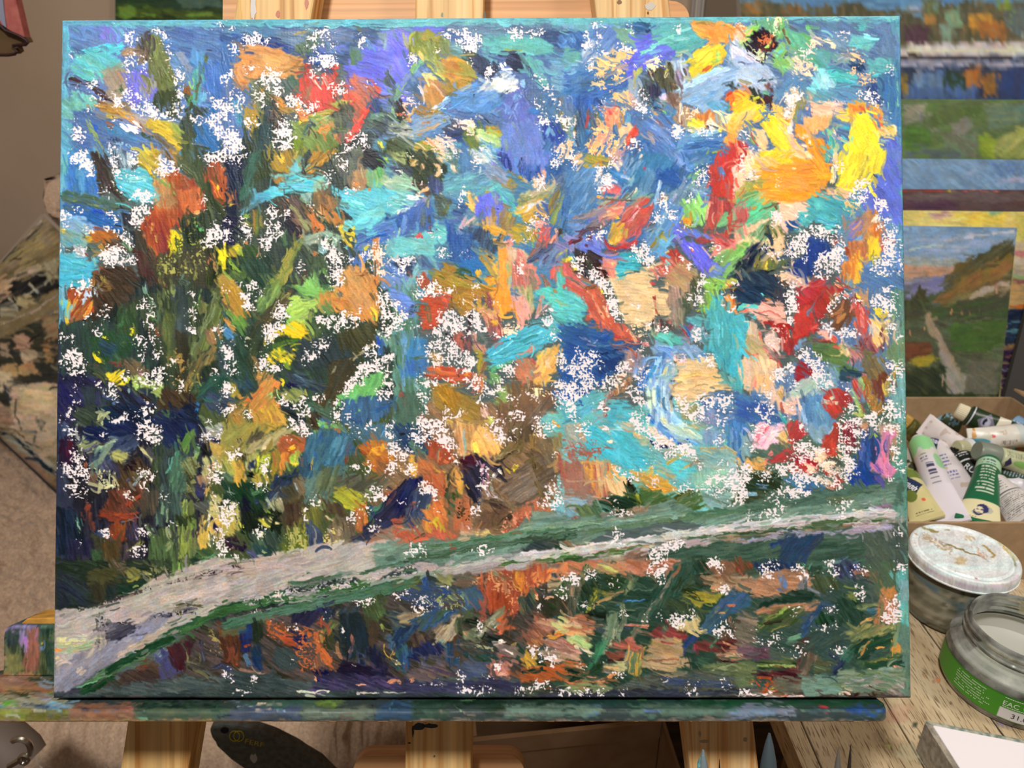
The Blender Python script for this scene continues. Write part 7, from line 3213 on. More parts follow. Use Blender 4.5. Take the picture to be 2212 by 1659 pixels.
p d93 c85 80 184,94 196,100 196,112 184,110
s bb7 996 6 196,104 206,112
p 665 876 20 0,62 24,66 22,90 30,110 0,116
p 756 534 10 0,104 40,102 44,118 10,116
s fca b87 4 0,114 8,112
p 342 674 10 22,120 70,116 72,126 26,130
s 8a5 9a6 3 22,126 50,124 70,128
s 8a6 564 3 24,134 50,130
p 565 455 10 40,106 74,112 74,120 40,118
p 654 876 110 76,108 90,108 100,112 90,124 80,138 72,134
s 533 754 6 76,116 72,132
p 553 564 10 92,118 110,116 112,132 90,134
s c87 a76 6 108,122 110,126
p 235 346 130 118,118 130,120 126,130 116,136 110,134
p 365 476 120 122,106 140,106 134,124 124,120
p 464 575 150 140,120 190,110 204,112 200,118 150,126
s 773 995 3 150,122 196,113
p 243 253 10 150,120 196,118 200,130 160,130
s cb9 ec9 3 156,130 162,128
s c76 ea9 8 188,124 194,130
p 412 633 10 20,136 60,128 74,132 70,140 30,142
k c52 6 24,142 44,138 50,156 28,156
s cb5 663 5 40,152 52,152
p 785 564 10 0,120 24,126 20,150 0,150
p 798 687 10 70,138 120,136 140,144 120,160 80,160
p 776 554 10 44,140 76,140 80,156 50,158
p 686 898 10 120,130 200,128 204,156 120,158
s aaa 777 2.5 124,146 160,140 180,138 204,146
s 896 564 3 128,138 160,134 200,138
s aaa 876 3 130,152 170,146 204,150
p 876 aaa 30 176,146 205,144 207,160 180,160
s 422 531 5 138,160 148,158
s 422 542 4 156,160 176,160
s fcb db9 4 120,158 136,160
s ecc fee 3 4,160 80,162
s 657 768 6 198,84 202,104
p 687 576 90 196,80 206,80 209,160 202,160 198,110
h 8 28,16 36,8 44,0 48,8 44,18
h 8 64,10 74,6 82,16 90,20 84,22 72,14
h 7 104,2 118,0 118,18 106,18 110,8
h 7 136,10 154,8 156,14 140,14
h 7 146,30 158,32 152,44 146,40
h 5 150,22 154,28 150,30
h 6 162,24 166,44 163,48
h 7 190,4 204,2 202,12 192,20
h 7 182,32 190,30 190,40 182,40
h 8 180,48 190,48 196,60 190,74 176,76 172,66 182,58
h 6 104,56 120,54 118,62 106,60
h 7 66,56 74,58 70,64 66,62
h 8 90,80 110,74 112,80 100,84
h 6 108,30 118,34 114,36
h 6 118,70 122,78
h 5 18,70 22,80 18,84
h 6 18,88 24,94 40,94 56,88 54,90 36,98 22,96
h 5 22,100 30,102 28,106
h 7 46,104 56,104 56,110
h 8 60,102 68,106 82,108 76,112 66,110
h 6 84,90 90,96 84,98
h 8 112,110 124,104 128,104 120,112
h 7 94,108 97,109 96,112
h 7 102,108 108,107
h 5 98,138 108,136
h 8 0,160 8,156 18,160
@0,0,5
p baa aa9 -20 113,1350 113,1315 160,1310 260,1295 330,1272 400,1247 510,1222 600,1195 700,1183 800,1172 880,1165 900,1205 800,1240 700,1268 600,1296 500,1322 440,1342 380,1362 300,1400 220,1440 165,1470 113,1495
s baa a98 30 470,1238 560,1222 660,1205
s cba baa 16 340,1300 420,1285 500,1262
d 433 544 10 200,1310 280,1285 360,1262 440,1240 520,1222
d 334 555 14 225,1355 290,1350 310,1345
d 445 776 30 215,1320 230,1380 210,1410
s bb9 cc9 14 120,1382 190,1378
s cb8 ab8 8 120,1392 200,1395
s 9b9 8a7 8 140,1412 200,1385
s e95 fb6 10 116,1405 138,1412
s dc8 ca7 8 118,1422 130,1426
p 99a 778 -40 150,1425 225,1400 260,1360 300,1345 380,1320 330,1370 260,1420 200,1460 150,1500 116,1495 116,1450
p 334 556 -20 225,1350 300,1350 290,1375 240,1385 225,1375
s baa cb9 18 165,1460 185,1440
s aac 889 16 260,1390 330,1355
s ba9 a98 12 250,1420 330,1375 420,1340
d 334 556 12 330,1330 380,1325 430,1320
s 664 443 6 380,1305 440,1312
s dc6 342 4 386,1322 390,1332
p 687 798 -12 800,1182 880,1170 1000,1152 1150,1125 1260,1115 1400,1100 1500,1092 1620,1080 1700,1072 1950,1040 1950,1085 1800,1095 1600,1120 1450,1130 1300,1155 1150,1180 1000,1205 880,1212 820,1222
s 464 576 14 880,1208 1000,1188 1100,1172 1250,1150
s 475 686 11 880,1185 1000,1172 1130,1150 1300,1128
s 797 8a9 8 1120,1145 1260,1130 1400,1118 1520,1110
s 686 575 10 1260,1150 1400,1128 1520,1115 1620,1100
s 465 576 12 1600,1105 1750,1075 1900,1055
s 475 576 10 1480,1112 1600,1098 1700,1085
p cbb baa -8 1130,1215 1130,1195 1200,1192 1300,1178 1380,1168 1480,1148 1560,1138 1640,1120 1750,1110 1900,1095 1945,1102 1945,1120 1850,1126 1750,1130 1640,1150 1500,1162 1400,1172 1300,1190 1220,1205
s dcc cbb 12 1230,1188 1330,1172 1420,1160
s ccc ddc 8 1600,1132 1700,1118 1790,1112
s ddc cbb 8 1840,1102 1920,1104
p baa 999 -12 900,1218 1020,1212 1120,1190 1150,1195 1140,1225 1000,1240 900,1240
s dcd ccc 8 1120,1196 1190,1192
s 463 584 8 1080,1218 1160,1208 1220,1205 1310,1195 1390,1180
s 353 463 8 1190,1212 1250,1208 1330,1198
s 575 464 8 1470,1162 1560,1153 1620,1152 1720,1138
s 463 575 9 1750,1130 1850,1122 1930,1120
s 453 575 6 1590,1152 1720,1142 1820,1132
p a9a bba -8 1260,1205 1480,1165 1560,1160 1500,1178 1380,1190 1280,1212
p a9a 99b -5 1580,1166 1720,1150 1840,1140 1850,1132 1930,1132 1930,1144 1800,1152 1700,1158 1600,1172
s a9a bba 9 1840,1136 1900,1136
s 454 465 12 500,1340 600,1318 700,1298 760,1282
s 475 576 22 470,1355 560,1330 650,1312 740,1292 830,1272 900,1256
s 9a9 787 9 620,1300 740,1275 860,1248 960,1232
s 253 364 14 330,1388 400,1350 460,1325 540,1300 620,1280
s 363 474 16 380,1372 470,1325 560,1302 680,1282 800,1258
s 253 142 16 175,1490 230,1450 300,1412 380,1375
s 464 585 6 180,1478 240,1458 320,1412 400,1375
s 142 253 12 165,1495 200,1490 250,1460
s 6a7 7b8 3 165,1485 210,1472
s 464 576 10 620,1262 760,1240 900,1212
d 999 cbb 26 900,1228 760,1255 620,1282 520,1300
s ccb bbb 15 1120,1210 1260,1186 1400,1166 1520,1146
s ccc bbb 13 1500,1147 1620,1132 1760,1116 1930,1105
s bba aaa 10 960,1228 1060,1210 1150,1203
h 4 880,1175 900,1170 920,1200 870,1205
h 5 1010,1180 1050,1175 1080,1190 1020,1198
h 6 1325,1140 1345,1135 1345,1180 1325,1180
h 5 1440,1168 1480,1160 1460,1190 1400,1205
h 7 1405,1185 1440,1180 1430,1215 1400,1215
h 4 1600,1108 1700,1095 1700,1110 1610,1122
h 4 1660,1085 1720,1075 1700,1100
h 4 1800,1080 1840,1078 1830,1112 1810,1130
h 5 1930,1135 1945,1135 1940,1190
'''
LEDGE = '''
@0,0,5
p a86 b97 0 -200,1320 8,1320 8,1700 -200,1700
p b85 a75 10 -200,1452 140,1450 140,1480 60,1486 -200,1490
p a77 b98 10 -40,1462 60,1458 50,1490 -40,1494
p 354 465 20 62,1466 120,1458 130,1478 70,1484
s 354 9ab 7 96,1464 118,1462
p c96 b75 10 -200,1480 120,1476 130,1498 -200,1500
s 453 564 4 -40,1498 60,1496 120,1500
s b53 a53 4 96,1502 112,1500
s 9c5 8b4 4 98,1497 112,1495
p aa8 bba 10 -200,1500 140,1500 160,1530 -200,1545
s 7c5 6b3 12 4,1520 24,1514 40,1518
s 6bb 8cc 7 -20,1528 10,1526
s 7ac 9cd 6 74,1526 110,1518 150,1524
s 346 579 5 50,1520 100,1526 140,1528
s aad cce 5 90,1508 112,1512
p a75 965 5 150,1516 300,1516 300,1552 150,1556
s c65 b76 9 270,1522 300,1530
s 335 657 7 176,1530 196,1532
s 468 768 4 200,1536 260,1530
p 9a4 863 0 -200,1534 150,1532 140,1554 -200,1560
p 773 883 0 66,1534 140,1532 150,1552 70,1556
p 243 465 5 290,1512 500,1512 500,1530 290,1532
p 675 465 0 290,1528 520,1526 520,1556 290,1556
s 7a8 8b9 5 292,1550 320,1550
s 336 447 6 470,1548 510,1546
s c95 db7 6 484,1514 500,1514
s acd bcd 5 500,1512 522,1512
p 476 576 0 500,1510 700,1508 700,1530 500,1530
s edc ffd 5 552,1518 600,1518
s 8ab bcc 4 500,1524 560,1526
p 568 456 0 500,1526 650,1526 650,1554 500,1556
s 79b 9bd 4 590,1530 620,1532
s aa5 9a5 5 640,1538 660,1540
p 8a4 7a4 0 680,1508 740,1508 730,1522 680,1522
p 676 787 0 650,1524 820,1522 820,1552 650,1554
s 421 532 1.5 802,1520 812,1558
s 542 654 1.5 672,1540 674,1556
p 357 468 0 810,1508 900,1508 900,1552 810,1552
s 6ab 48a 3 850,1512 840,1530
p 465 354 0 890,1506 960,1506 970,1552 890,1552
s 9b9 7a8 4 980,1520 1000,1535
p 243 354 0 900,1500 1240,1504 1240,1522 900,1520
s 8c8 7b7 7 1004,1508 1026,1510
p 353 243 -15 1036,1530 1098,1514 1090,1530 1050,1548
p 687 798 0 1090,1522 1300,1522 1300,1548 1090,1550
s 58a 69c 6 1284,1536 1296,1540
p 254 355 0 1230,1502 1500,1504 1500,1524 1230,1522
s 7c3 6b3 6 1376,1506 1396,1508
s 7c4 6b3 7 1502,1510 1520,1516
p 687 576 0 1360,1520 1560,1520 1560,1548 1360,1550
s 57b 68a 5 1390,1536 1430,1538
p 889 79b 0 1560,1522 1720,1520 1720,1548 1560,1550
s aab bbc 5 1680,1524 1720,1526
s d45 c34 7 1768,1524 1790,1526
s d45 a56 4 1784,1532 1782,1540
p 264 253 0 1500,1504 1925,1504 1925,1520 1500,1522
p 25a 36b 0 1830,1524 1920,1524 1920,1542 1840,1544
s 467 687 6 1730,1534 1830,1534
s 465 354 7 1900,1514 1925,1522
s 465 576 5 1840,1548 1925,1548
p 876 987 0 -200,1556 2100,1556 2100,1570 -200,1570
s b96 a85 5 -100,1556 460,1556
p 453 675 90 8,1370 116,1362 116,1456 8,1456
p 98b a9c 90 44,1360 66,1360 66,1410 48,1400
p a65 b76 90 60,1362 84,1362 80,1452 56,1452
s b8c a7b 8 54,1370 58,1420
p 243 354 90 92,1356 116,1356 116,1456 106,1456
p 885 774 90 10,1400 50,1420 56,1452 10,1454
p 344 455 90 10,1366 46,1368 44,1396 12,1400
s 57a 68a 9 84,1402 96,1400
s cb4 ba4 5 88,1386 92,1392
s 97c a8d 7 10,1364 30,1354 60,1352 82,1356
s 67c 8ad 5 50,1356 84,1356
s 465 576 7 86,1354 114,1350
s fff eee 2 58,1418 62,1418
p 465 885 0 116,1340 300,1340 300,1456 116,1456
'''
LID = '''
@0,0,5
p ddd cdd 0 1900,1100 2260,1100 2260,1330 1900,1330
s cca bb9 9 1962,1150 1990,1124 2040,1122 2110,1138 2160,1170 2200,1210
s dcd bba 8 1964,1196 2000,1226 2060,1258 2120,1270 2180,1262 2204,1240
s 985 a96 5 1984,1128 2000,1142 2028,1150
s a97 985 3 2036,1145 2052,1148
s 985 874 3 2040,1172 2080,1190 2126,1202
s b95 a96 4 2120,1180 2140,1190 2152,1198 2140,1202
p ba8 cb9 20 2066,1200 2090,1206 2086,1220 2068,1214
s ca6 b96 3 2166,1180 2180,1194
s c97 a86 2 1974,1152 1982,1154
s 965 a86 2 1972,1172 1980,1172
d ba9 cb9 16 1990,1156 2030,1176 2060,1192
d cb9 ba8 12 2080,1160 2110,1168
d ba9 ca9 10 2096,1176 2120,1196 2140,1210
s a76 965 2 2060,1232 2066,1234
s b87 965 2 2058,1248 2062,1250
s a67 a56 2 2106,1248 2112,1250
s aa7 998 3 2190,1200 2196,1224
d aa9 bba 7 1970,1206 2010,1236 2060,1262
'''
TSPOTS = [(2026, 1470, 8, 4, 'd74', .9), (2062, 1389, 9, 5, '37a', 1), (2040, 1387, 4, 2, 'ddc', .9), (2068, 1494, 3, 2, '222', .9), (2002, 1460, 4, 3, 'c85', .6), (1976, 1567, 9, 5, '343', .95), (1990, 1590, 4, 3, '342', .9),
 (1999, 1611, 12, 8, '243', .95), (2004, 1622, 14, 5, '354', .9), (1984, 1634, 6, 5, '463', .8), (1941, 1633, 8, 6, '69b', .5), (1962, 1625, 26, 22, 'bb9', .28), (1918, 1612, 6, 4, 'bb6', .6), (1935, 1548, 30, 14, 'a65', .30), (1950, 1530, 24, 10, 'b76', .25),
 (2170, 1562, 16, 8, '66a', .55), (2210, 1262, 6, 4, 'c97', .5), (1900, 1590, 16, 10, '876', .4), (2052, 1520, 2, 2, '433', .8), (2055, 1440, 3, 2, '654', .6), (1990, 1640, 5, 16, '887', .5), (2016, 1656, 10, 5, 'bc5', .6)]
HILL = '''
@0,0,5
p 8ac 9ac 0 1780,470 2210,470 2210,570 1780,600
p 79b 8ac 0 1780,470 2210,470 2210,500 1780,510
s ccc bbc 5 2040,522 2110,508 2190,500
s bcc acc 4 1960,540 2040,526
p 9aa aa9 0 1780,550 2080,560 2070,590 1780,585
p c97 b98 0 1780,570 2070,572 2060,592 1950,606 1780,604
p 88a 99a 0 1780,604 1960,606 2060,590 2050,620 1780,630
p 77a 88a 0 1940,620 2050,596 2060,620 1960,650
p 553 664 -30 2040,600 2090,560 2150,530 2190,515 2200,560 2190,640 2040,640
p 763 554 -40 2050,600 2070,566 2100,556 2110,590 2060,620
p 553 443 60 1965,660 1980,625 1998,624 2008,650 1990,670 1965,672
p 873 964 -30 2010,650 2100,590 2180,545 2195,560 2180,590 2060,660
p 764 885 -20 1980,680 2060,640 2190,590 2190,640 2060,680 1960,700
p ba9 a98 -10 2090,640 2130,620 2180,606 2180,618 2130,632 2100,650
p 554 463 -10 1960,670 2180,630 2180,720 1960,720
p 553 443 0 1780,640 1960,640 1970,900 1780,900
p 675 554 20 1956,690 2200,690 2170,850 1956,850
p 573 463 0 2050,700 2180,690 2160,760 2060,760
p a97 987 60 1996,670 2006,670 2040,740 2075,800 2060,840 2046,790 2010,720
p 998 a99 60 2020,720 2040,760 2080,810 2150,850 2050,850 2040,800
s c97 b86 3 1966,712 1968,726
s c97 b86 3 1998,706 1998,720
s c97 b86 3 2054,666 2054,680
s c97 b86 3 2076,670 2076,682
s c97 b86 3 2094,670 2094,684
s c98 b87 3 2114,660 2114,676
s c98 b87 3 2154,622 2154,640
p 743 853 0 1950,742 2010,738 2010,770 1950,780
p ba3 983 0 1960,780 2010,765 2018,780 1980,798
p 343 553 40 1950,800 2040,790 2050,860 1950,880
p 776 665 30 2090,780 2160,780 2150,850 2080,850
s a97 b98 3 2036,806 2036,836
p 453 342 0 1780,850 2180,850 2180,920 1780,920
'''
SUNSET = '''
@0,0,5
p dc7 ed8 0 1750,440 2360,440 2360,520 1750,520
p ec5 ed6 10 2060,462 2180,458 2170,484 2080,486
p b99 dba 0 2010,456 2060,456 2060,470 2010,474
p 9b8 8b9 0 2110,454 2170,454 2150,464
p dc6 cc7 80 2190,460 2360,460 2360,530 2190,520
p cb9 db9 60 2195,520 2360,516 2360,570 2190,560
p c88 b77 0 2190,545 2360,535 2360,552 2190,556
p cba dca 0 2190,560 2360,555 2360,600 2190,610
p bc8 ac8 0 2190,592 2260,590 2260,604 2190,604
p b77 a66 0 2186,604 2360,596 2360,612 2186,616
p db8 eb7 0 2180,616 2360,610 2360,660 2180,662
s e84 d73 6 2178,662 2360,656
p 346 235 0 2174,668 2360,662 2360,745 2168,745
s 5ab 68a 4 2176,700 2212,692
s 6ab 9bb 4 2172,716 2212,710
s 358 5aa 3 2174,730 2210,724
p c95 a65 0 2168,745 2230,743 2230,755 2166,758
p 435 535 0 2160,755 2360,752 2360,960 2150,960
s b76 c98 4 2170,772 2190,768
s 88a 99b 4 2164,800 2186,796
s 657 879 4 2160,830 2180,822
'''
DUSK = '''
@0,0,5
p 655 644 0 1740,400 2360,400 2360,480 1740,480
s b43 a33 4 1930,411 2040,411
s db4 ca5 4 2048,410 2066,411
s c76 a55 3 2080,412 2160,412
p 766 655 0 1940,416 2360,418 2360,436 1940,434
p 535 645 0 1940,434 2060,436 2060,452 1940,452
'''
SKYB = '''
@0,0,5
p 79b 8ac 40 1700,335 2400,335 2400,425 1700,425
p 8ac 79b 60 1960,350 2060,348 2040,400 1970,396
p 68b 79b 60 2130,350 2230,348 2230,380 2140,380
s 9ac aac 12 2150,392 2220,390
s 9ac 8ac 10 2080,380 2120,360
'''
MEADOW = '''
@0,0,5
p 675 684 0 1690,205 2400,205 2400,355 1690,355
p 887 998 -40 1955,220 2000,222 1990,260 1955,270
p 778 887 -60 1985,248 2030,240 2040,280 1990,290
p 887 777 -60 2050,262 2100,246 2100,280 2060,300
p 573 583 0 1955,275 2010,270 2010,320 1955,322
p 674 573 60 1990,255 2060,230 2120,226 2110,250 2000,280
p 776 686 30 2040,290 2110,290 2110,340 2040,340
p 8a3 9a3 40 2110,290 2150,300 2150,342 2120,342
p 9a5 aa6 -30 2150,300 2230,270 2230,340 2150,342
p 687 786 0 2120,222 2230,222 2230,260 2140,280
p 677 566 0 1955,325 2080,325 2080,342 1955,342
'''
RIVER = '''
@0,0,5
p 69b 7ac 10 1580,-170 2400,-170 2400,120 1580,120
p 58b 69b 0 1580,-20 2230,-20 2230,30 1580,30
p 9ac abc 0 1960,14 2000,12 1996,28 1962,30
p 553 764 80 1580,6 1660,0 1740,16 1850,4 1880,22 1950,26 1990,40 2000,4 2030,0 2040,14 2080,10 2110,4 2140,8 2230,0 2230,96 1580,100
p a73 b84 80 1600,6 1640,4 1650,24 1610,30
p a73 863 80 1700,14 1730,16 1730,30 1690,30
p 785 674 80 1990,6 2030,2 2030,26 2000,30
p b83 974 80 1996,34 2024,30 2020,56 1992,52
p b83 c93 80 2090,40 2130,26 2150,44 2140,74 2100,72
p b73 a62 80 2110,50 2170,44 2170,80 2120,84
p 7a8 897 80 2040,28 2070,20 2076,60 2046,64
p 8a9 798 80 2030,60 2054,50 2056,88 2036,90
p 534 645 80 1952,60 2000,56 2010,94 1952,94
p 677 566 80 2170,20 2230,10 2230,80 2180,76
p 7a3 893 80 2150,0 2180,0 2176,20 2156,24
p cbb ccc 0 1940,96 2230,88 2230,120 1940,120
s ddc cca 9 1960,108 2060,110 2220,106
p 322 433 0 1940,119 2230,122 2230,130 1940,127
p 99a aab 0 1940,129 2230,131 2230,148 1940,146
p 235 346 90 1940,146 2230,146 2230,216 1940,216
p 79b 57a 90 1970,160 2040,152 2050,200 1980,205
p 353 243 90 2040,156 2080,150 2090,190 2040,196
p a62 b73 90 2084,152 2120,148 2130,186 2090,190
p 963 a72 90 2120,160 2160,156 2150,210 2124,212
p 347 248 90 2160,150 2230,150 2230,214 2160,214
p 579 46a 90 1950,180 2110,190 2110,216 1950,216
p b93 553 90 1940,160 1962,160 1960,200 1944,200
'''
GREENW = '''
@0,0,5
p 354 463 0 240,-160 660,-160 660,140 240,140
p 563 683 20 252,10 330,14 420,20 480,24 480,44 252,44
p 8a4 7a4 30 254,16 290,14 300,36 256,40
p 464 354 0 330,0 400,-4 400,20 340,20
p 687 576 0 380,-10 480,-10 480,16 390,16
s 9b5 7a4 8 400,32 460,30
s 7a4 8a4 8 300,30 340,34
p 342 453 0 250,40 640,40 640,140 250,140
'''
CUSH = '''
@0,0,5
p 875 986 -40 -220,450 460,450 460,1100 -220,1100
p 876 985 -35 -10,560 95,470 140,500 140,560 0,640 -60,640
s 444 554 5 0,566 40,530 74,500 92,480
s ba9 a98 5 0,556 50,515 90,472
p 764 875 -35 0,590 130,520 130,560 0,630
s 433 544 3 20,562 50,558
s a97 b98 12 10,610 50,590 90,575
s 554 665 6 30,600 60,586
s 997 886 4 0,622 60,600 125,556
p 333 222 -30 -40,640 130,570 130,640 -40,720
p a86 b97 -20 -10,600 20,606 24,640 -6,650
p ba7 a97 20 32,634 60,636 82,650 60,668 34,664
s 998 aa9 6 62,612 84,634
s 776 998 5 96,620 110,600
p a97 886 60 96,570 120,560 126,600 104,610
s a98 998 6 18,640 34,668 40,680
p 887 a97 0 0,656 24,652 30,676 0,690
p 875 764 -30 -60,706 60,662 130,624 130,660 60,706 0,738 -60,760
s 987 a98 3 -20,712 60,676 125,638
s 987 a97 3 -20,746 60,712 125,672
p 443 333 0 -60,752 130,680 130,880 -60,880
p a86 b87 30 30,722 56,722 76,736 60,756 34,750
p ba8 ca8 20 44,760 70,752 80,770 70,782 46,790
p b96 a75 30 40,786 72,784 84,806 60,814 40,804
p a85 964 0 90,736 112,736 112,790 96,780
p 976 a97 30 0,742 24,744 16,770 0,772
p a75 875 -20 90,690 125,680 125,740 100,730
s 222 333 5 60,742 84,724 96,720
p b96 a86 0 0,788 30,786 40,810 0,830
p cb9 ba8 20 -30,800 20,806 30,830 0,850
p 445 334 40 4,824 26,836 18,866 8,850
p ba8 ca9 0 24,836 80,826 130,830 130,990 60,980 20,930
p cb8 db9 0 40,840 110,836 120,880 50,900
s 554 665 4 34,860 34,900 50,930
s 776 554 6 80,905 94,915 88,932
s 665 776 5 80,930 70,960 96,972
p 976 b97 0 -30,860 20,880 30,920 -30,930
s 654 765 4 0,926 30,928 56,950
p 998 aa9 20 10,930 60,960 125,1010 125,1030 40,980 0,950
s 234 345 8 -20,932 20,940 50,962 90,1000 130,1030
p b98 a86 20 0,950 40,970 100,1020 130,1050 60,1040 0,985
s 622 511 6 40,1010 80,1030
'''

# ---------------------------------------------------------------- the room
M = {}
M['wall'] = speck('wall_paint', '#a8937d', '#b39e88', 3, .9, .05)
M['floor'] = wood('floor_boards', '#4a3526', '#5a4230', '#3a2a1e', 0, 3)
M['trimw'] = mat('trim_paint', '#a9a29b', .5)
M['door'] = mat('door_paint', '#6e604f', .6)
M['ceil'] = mat('ceiling_paint', '#d8d2c8', .9)
def struct(o): o['kind'] = 'structure'; return o
WY = 1.75
struct(box('floor', (0.1, .1, -.02), (3.8, 3.5, .04), M['floor'], bev=0))
struct(box('ceiling', (0.1, .1, 2.62), (3.8, 3.5, .04), M['ceil'], bev=0))
struct(box('wall_back', (0.1, WY+.04, 1.3), (3.8, .08, 2.6), M['wall'], bev=0))
struct(box('wall_left', (-1.84, .1, 1.3), (.08, 3.38, 2.6), M['wall'], bev=0))
struct(box('wall_right', (2.04, .1, 1.3), (.08, 3.38, 2.6), M['wall'], bev=0))
a = onY(1491, 20, WY); b = onY(1519, 20, WY); c = onY(1519, 20, WY); d2 = c.x+.75
bm = bmesh.new(); w = b.x-a.x
for fx, ww, th in ((.5, 1, .012), (.30, .22, .022), (.80, .16, .020)): boxbm(bm, (a.x+w*fx, WY-th/2, 1.05), (w*ww, th, 2.1), None, .002)
struct(frombm('trim_1', bm, M['trimw']))
struct(box('door_1', ((b.x+d2)/2, WY-.004, 1.03), (d2-b.x-.004, .008, 2.06), M['door'], bev=.001))

# ---------------------------------------------------------------- the canvas on the easel
WC = .5; HC = .40141
MC = Matrix.Translation((-.01875, .39326, CAMZ-.15582)) @ Matrix.Rotation(-.00615, 4, 'Z') @ Matrix.Rotation(-.44264, 4, 'X') @ Matrix.Rotation(-.00518, 4, 'Y')
MCi = MC.inverted()
def onloc(px, py, d):                                   # photo pixel -> easel coordinates (across, depth, up) on the plane at depth d
    p0 = MC @ Vector((0, d, 0)); n = (MC.to_3x3() @ Vector((0, 1, 0))); return MCi @ onplane(px, py, p0, n)
VFLOOR = -1.146
C, Hh = paint(ART, 104, 24, 1872, 1494)
print('painted')
fc = sampler(C, 104, 24); fh = sampler(Hh, 104, 24)
def wrapaxis(half, n, side, m):
    s = np.concatenate([-half-np.linspace(side, .0004, m), np.linspace(-half, half, n), half+np.linspace(.0004, side, m)]); return s
NX, NY = (1330, 1068)
sx = wrapaxis(WC/2, NX, .018, 10); sy = wrapaxis(HC/2, NY, .018, 10)[::-1]
U, Vv = np.meshgrid(sx, sy)
ovx = np.maximum(np.abs(U)-WC/2, 0); ovy = np.maximum(np.abs(Vv)-HC/2, 0)
uc = np.clip(U, -WC/2, WC/2); vc = np.clip(Vv, -HC/2, HC/2)
hm = homog([(-WC/2, HC/2), (WC/2, HC/2), (WC/2, -HC/2), (-WC/2, -HC/2)], [(134, 44), (1947, 32), (1967, 1507), (113, 1510)])
px, py = hm(uc, vc); colr = fc(px, py); hh = fh(px, py)
er = np.maximum(np.maximum(.0016-(WC/2-np.abs(uc)), 0), np.maximum(.0016-(HC/2-np.abs(vc)), 0))/.0016   # rounded fold
dep = ovx+ovy+.0011*er**2-.00055*hh*(1-np.clip((ovx+ovy)*900, 0, 1))
P = np.stack([uc, dep, vc], -1)
def paintmat(nt, b):
    at = N(nt, 'ShaderNodeAttribute', attribute_name='pc'); nt.links.new(at.outputs[0], b.inputs['Base Color'])
    t = N(nt, 'ShaderNodeTexNoise', _Scale=1500.0, _Detail=2.0); nt.links.new(coords(nt), t.inputs[0])
    nz = N(nt, 'ShaderNodeTexNoise', _Scale=60.0, _Detail=2.0); nt.links.new(coords(nt), nz.inputs[0])
    r = N(nt, 'ShaderNodeMapRange', _From_Min=.3, _From_Max=.7, _To_Min=.36, _To_Max=.60); nt.links.new(nz.outputs[0], r.inputs[0]); nt.links.new(r.outputs[0], b.inputs['Roughness'])
    bump(nt, b, t.outputs[0], .25, .00025)
M['oil'] = mat('oil_paint', '888', .45, .16, paintmat)
cv = thing('canvas_painting', MC.translation, 'large stretched canvas covered in thick multicoloured oil strokes, standing on the easel ledge', 'painting')
alb = colr
grid('painted_cloth', P, M['oil'], cv, MC, True, alb)
M['pine'] = wood('pine', '#e8c48e', '#e0b87e', '#c68f52', 2, 17)
M['pine_dull'] = wood('pine_stretcher', '#d9b07a', '#cfa268', '#b9824c', 0, 14)
for nm, c, s in (('stretcher_bar', (0, .0105, HC/2-.022), (WC-.006, .013, .038)), ('stretcher_bar', (0, .0105, -HC/2+.022), (WC-.006, .013, .038)),
                 ('stretcher_bar', (-WC/2+.022, .0105, 0), (.038, .013, HC-.085)), ('stretcher_bar', (WC/2-.022, .0105, 0), (.038, .013, HC-.085))):
    box(nm, c, s, M['pine_dull'], cv, MC)

# ---------------------------------------------------------------- easel
LD = .046
ez = thing('studio_easel', (MC @ Vector((0, LD, VFLOOR))).to_tuple()[:2]+(0,), 'paint-smeared pine easel with three posts and a crusted ledge, holding the big canvas', 'easel')
def post(name, tl, tr, bl, br, d, th, m, vtop=.42, vbot=None):
    q = [onloc(*p, d) for p in (tl, tr, br, bl)]
    def ext(p, r, v): t = (v-p.z)/(r.z-p.z); return Vector((p.x+(r.x-p.x)*t, d, v))
    vb = VFLOOR if vbot is None else vbot
    pts = [ext(q[0], q[3], vtop), ext(q[1], q[2], vtop), ext(q[1], q[2], vb), ext(q[0], q[3], vb)]
    return prism(name, pts, (0, th, 0), m, ez, MC, .0015)
M['pine_a'] = wood('pine_left', '#e6c083', '#dfb473', '#bd8444', 2, 13)
M['pine_b'] = wood('pine_centre', '#e8c38a', '#e0b678', '#c48c4c', 2, 15)
post('leg', (507, 22), (675, 22), (274, 1564), (423, 1564), LD, .02, M['pine_a'])
post('centre_mast', (897, 22), (1044, 22), (876, 1564), (1019, 1564), LD, .02, M['pine_b'])
post('leg', (1287, 22), (1447, 22), (1478, 1564), (1628, 1564), LD, .02, M['pine'])
# plywood panel behind the post tops, rounded corner
M['ply'] = wood('plywood', '#e0ad7d', '#dba672', '#cf9663', 0, 10)
a = onloc(481, 22, .067); b = onloc(1489, 22, .067); a.z = 0; vt = onloc(1489, 2, .067).z
arc = [Vector((b.x-.012+.012*math.cos(t), .067, vt-.012+.012*math.sin(t))) for t in [i*math.pi/12 for i in range(7)]]
prism('back_panel', [Vector((a.x, .067, .05)), Vector((b.x, .067, .05))]+arc+[Vector((onloc(1440, 2, .067).x, .067, vt+.001)), Vector((onloc(1425, 2, .067).x, .067, .33)), Vector((a.x, .067, .33))], (0, .008, 0), M['ply'], ez, MC)
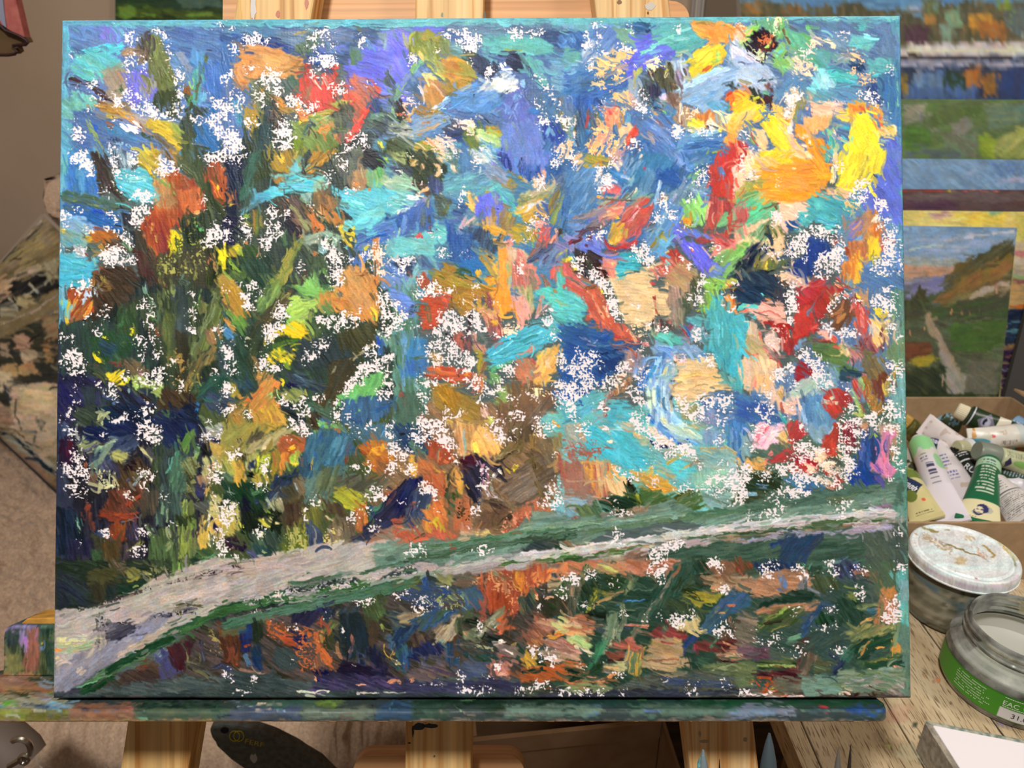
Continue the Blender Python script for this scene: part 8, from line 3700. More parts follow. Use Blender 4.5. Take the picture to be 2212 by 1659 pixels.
# lower brace with rounded ends, between the posts
a = onloc(762, 1640, .068); b = onloc(1133, 1648, .068); t0 = onloc(900, 1631, .068).z
pts = []
for cx_, s in ((a.x+.012, 1), (b.x-.012, -1)):
    ar = [Vector((cx_-s*.012*math.cos(t), .068, t0-.012+.012*math.sin(t))) for t in [i*math.pi/12 for i in range(7)]]; pts += ar if s == 1 else ar[::-1]
pts += [Vector((b.x, .068, t0-.07)), Vector((a.x, .068, t0-.07))]
prism('brace', pts, (0, .014, 0), M['ply'], ez, MC)
# ledge
LC, LH = paint(LEDGE, -200, 1320, 2200, 260, '455', 5000); fl = sampler(LC, -200, 1320); flh = sampler(LH, -200, 1320)
u1 = onloc(1923, 1540, -.01).x; us = np.concatenate([np.linspace(-.34, u1-.008, 560), u1-.008+.008*np.sin(np.linspace(0, math.pi/2, 12)[1:])])
prof = [(.050, -.2088), (.050, -.2022)]+[(d, -.2022) for d in np.linspace(.046, -.009, 26)]+[(-.009-.003*math.sin(t), -.2052+.003*math.cos(t)) for t in np.linspace(.3, 1.57, 4)]+[(-.012, v) for v in np.linspace(-.2058, -.2082, 4)]+[(-.0115, -.2088), (.02, -.2088)]
P = np.zeros((len(us), len(prof), 3))
for j, (d, v) in enumerate(prof):
    P[:, j, 0] = us; e = np.maximum(0, 1-(u1-us)/.008); k = 1-np.sqrt(np.maximum(0, 1-e**2)); P[:, j, 1] = .05+(d-.05)*(1-.16*k) ; P[:, j, 2] = v
wl = np.array([(MC @ Vector(p)).to_tuple() for p in P.reshape(-1, 3)]); qx, qy = proj(wl)
lc = fl(qx, qy).reshape(len(us), len(prof), 3); lh = flh(qx, qy).reshape(len(us), len(prof))
lc *= .86; lc[:, -2:] = np.array([.80, .62, .42]); up = np.zeros(len(prof)); up[1:28] = 1
P[:, :, 2] += lh*.0012*up-.0012*up; P[:, :, 1] -= lh*.0008*(1-up); P[-1, :, 2] = -.2056
vw = P.copy(); cap = P[-1:, :, :]*1; cap[:, :, 1] = .02; cap[:, :, 2] = -.2056
grid('ledge', np.concatenate([P, cap]), M['oil'], ez, MC, True, np.concatenate([lc, lc[-1:]]), True).data.set_sharp_from_angle(angle=1.0)
# stop block at the left of the ledge
bl = [onloc(x, y, .040) for x, y in ((8, 1456), (8, 1372), (14, 1358), (30, 1350), (116, 1345), (235, 1340), (235, 1456))]
nx, nz = 150, 40
X = np.linspace(bl[0].x, bl[-1].x, nx); pr = [(.040, z) for z in np.linspace(-.2022, bl[3].z-.003, 24)]+[(.0405, bl[3].z-.001), (.042, bl[3].z)]+[(d, bl[3].z) for d in np.linspace(.046, .066, 8)]+[(.068, -.2022)]
P = np.zeros((nx, len(pr), 3)); 
for j, (d, v) in enumerate(pr): P[:, j, 0] = X; P[:, j, 1] = d; P[:, j, 2] = v
e = np.clip(1-(X-X[0])/.007, 0, 1); P[:, 20:, 2] -= (.004*(1-np.sqrt(1-e**2)))[:, None]
wl = np.array([(MC @ Vector(p)).to_tuple() for p in P.reshape(-1, 3)]); qx, qy = proj(wl); cc = fl(qx, qy).reshape(nx, len(pr), 3)
P2 = np.concatenate([P[:1]*1, P]); P2[0, :, 1] = .054; P2[0, :, 2] = -.19
grid('stop_block', P2, M['oil'], ez, MC, True, np.concatenate([cc[:1], cc]), True).data.set_sharp_from_angle(angle=.8)
M['ochre'] = speck('ochre_paint', '#cf9a45', '#a8772f', 120, .45, .5)
q = [onloc(x, y, .043) for x, y in ((38, 1352), (58, 1334), (220, 1330), (220, 1350))]
prism('paint_crust', [Vector((p.x, .043, p.z-.0005)) for p in q], (0, .02, 0), M['ochre'], ez, MC, .0008)
# paint marks on the posts
def blobpts(cx_, cy, rx, ry, n=14, jag=.35, seed=0):
    r = random.Random(seed); return [(cx_+rx*math.cos(2*math.pi*i/n)*(1-jag*r.random()), cy+ry*math.sin(2*math.pi*i/n)*(1-jag*r.random())) for i in range(n)]
def smear(px, py, rx, ry, col, seed, d=LD, n=14):
    k = ('sm'+col)
    if k not in M: M[k] = mat('dried_paint_'+col, '#'+col, .45)
    pts = [onloc(x, y, d-.0002) for x, y in blobpts(px, py, rx, ry, n, .4, seed)]
    pp = [Vector((p.x, d-.0002, p.z)) for p in pts]
    return prism('dried_paint', pp, (0, .0004, 0), M[k], ez, MC)
for i, (x, y, rx, ry, c) in enumerate([(600, 30, 6, 10, 'a8562e'), (662, 8, 5, 14, 'a8562e'), (547, 10, 8, 40, 'b9b2ac'), (518, 30, 4, 40, 'c79a3e'), (1338, 4, 6, 6, '7a5a38'),
        (1405, 14, 14, 10, 'b9b2a4'), (1400, 28, 3, 4, '6a4a30'), (905, 1570, 16, 9, '15120f'), (930, 1568, 18, 6, '15120f'), (884, 1605, 4, 2, '15120f'), (892, 1580, 3, 14, '15120f'),
        (938, 1634, 3, 3, '6a6256'), (1522, 1602, 12, 4, '9a8a6c'), (1512, 1585, 3, 8, '9a8a6c'), (1610, 1598, 5, 6, '9a8a6c'), (955, 32, 3, 6, '5a6a3a'), (1047, 38, 3, 16, '2a2a20')]):
    smear(x, y, rx, ry, c, i)

# ---------------------------------------------------------------- work table
M['ttop'] = None
def tmat(nt, b):
    co = coords(nt, (60, 4, 60)); n1 = N(nt, 'ShaderNodeTexNoise', _Scale=1.0, _Detail=4.0, _Distortion=.5); nt.links.new(co, n1.inputs[0])
    n2 = N(nt, 'ShaderNodeTexNoise', _Scale=1.0, _Detail=2.0); nt.links.new(coords(nt, (820, 70, 820)), n2.inputs[0])
    n3 = N(nt, 'ShaderNodeTexNoise', _Scale=9.0, _Detail=3.0); nt.links.new(coords(nt), n3.inputs[0])
    w1 = ramp(nt, n1.outputs[0], [(.30, '#b39d7a'), (.5, '#c4af8c'), (.7, '#d2c0a0')])
    g = ramp(nt, n2.outputs[0], [(.34, '#6f5940'), (.47, '#ffffff')])
    st = ramp(nt, n3.outputs[0], [(.4, '#ffffff'), (.75, '#d8d2c6')])
    x = mixc(nt, .75, w1, g, 'MULTIPLY'); x = mixc(nt, .6, x, st, 'MULTIPLY')
    # plank joints
    sp = N(nt, 'ShaderNodeSeparateXYZ'); nt.links.new(coords(nt), sp.inputs[0])
    m1 = N(nt, 'ShaderNodeMath', operation='MULTIPLY'); m1.inputs[1].default_value = 1/.072; nt.links.new(sp.outputs[0], m1.inputs[0])
    fr = N(nt, 'ShaderNodeMath', operation='FRACT'); nt.links.new(m1.outputs[0], fr.inputs[0])
    gp = ramp(nt, fr.outputs[0], [(0, '#3a2a1c'), (.012, '#3a2a1c'), (.03, '#ffffff'), (1, '#ffffff')])
    x = mixc(nt, .9, x, gp, 'MULTIPLY')
    at = N(nt, 'ShaderNodeAttribute', attribute_name='pc'); x = mixc(nt, at.outputs[3], x, at.outputs[0])
    nt.links.new(x, b.inputs['Base Color']); bump(nt, b, n2.outputs[0], .3, .0006)
M['ttop'] = mat('weathered_planks', 'a97', .65, .3, tmat)
TX0, TX1, TY0, TY1 = .2035, 1.0, .335, 1.32
tb = thing('work_table', ((TX0+TX1)/2, (TY0+TY1)/2, 0), 'worn plank table with dark grain and paint spots, under the jars and tube box', 'table')
xs = np.linspace(TX0, TX1, 420); ys = np.linspace(TY0, TY1, 420); X, Y = np.meshgrid(xs, ys)
qx, qy = proj(np.stack([X, Y, 0*X+TABLE], -1).reshape(-1, 3)); qx = qx.reshape(X.shape); qy = qy.reshape(X.shape)
colA = np.zeros(X.shape+(4,)); jx = 5*(vn(qx/4, qy/4, 3)-.5)*2; jy = 5*(vn(qx/4, qy/4, 4)-.5)*2
for (x, y, rx, ry, c, al) in TSPOTS:
    d = ((qx+jx-x)/rx)**2+((qy+jy-y)/ry)**2; a_ = np.clip((1.1-d)*3, 0, 1)*al; colA[..., :3] += (h3(c)-colA[..., :3])*(a_[..., None] > .02); colA[..., 3] = np.maximum(colA[..., 3], a_)
ring = lambda z: np.stack([X, Y, 0*X+z], -1)
o = grid('tabletop_surface', ring(TABLE), M['ttop'], None, None, True); bpy.data.objects.remove(o)
P = ring(TABLE); top = P
# closed slab: top grid plus skirt folded under
xi = np.concatenate([[TX0, TX0], xs, [TX1, TX1]]); yi = np.concatenate([[TY0, TY0], ys, [TY1, TY1]])
XX, YY = np.meshgrid(xi, yi); ZZ = np.full(XX.shape, TABLE, float); ZZ[:1] -= .024; ZZ[-1:] -= .024; ZZ[:, :1] = TABLE-.024; ZZ[:, -1:] = TABLE-.024
XX[0] = np.clip(XX[0], TX0, TX1)
cA = np.zeros(XX.shape+(4,)); cA[2:-2, 2:-2] = colA
o = grid('tabletop', np.stack([XX, YY, ZZ], -1), M['ttop'], tb, None, False, cA)
M['tleg'] = wood('table_leg_wood', '#8f7552', '#80664a', '#6a5238', 2, 14)
box('underside', ((TX0+TX1)/2, (TY0+TY1)/2, TABLE-.022), (TX1-TX0-.004, TY1-TY0-.004, .008), M['tleg'], tb)
for x in (TX0+.09, TX1-.05):
    for y in (TY0+.14, TY1-.05): box('leg', (x, y, (TABLE-.026)/2), (.05, .05, TABLE-.026), M['tleg'], tb, bev=.002)
for y in (TY0+.14, TY1-.05): box('apron', ((TX0+TX1)/2+.02, y, TABLE-.066), (TX1-TX0-.2, .02, .08), M['tleg'], tb)

# ---------------------------------------------------------------- closed jar with stained white lid
M['glass'] = mat('glass', 'eee', .04, .5); 
def thinglass(m, haze=.30, tint='#e6ece6'):
    nt = m.node_tree; nt.nodes.remove(nt.nodes['Principled BSDF']); o = nt.nodes['Material Output']
    tr = N(nt, 'ShaderNodeBsdfTransparent'); tr.inputs[0].default_value = rgb(tint); gl = N(nt, 'ShaderNodeBsdfGlossy'); gl.inputs['Roughness'].default_value = .05
    df = N(nt, 'ShaderNodeBsdfDiffuse'); df.inputs[0].default_value = rgb('#cfd2c8'); fr = N(nt, 'ShaderNodeLayerWeight'); fr.inputs[0].default_value = .42
    nz = N(nt, 'ShaderNodeTexNoise', _Scale=60.0, _Detail=3.0); nt.links.new(coords(nt), nz.inputs[0]); mr = N(nt, 'ShaderNodeMapRange', _From_Min=.35, _From_Max=.7, _To_Min=haze*.3, _To_Max=haze*1.8); nt.links.new(nz.outputs[0], mr.inputs[0])
    m1 = N(nt, 'ShaderNodeMixShader'); nt.links.new(mr.outputs[0], m1.inputs[0]); nt.links.new(tr.outputs[0], m1.inputs[1]); nt.links.new(df.outputs[0], m1.inputs[2])
    m2 = N(nt, 'ShaderNodeMixShader'); nt.links.new(fr.outputs['Fresnel'], m2.inputs[0]); nt.links.new(m1.outputs[0], m2.inputs[1]); nt.links.new(gl.outputs[0], m2.inputs[2]); nt.links.new(m2.outputs[0], o.inputs[0])
thinglass(M['glass'])
JC = onZ(2083, 1193, 1.2-.385)
LZ = CAMZ-.385-TABLE
j = thing('lidded_jar', (JC.x, JC.y, TABLE), 'grimy glass jar closed by a white metal lid with ochre stains, beside the canvas edge', 'jar')
RJ = .0425
jb = [(0, 0), (.030, 0), (.0345, .002), (.0372, .008), (.0385, .018), (.0388, .032), (.0385, .044), (.0372, .050), (.0372, LZ-.010)]
def jcol(P):
    n = vn((P[..., 0]*420+P[..., 1]*200), P[..., 2]*500, 5); n2 = vn(P[..., 0]*300, P[..., 2]*200+P[..., 1]*200, 6)
    c = np.zeros(P.shape); a_ = np.array([.42, .41, .34]); b_ = np.array([.60, .58, .50]); g = np.array([.22, .25, .18]); bl_ = np.array([.32, .42, .46])
    c[:] = a_; c += (b_-c)*np.clip((vn(P[..., 0]*130, P[..., 2]*300, 6)*.6+n2*.4-.4)*3, 0, 1)[..., None]; c += (g-c)*(np.clip((n-.70)*5, 0, 1)*.6)[..., None]; c += (bl_-c)*(np.clip((vn(P[..., 0]*120, P[..., 2]*160, 9)-.62)*5, 0, 1)*.8)[..., None]
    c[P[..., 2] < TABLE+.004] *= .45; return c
M['jarbody'] = vcol('smeared_jar_glass', .22, .6)
PJ = []
for (r0, z0), (r1, z1) in zip(jb[:-1], jb[1:]):
    for k in range(6): PJ.append((r0+(r1-r0)*k/6, z0+(z1-z0)*k/6))
PJ.append(jb[-1]); lathe('glass_body', PJ, (JC.x, JC.y, TABLE), M['jarbody'], j, None, 160, jcol)
# lid
JLC, _ = paint(LID, 1930, 1100, 320, 220, 'ddd', 0, 1.0, 0); fj = sampler(JLC, 1930, 1100)
lp = [(0, 0), (.012, 0), (.024, 0), (.0335, .0002), (.0345, .0006), (.0355, -.0006), (.0368, -.0008), (.0385, .0006), (.0405, .0008), (.0418, .0), (RJ, -.0016), (.0428, -.004), (.0426, -.0085), (.0432, -.0092), (.0430, -.0102), (.0415, -.0100)]
LP = []
for (r0, z0), (r1, z1) in zip(lp[:-1], lp[1:]):
    k = max(1, int((r1-r0)/.0006)); LP += [(r0+(r1-r0)*i/k, z0+(z1-z0)*i/k) for i in range(k)]
LP.append(lp[-1])
def lcol(P):
    x, y = proj(P.reshape(-1, 3)); return fj(x, y).reshape(P.shape)
M['lid'] = vcol('stained_lid', .42, .4)
lathe('lid', LP, (JC.x, JC.y, TABLE+LZ), M['lid'], j, None, 300, lcol)

# ---------------------------------------------------------------- open glass jar with green label
GC = Vector((.391, .4224, TABLE))
g = thing('open_glass_jar', GC, 'open squat clear glass jar with a green label, front right of the table', 'jar')
out = [(0, .0), (.040, 0), (.0445, .0015), (.0468, .006), (.0475, .013), (.0475, .034), (.0465, .0375), (.0415, .0415), (.0388, .0435), (.0388, .0475), (.0398, .0482), (.0398, .0495), (.0388, .0505), (.0388, .0535), (.0396, .0545), (.0396, .0560), (.0386, .0572), (.0384, .0598), (.0376, .0608)]
inn = [(.0364, .0606), (.0358, .0595), (.0358, .044), (.0385, .0405), (.0440, .036), (.0449, .033), (.0449, .012), (.0435, .0075), (.039, .0055), (0, .0050)]
lathe('glass_body', out+inn, GC, M['glass'], g, None, 128)
M['cream'] = mat('cream_residue', '#c4c3b8', .5); lathe('cream_residue', [(0, .016), (.030, .0165), (.040, .018), (.0444, .022), (.0446, .020), (.0440, .009), (.038, .0065), (0, .0062)][:4]+[(.0447, .034), (.0440, .0365), (.0385, .0395), (.0400, .0375), (.0438, .0345), (.0440, .009), (.038, .0065), (0, .0062)], GC, M['cream'], g, None, 96)
M['glabel'] = vcol('green_label', .45, .3)
th = np.linspace(math.radians(150), math.radians(345), 200); zs = np.linspace(.0085, .0300, 24)
T, Z = np.meshgrid(th, zs); P = np.stack([GC.x+.0478*np.cos(T), GC.y+.0478*np.sin(T), TABLE+Z], -1)
cl = np.zeros(P.shape); cl[:] = (.28, .56, .16); cl[Z > .0286] = (.22, .48, .13)
WT0 = math.radians(229)
wz = (T > WT0) & (Z < .0185) & (Z > .0088); cl[wz] = (.86, .84, .84)
glab = grid('label', P, M['glabel'], g, None, True, cl)
M['lwhite'] = mat('label_print_white', '#dfe8d6', .6); M['lblack'] = mat('label_print_black', '#22242c', .6)
def curvetext(txt, size, ang, z, m, parent, R=.0480, c=GC, xs_=1.0):
    me = textmesh(txt, size); me.name = 'lettering'
    for v in me.vertices: t = ang+v.co.x*xs_/R; z_ = z+v.co.y; v.co = (c.x+R*math.cos(t), c.y+R*math.sin(t), z_)
    me.materials.append(m); return put(bpy.data.objects.new('lettering', me), parent)
curvetext('31.03.2', .0062, math.radians(238), TABLE+.0115, M['lblack'], glab)
curvetext('EAC', .0056, math.radians(229.5), TABLE+.0212, M['lwhite'], glab)
bm = bmesh.new()
R_ = random.Random(4)
for i in range(7):                                       # small print on the left of the label
    a0 = math.radians(188); a1 = a0+math.radians(26+R_.random()*9); z = TABLE+.0262-i*.0023; p = [(a0+(a1-a0)*k/24) for k in range(25)]
    for k in range(24):
        if R_.random() < .18: continue
        vs = [bm.verts.new((GC.x+.0480*math.cos(t), GC.y+.0480*math.sin(t), zz)) for t, zz in ((p[k], z), (p[k]+.014, z), (p[k]+.014, z+.0007), (p[k], z+.0007))]; bm.faces.new(vs)
for k in range(30):
    t = WT0+.02+k*.03
    if k < 26:
        for zz in (TABLE+.0278, TABLE+.0196):
            vs = [bm.verts.new((GC.x+.0480*math.cos(q_), GC.y+.0480*math.sin(q_), z_)) for q_, z_ in ((t, zz), (t+.024, zz), (t+.024, zz+.0006), (t, zz+.0006))]; bm.faces.new(vs)
for (ac, kind) in ((248, 0), (257, 1), (264, 1)):         # round and triangular recycling marks
    ac = math.radians(ac); zc = TABLE+.0236; n = 24 if kind == 0 else 3; ro, ri = .0026, .0020
    for k in range(n):
        q0, q1 = [2*math.pi*(k+e)/n+math.pi/2 for e in (0, 1)]; vs = [bm.verts.new((GC.x+.0480*math.cos(ac+r*math.cos(q)/.048), GC.y+.0480*math.sin(ac+r*math.cos(q)/.048), zc+r*math.sin(q))) for r, q in ((ro, q0), (ro, q1), (ri*.9, q1), (ri*.9, q0))]; bm.faces.new(vs)
frombm('small_print', bm, M['lwhite'], glab)

# ---------------------------------------------------------------- white slab at the bottom right
c0 = onZ(2003, 1562, TABLE+.028); c1 = onZ(2212, 1603, TABLE+.028); e1 = (c1-c0); e1.z = 0; e1.normalize(); c2 = onZ(2064, 1659, TABLE+.028); e2 = (c2-c0); e2.z = 0; e2.normalize()
M['white'] = mat('white_primer', '#efe9ec', .4, .4)
M['smedge'] = speck('smeared_rim', '#b9b8a6', '#6f7f76', 260, .5, .6)
wp = thing('white_palette', tuple((c0+e1*.09+e2*.08))[:2]+(TABLE,), 'thick white palette block with smeared grey edge, nearest the lower right corner', 'palette')
prism('slab', [c0+e1*.003, c0+e1*.24, c0+e1*.24+e2*.16, c0+e2*.16+e1*.003], (0, 0, -.0275), M['white'], wp, None, .0012)
prism('painted_rim', [c0-e2*.0022+Vector((0, 0, .0002)), c0+e1*.24-e2*.0022+Vector((0, 0, .0002)), c0+e1*.24+e2*.0024+Vector((0, 0, .0002)), c0+e1*.003+e2*.0012+Vector((0, 0, .0002))], (0, 0, -.0277), M['smedge'], wp, None, .0006)
M['slabside'] = speck('slab_side', '#a89f8e', '#7f786c', 200, .6, .3)
prism('side_edge', [c0-e1*.0016, c0+e1*.0028+e2*.001, c0+e1*.0028+e2*.16, c0-e1*.0016+e2*.16], (0, 0, -.0275), M['slabside'], wp, None, .0004)

# ---------------------------------------------------------------- cardboard tray with paint tubes
M['kraft'] = speck('kraft_board', '#9b8060', '#a98d6b', 90, .85, .15)
bx = thing('cardboard_tray', (.44, .66, TABLE), 'open brown cardboard tray full of oil paint tubes, behind the lidded jar', 'box')
zt = TABLE+.0647; th_ = .003; X0, X1, Y0, Y1 = .262, .633, .5525, .824
box('base_panel', ((X0+X1)/2, (Y0+Y1)/2, TABLE+.002), (X1-X0, Y1-Y0, .003), M['kraft'], bx, bev=0)
box('side_wall', ((X0+X1)/2, Y0, (TABLE+zt)/2), (X1-X0, th_, zt-TABLE), M['kraft'], bx, bev=.0005)
box('side_wall', ((X0+X1)/2, Y1, (TABLE+zt)/2), (X1-X0, th_, zt-TABLE), M['kraft'], bx, bev=.0005)
box('side_wall', (X0, (Y0+Y1)/2, (TABLE+zt)/2), (th_, Y1-Y0-th_, zt-TABLE), M['kraft'], bx, bev=.0005)
box('side_wall', (X1, (Y0+Y1)/2, (TABLE+zt)/2), (th_, Y1-Y0-th_, zt-TABLE), M['kraft'], bx, bev=.0005)
box('side_flap', (X1+.02, (Y0+Y1)/2, zt+.006), (.05, Y1-Y0-.01, .003), M['kraft'], bx, bev=.0005, R=Matrix.Rotation(.3, 3, 'Y'))

M['tubepaint'] = vcol('tube_print', .32, .5, .12, 500)
def tube(label, A, B, r, wd_, base, rules, cap=None, capr=.008, capl=.014, text=(), name='paint_tube', rib=True):
    A = Vector(A); B = Vector(B); L = (B-A).length; x = (B-A).normalized(); z = (CP-(A+B)/2); z = (z-x*z.dot(x)).normalized(); y = z.cross(x)
    MM = Matrix((x, y, z)).transposed().to_4x4(); MM.translation = A
    t = thing(name, A, label, 'paint tube', 'paint tubes in the cardboard tray')
    ns, nt_ = 110, 96; s = np.linspace(0, 1, ns); th = np.linspace(0, 2*np.pi, nt_, endpoint=False)
    a_ = r+(wd_-r)*s**1.4; b_ = r*(1-s**1.6)*.98+.0012; rs = random.Random(len(label)); ph = rs.random()*9
    P = np.zeros((ns+3, nt_, 3)); 
    P[3:, :, 0] = (s*L)[:, None]; dent = 1-.10*vn(s[:, None]*5+ph, th[None]*1.2, 7)*np.sin(np.pi*s)[:, None]
    P[3:, :, 1] = a_[:, None]*np.cos(th)*(.6+.4*dent); P[3:, :, 2] = b_[:, None]*np.sin(th)*dent
    for k, (q, xx) in enumerate(((.36, -.0045), (.40, -.0035), (.94, -.0012))): P[k, :, 0] = xx; P[k, :, 1] = r*q*np.cos(th); P[k, :, 2] = r*q*np.sin(th)
    Sx = np.clip(P[..., 0]/L, -.1, 1); Ty = P[..., 1]/np.interp(np.clip(Sx, 0, 1), s, a_); up = P[..., 2] > -1e-4
    c = np.zeros(P.shape); c[:] = h3(base); c *= (1-.05*vn(Sx*9+ph, Ty*4+9, 8))[..., None]
    for ru in rules:
        k = ru[0]; cc = h3(ru[1]); v = ru[2:]
        if k == 'band': m = (Sx >= v[0]) & (Sx <= v[1]); 
        elif k == 'wave': m = (Sx >= v[0]) & (Sx <= v[1]+.05*np.sin(Ty*6))
        elif k == 'dia': m = up & ((np.abs(Sx-v[0])/v[2]+np.abs(Ty-v[1])/v[3]) < 1)
        elif k == 'oval': m = up & ((((Sx-v[0])/v[2])**2+((Ty-v[1])/v[3])**2) < 1)
        elif k == 'lines': m = up & (Sx > v[0]) & (Sx < v[1]) & (Ty > v[2]) & (Ty < v[3]) & (((Sx-v[0])/v[4]) % 1 < .42) & (vn(Ty*22+v[0]*50, np.floor((Sx-v[0])/v[4])*3.3, 4) > .33)
        elif k == 'bars': m = up & (Sx > v[0]) & (Sx < v[1]) & (Ty > v[2]) & (Ty < v[3]) & (vn(Sx*150, Sx*0+3.3, 5) > .5)
        elif k == 'stain': m = up & (vn(Sx*8+v[0], Ty*3+v[0], 6) > v[1])
        elif k == 'ring': m = up & (np.abs(np.hypot((Sx-v[0])/v[2], (Ty-v[1])/v[3])-1) < v[4])
        c[m] = cc
    c[-2:] *= .85
    body = grid('body', P, M['tubepaint'], t, MM, True, c, True)
    bm = bmesh.new(); boxbm(bm, (L+.0005, 0, .0), (.006, wd_*2.02, .0028), None, .0006)
    k = 'cr'+base; M.setdefault(k, mat('crimp_'+base, base, .4, .5)); frombm('crimp', bm, M[k], t, MM)
    if cap:
        k = 'cap'+cap; M.setdefault(k, mat('cap_'+cap, cap, .4, .45)); n = 28; pr = []
        for xx, rr in ((-.003, capr*.96), (-.003-capl*.15, capr), (-.003-capl*.9, capr*.93), (-.003-capl, capr*.80), (-.003-capl, .0004)):
            pr.append([(xx, rr*(1+(.05 if i % 2 and rr > capr*.9 and rib else 0))*math.cos(2*math.pi*i/(2*n)), rr*(1+(.05 if i % 2 and rr > capr*.9 and rib else 0))*math.sin(2*math.pi*i/(2*n))) for i in range(2*n)])
        grid('cap', np.array(pr), M[k], t, MM, True, None, True).data.set_sharp_from_angle(angle=.6)
    for (txt, s0, t0, size, ang, col) in text:
        me = textmesh(txt, size); me.name = 'lettering'; ca, sa = math.cos(ang), math.sin(ang); k = 'tx'+col; M.setdefault(k, mat('tube_lettering_'+col, col, .5))
        for v in me.vertices:
            X_ = s0*L+v.co.x*ca-v.co.y*sa; Y_ = t0*wd_+v.co.x*sa+v.co.y*ca; sc_ = min(1, max(0, X_/L)); aa = float(np.interp(sc_, s, a_)); bb = float(np.interp(sc_, s, b_))
            v.co = (X_, Y_, bb*math.sqrt(max(0, 1-min(1, (Y_/aa))**2))+.0004)
        me.materials.append(M[k]); put(bpy.data.objects.new('lettering', me), body, MM)
    return t
zb = TABLE-.012
tube('white tube with mint shoulder and a barcode, lying over the front rim', onZ(1990, 962, zb+.066), onZ(2058, 1127, zb+.060), .0125, .0155, 'e6e0e6',
     [('wave', '9d9', -.1, .20), ('band', 'dcd8cc', .20, .26), ('oval', '9c9', .34, .75, .10, .25), ('bars', '446', .36, .60, -.25, .35), ('lines', '555', .24, .33, -.45, .1, .04), ('band', 'e6e0e8', .62, 1)], 'e8e4e6', .0085, .010)
tube('green tube with dark green cap and hat portrait on a cream label', onZ(2136, 1004, zb+.072), onZ(2112, 1124, zb+.066), .0115, .0185, '186a44',
     [('band', 'b4d8b4', .04, .17), ('lines', 'cdd8c0', .20, .62, -.5, .55, .05), ('lines', '567', .08, .15, -.5, .5, .05), ('wave', 'e4dcb0', .74, 1.1), ('oval', 'bba', .855, .36, .045, .26), ('oval', '336', .85, .12, .062, .30), ('oval', '336', .905, -.08, .045, .24), ('oval', 'e6dcb8', .880, -.02, .050, .20), ('oval', '336', .868, -.12, .008, .07), ('oval', '336', .868, .10, .008, .06), ('oval', '336', .925, -.04, .018, .16), ('oval', 'e6dcb8', .918, -.03, .008, .07), ('lines', '222', .965, .99, -.6, -.1, .03)], '0e3a28', .0098, .016)
tube('white tube with dark blue diamond and red mark, between barcode tube and green tube', onZ(2014, 946, zb+.052), onZ(2080, 1080, zb+.050), .013, .0185, 'e9e0e2',
     [('band', '354', -.1, .06), ('dia', '225', .20, -.12, .15, .55), ('oval', 'd65', .38, -.35, .03, .15), ('lines', '66a', .43, .60, -.5, .35, .045), ('lines', '66a', .66, .76, -.35, .45, .045), ('stain', 'cba', 3.1, .86)], 'e8e4e4', .008, .006,
     text=[('Youth', .145, -.42, .0085, .5, 'eeeeff'), ('200', .20, -.25, .008, .5, 'eeeeff')])
tube('crumpled white tube with folded crimp, lying across the middle of the tray', onZ(2086, 968, zb+.062), onZ(2000, 918, zb+.072), .0095, .0135, 'e4dad8', [('stain', 'c9b8b0', 5.5, .74)], None)
tube('teal tube with white neck and beige cap, under the orange-tipped tube', onZ(2090, 968, zb+.066), onZ(2185, 972, zb+.056), .0115, .0155, '177f97', [('band', 'ddd', -.1, .0), ('dia', 'aab', .40, .2, .12, .5), ('band', 'e0ddc4', .5, 1)], 'b8b592', .0085, .012)
tube('dark green tube with white cap and silver portrait label, at the back of the tray', onZ(2093, 898, zb+.070), onZ(2175, 936, zb+.058), .0135, .016, '233a20',
     [('band', 'dde', .02, .05), ('dia', '778', .42, 0, .24, .9), ('oval', 'aab', .40, .05, .12, .42), ('oval', '224', .37, .1, .05, .3), ('oval', 'bbc', .44, 0, .05, .2), ('band', 'ddd8c4', .66, 1)], 'ddd3b4', .0098, .013)
tube('white tube with orange tip and red oval, pointing right over the teal tube', onZ(2205, 940, zb+.078), onZ(2098, 949, zb+.070), .0135, .0125, 'e2dcd0',
     [('band', 'c5cdca', -.1, .14), ('band', 'c98a2e', .90, 1.1), ('oval', 'd55', .62, -.1, .05, .16), ('lines', '655', .20, .5, .35, .7, .03), ('stain', 'c9c4ae', 2.2, .7), ('lines', 'a86', .36, .46, -.6, -.1, .03)], None)
tube('pale green tube with grey cap and printed stripes, at the right of the tray', onZ(2158, 986, zb+.076), onZ(2235, 1008, zb+.066), .0105, .014, 'c9cfa6',
     [('dia', '335', .12, -.35, .10, .6), ('lines', '665', .04, .9, .3, .8, .05), ('oval', '8b6', .55, -.2, .3, .3)], '7d8478', .0118, .022, rib=False)
tube('black tube with white lettering, half buried beside the green tube', onZ(2080, 990, zb+.058), onZ(2112, 1040, zb+.050), .0115, .015, '16201f', [('lines', 'ccc', .05, .18, -.7, .6, .08), ('band', 'ddd', .30, .34)], '0c0e10', .0105, .012, text=[('RU', .5, -.3, .009, .4, 'e8e8e8')])
tube('olive tube with pale yellow label and dark diamond, front left of the tray', onZ(1962, 1036, zb+.060), onZ(2002, 1120, zb+.056), .012, .016, 'd9cf94',
     [('band', '6d8038', -.1, .20), ('dia', '235', .36, -.05, .22, .85), ('oval', '6a7a36', .55, -.3, .12, .4), ('oval', 'd64', .68, .35, .035, .12), ('lines', '554', .88, .93, -.5, .6, .04)], '8a9a4a', .009, .008,
     text=[('Youth', .22, -.5, .0085, .45, 'f0f0f4'), ('200', .34, -.35, .008, .45, 'f0f0f4')])
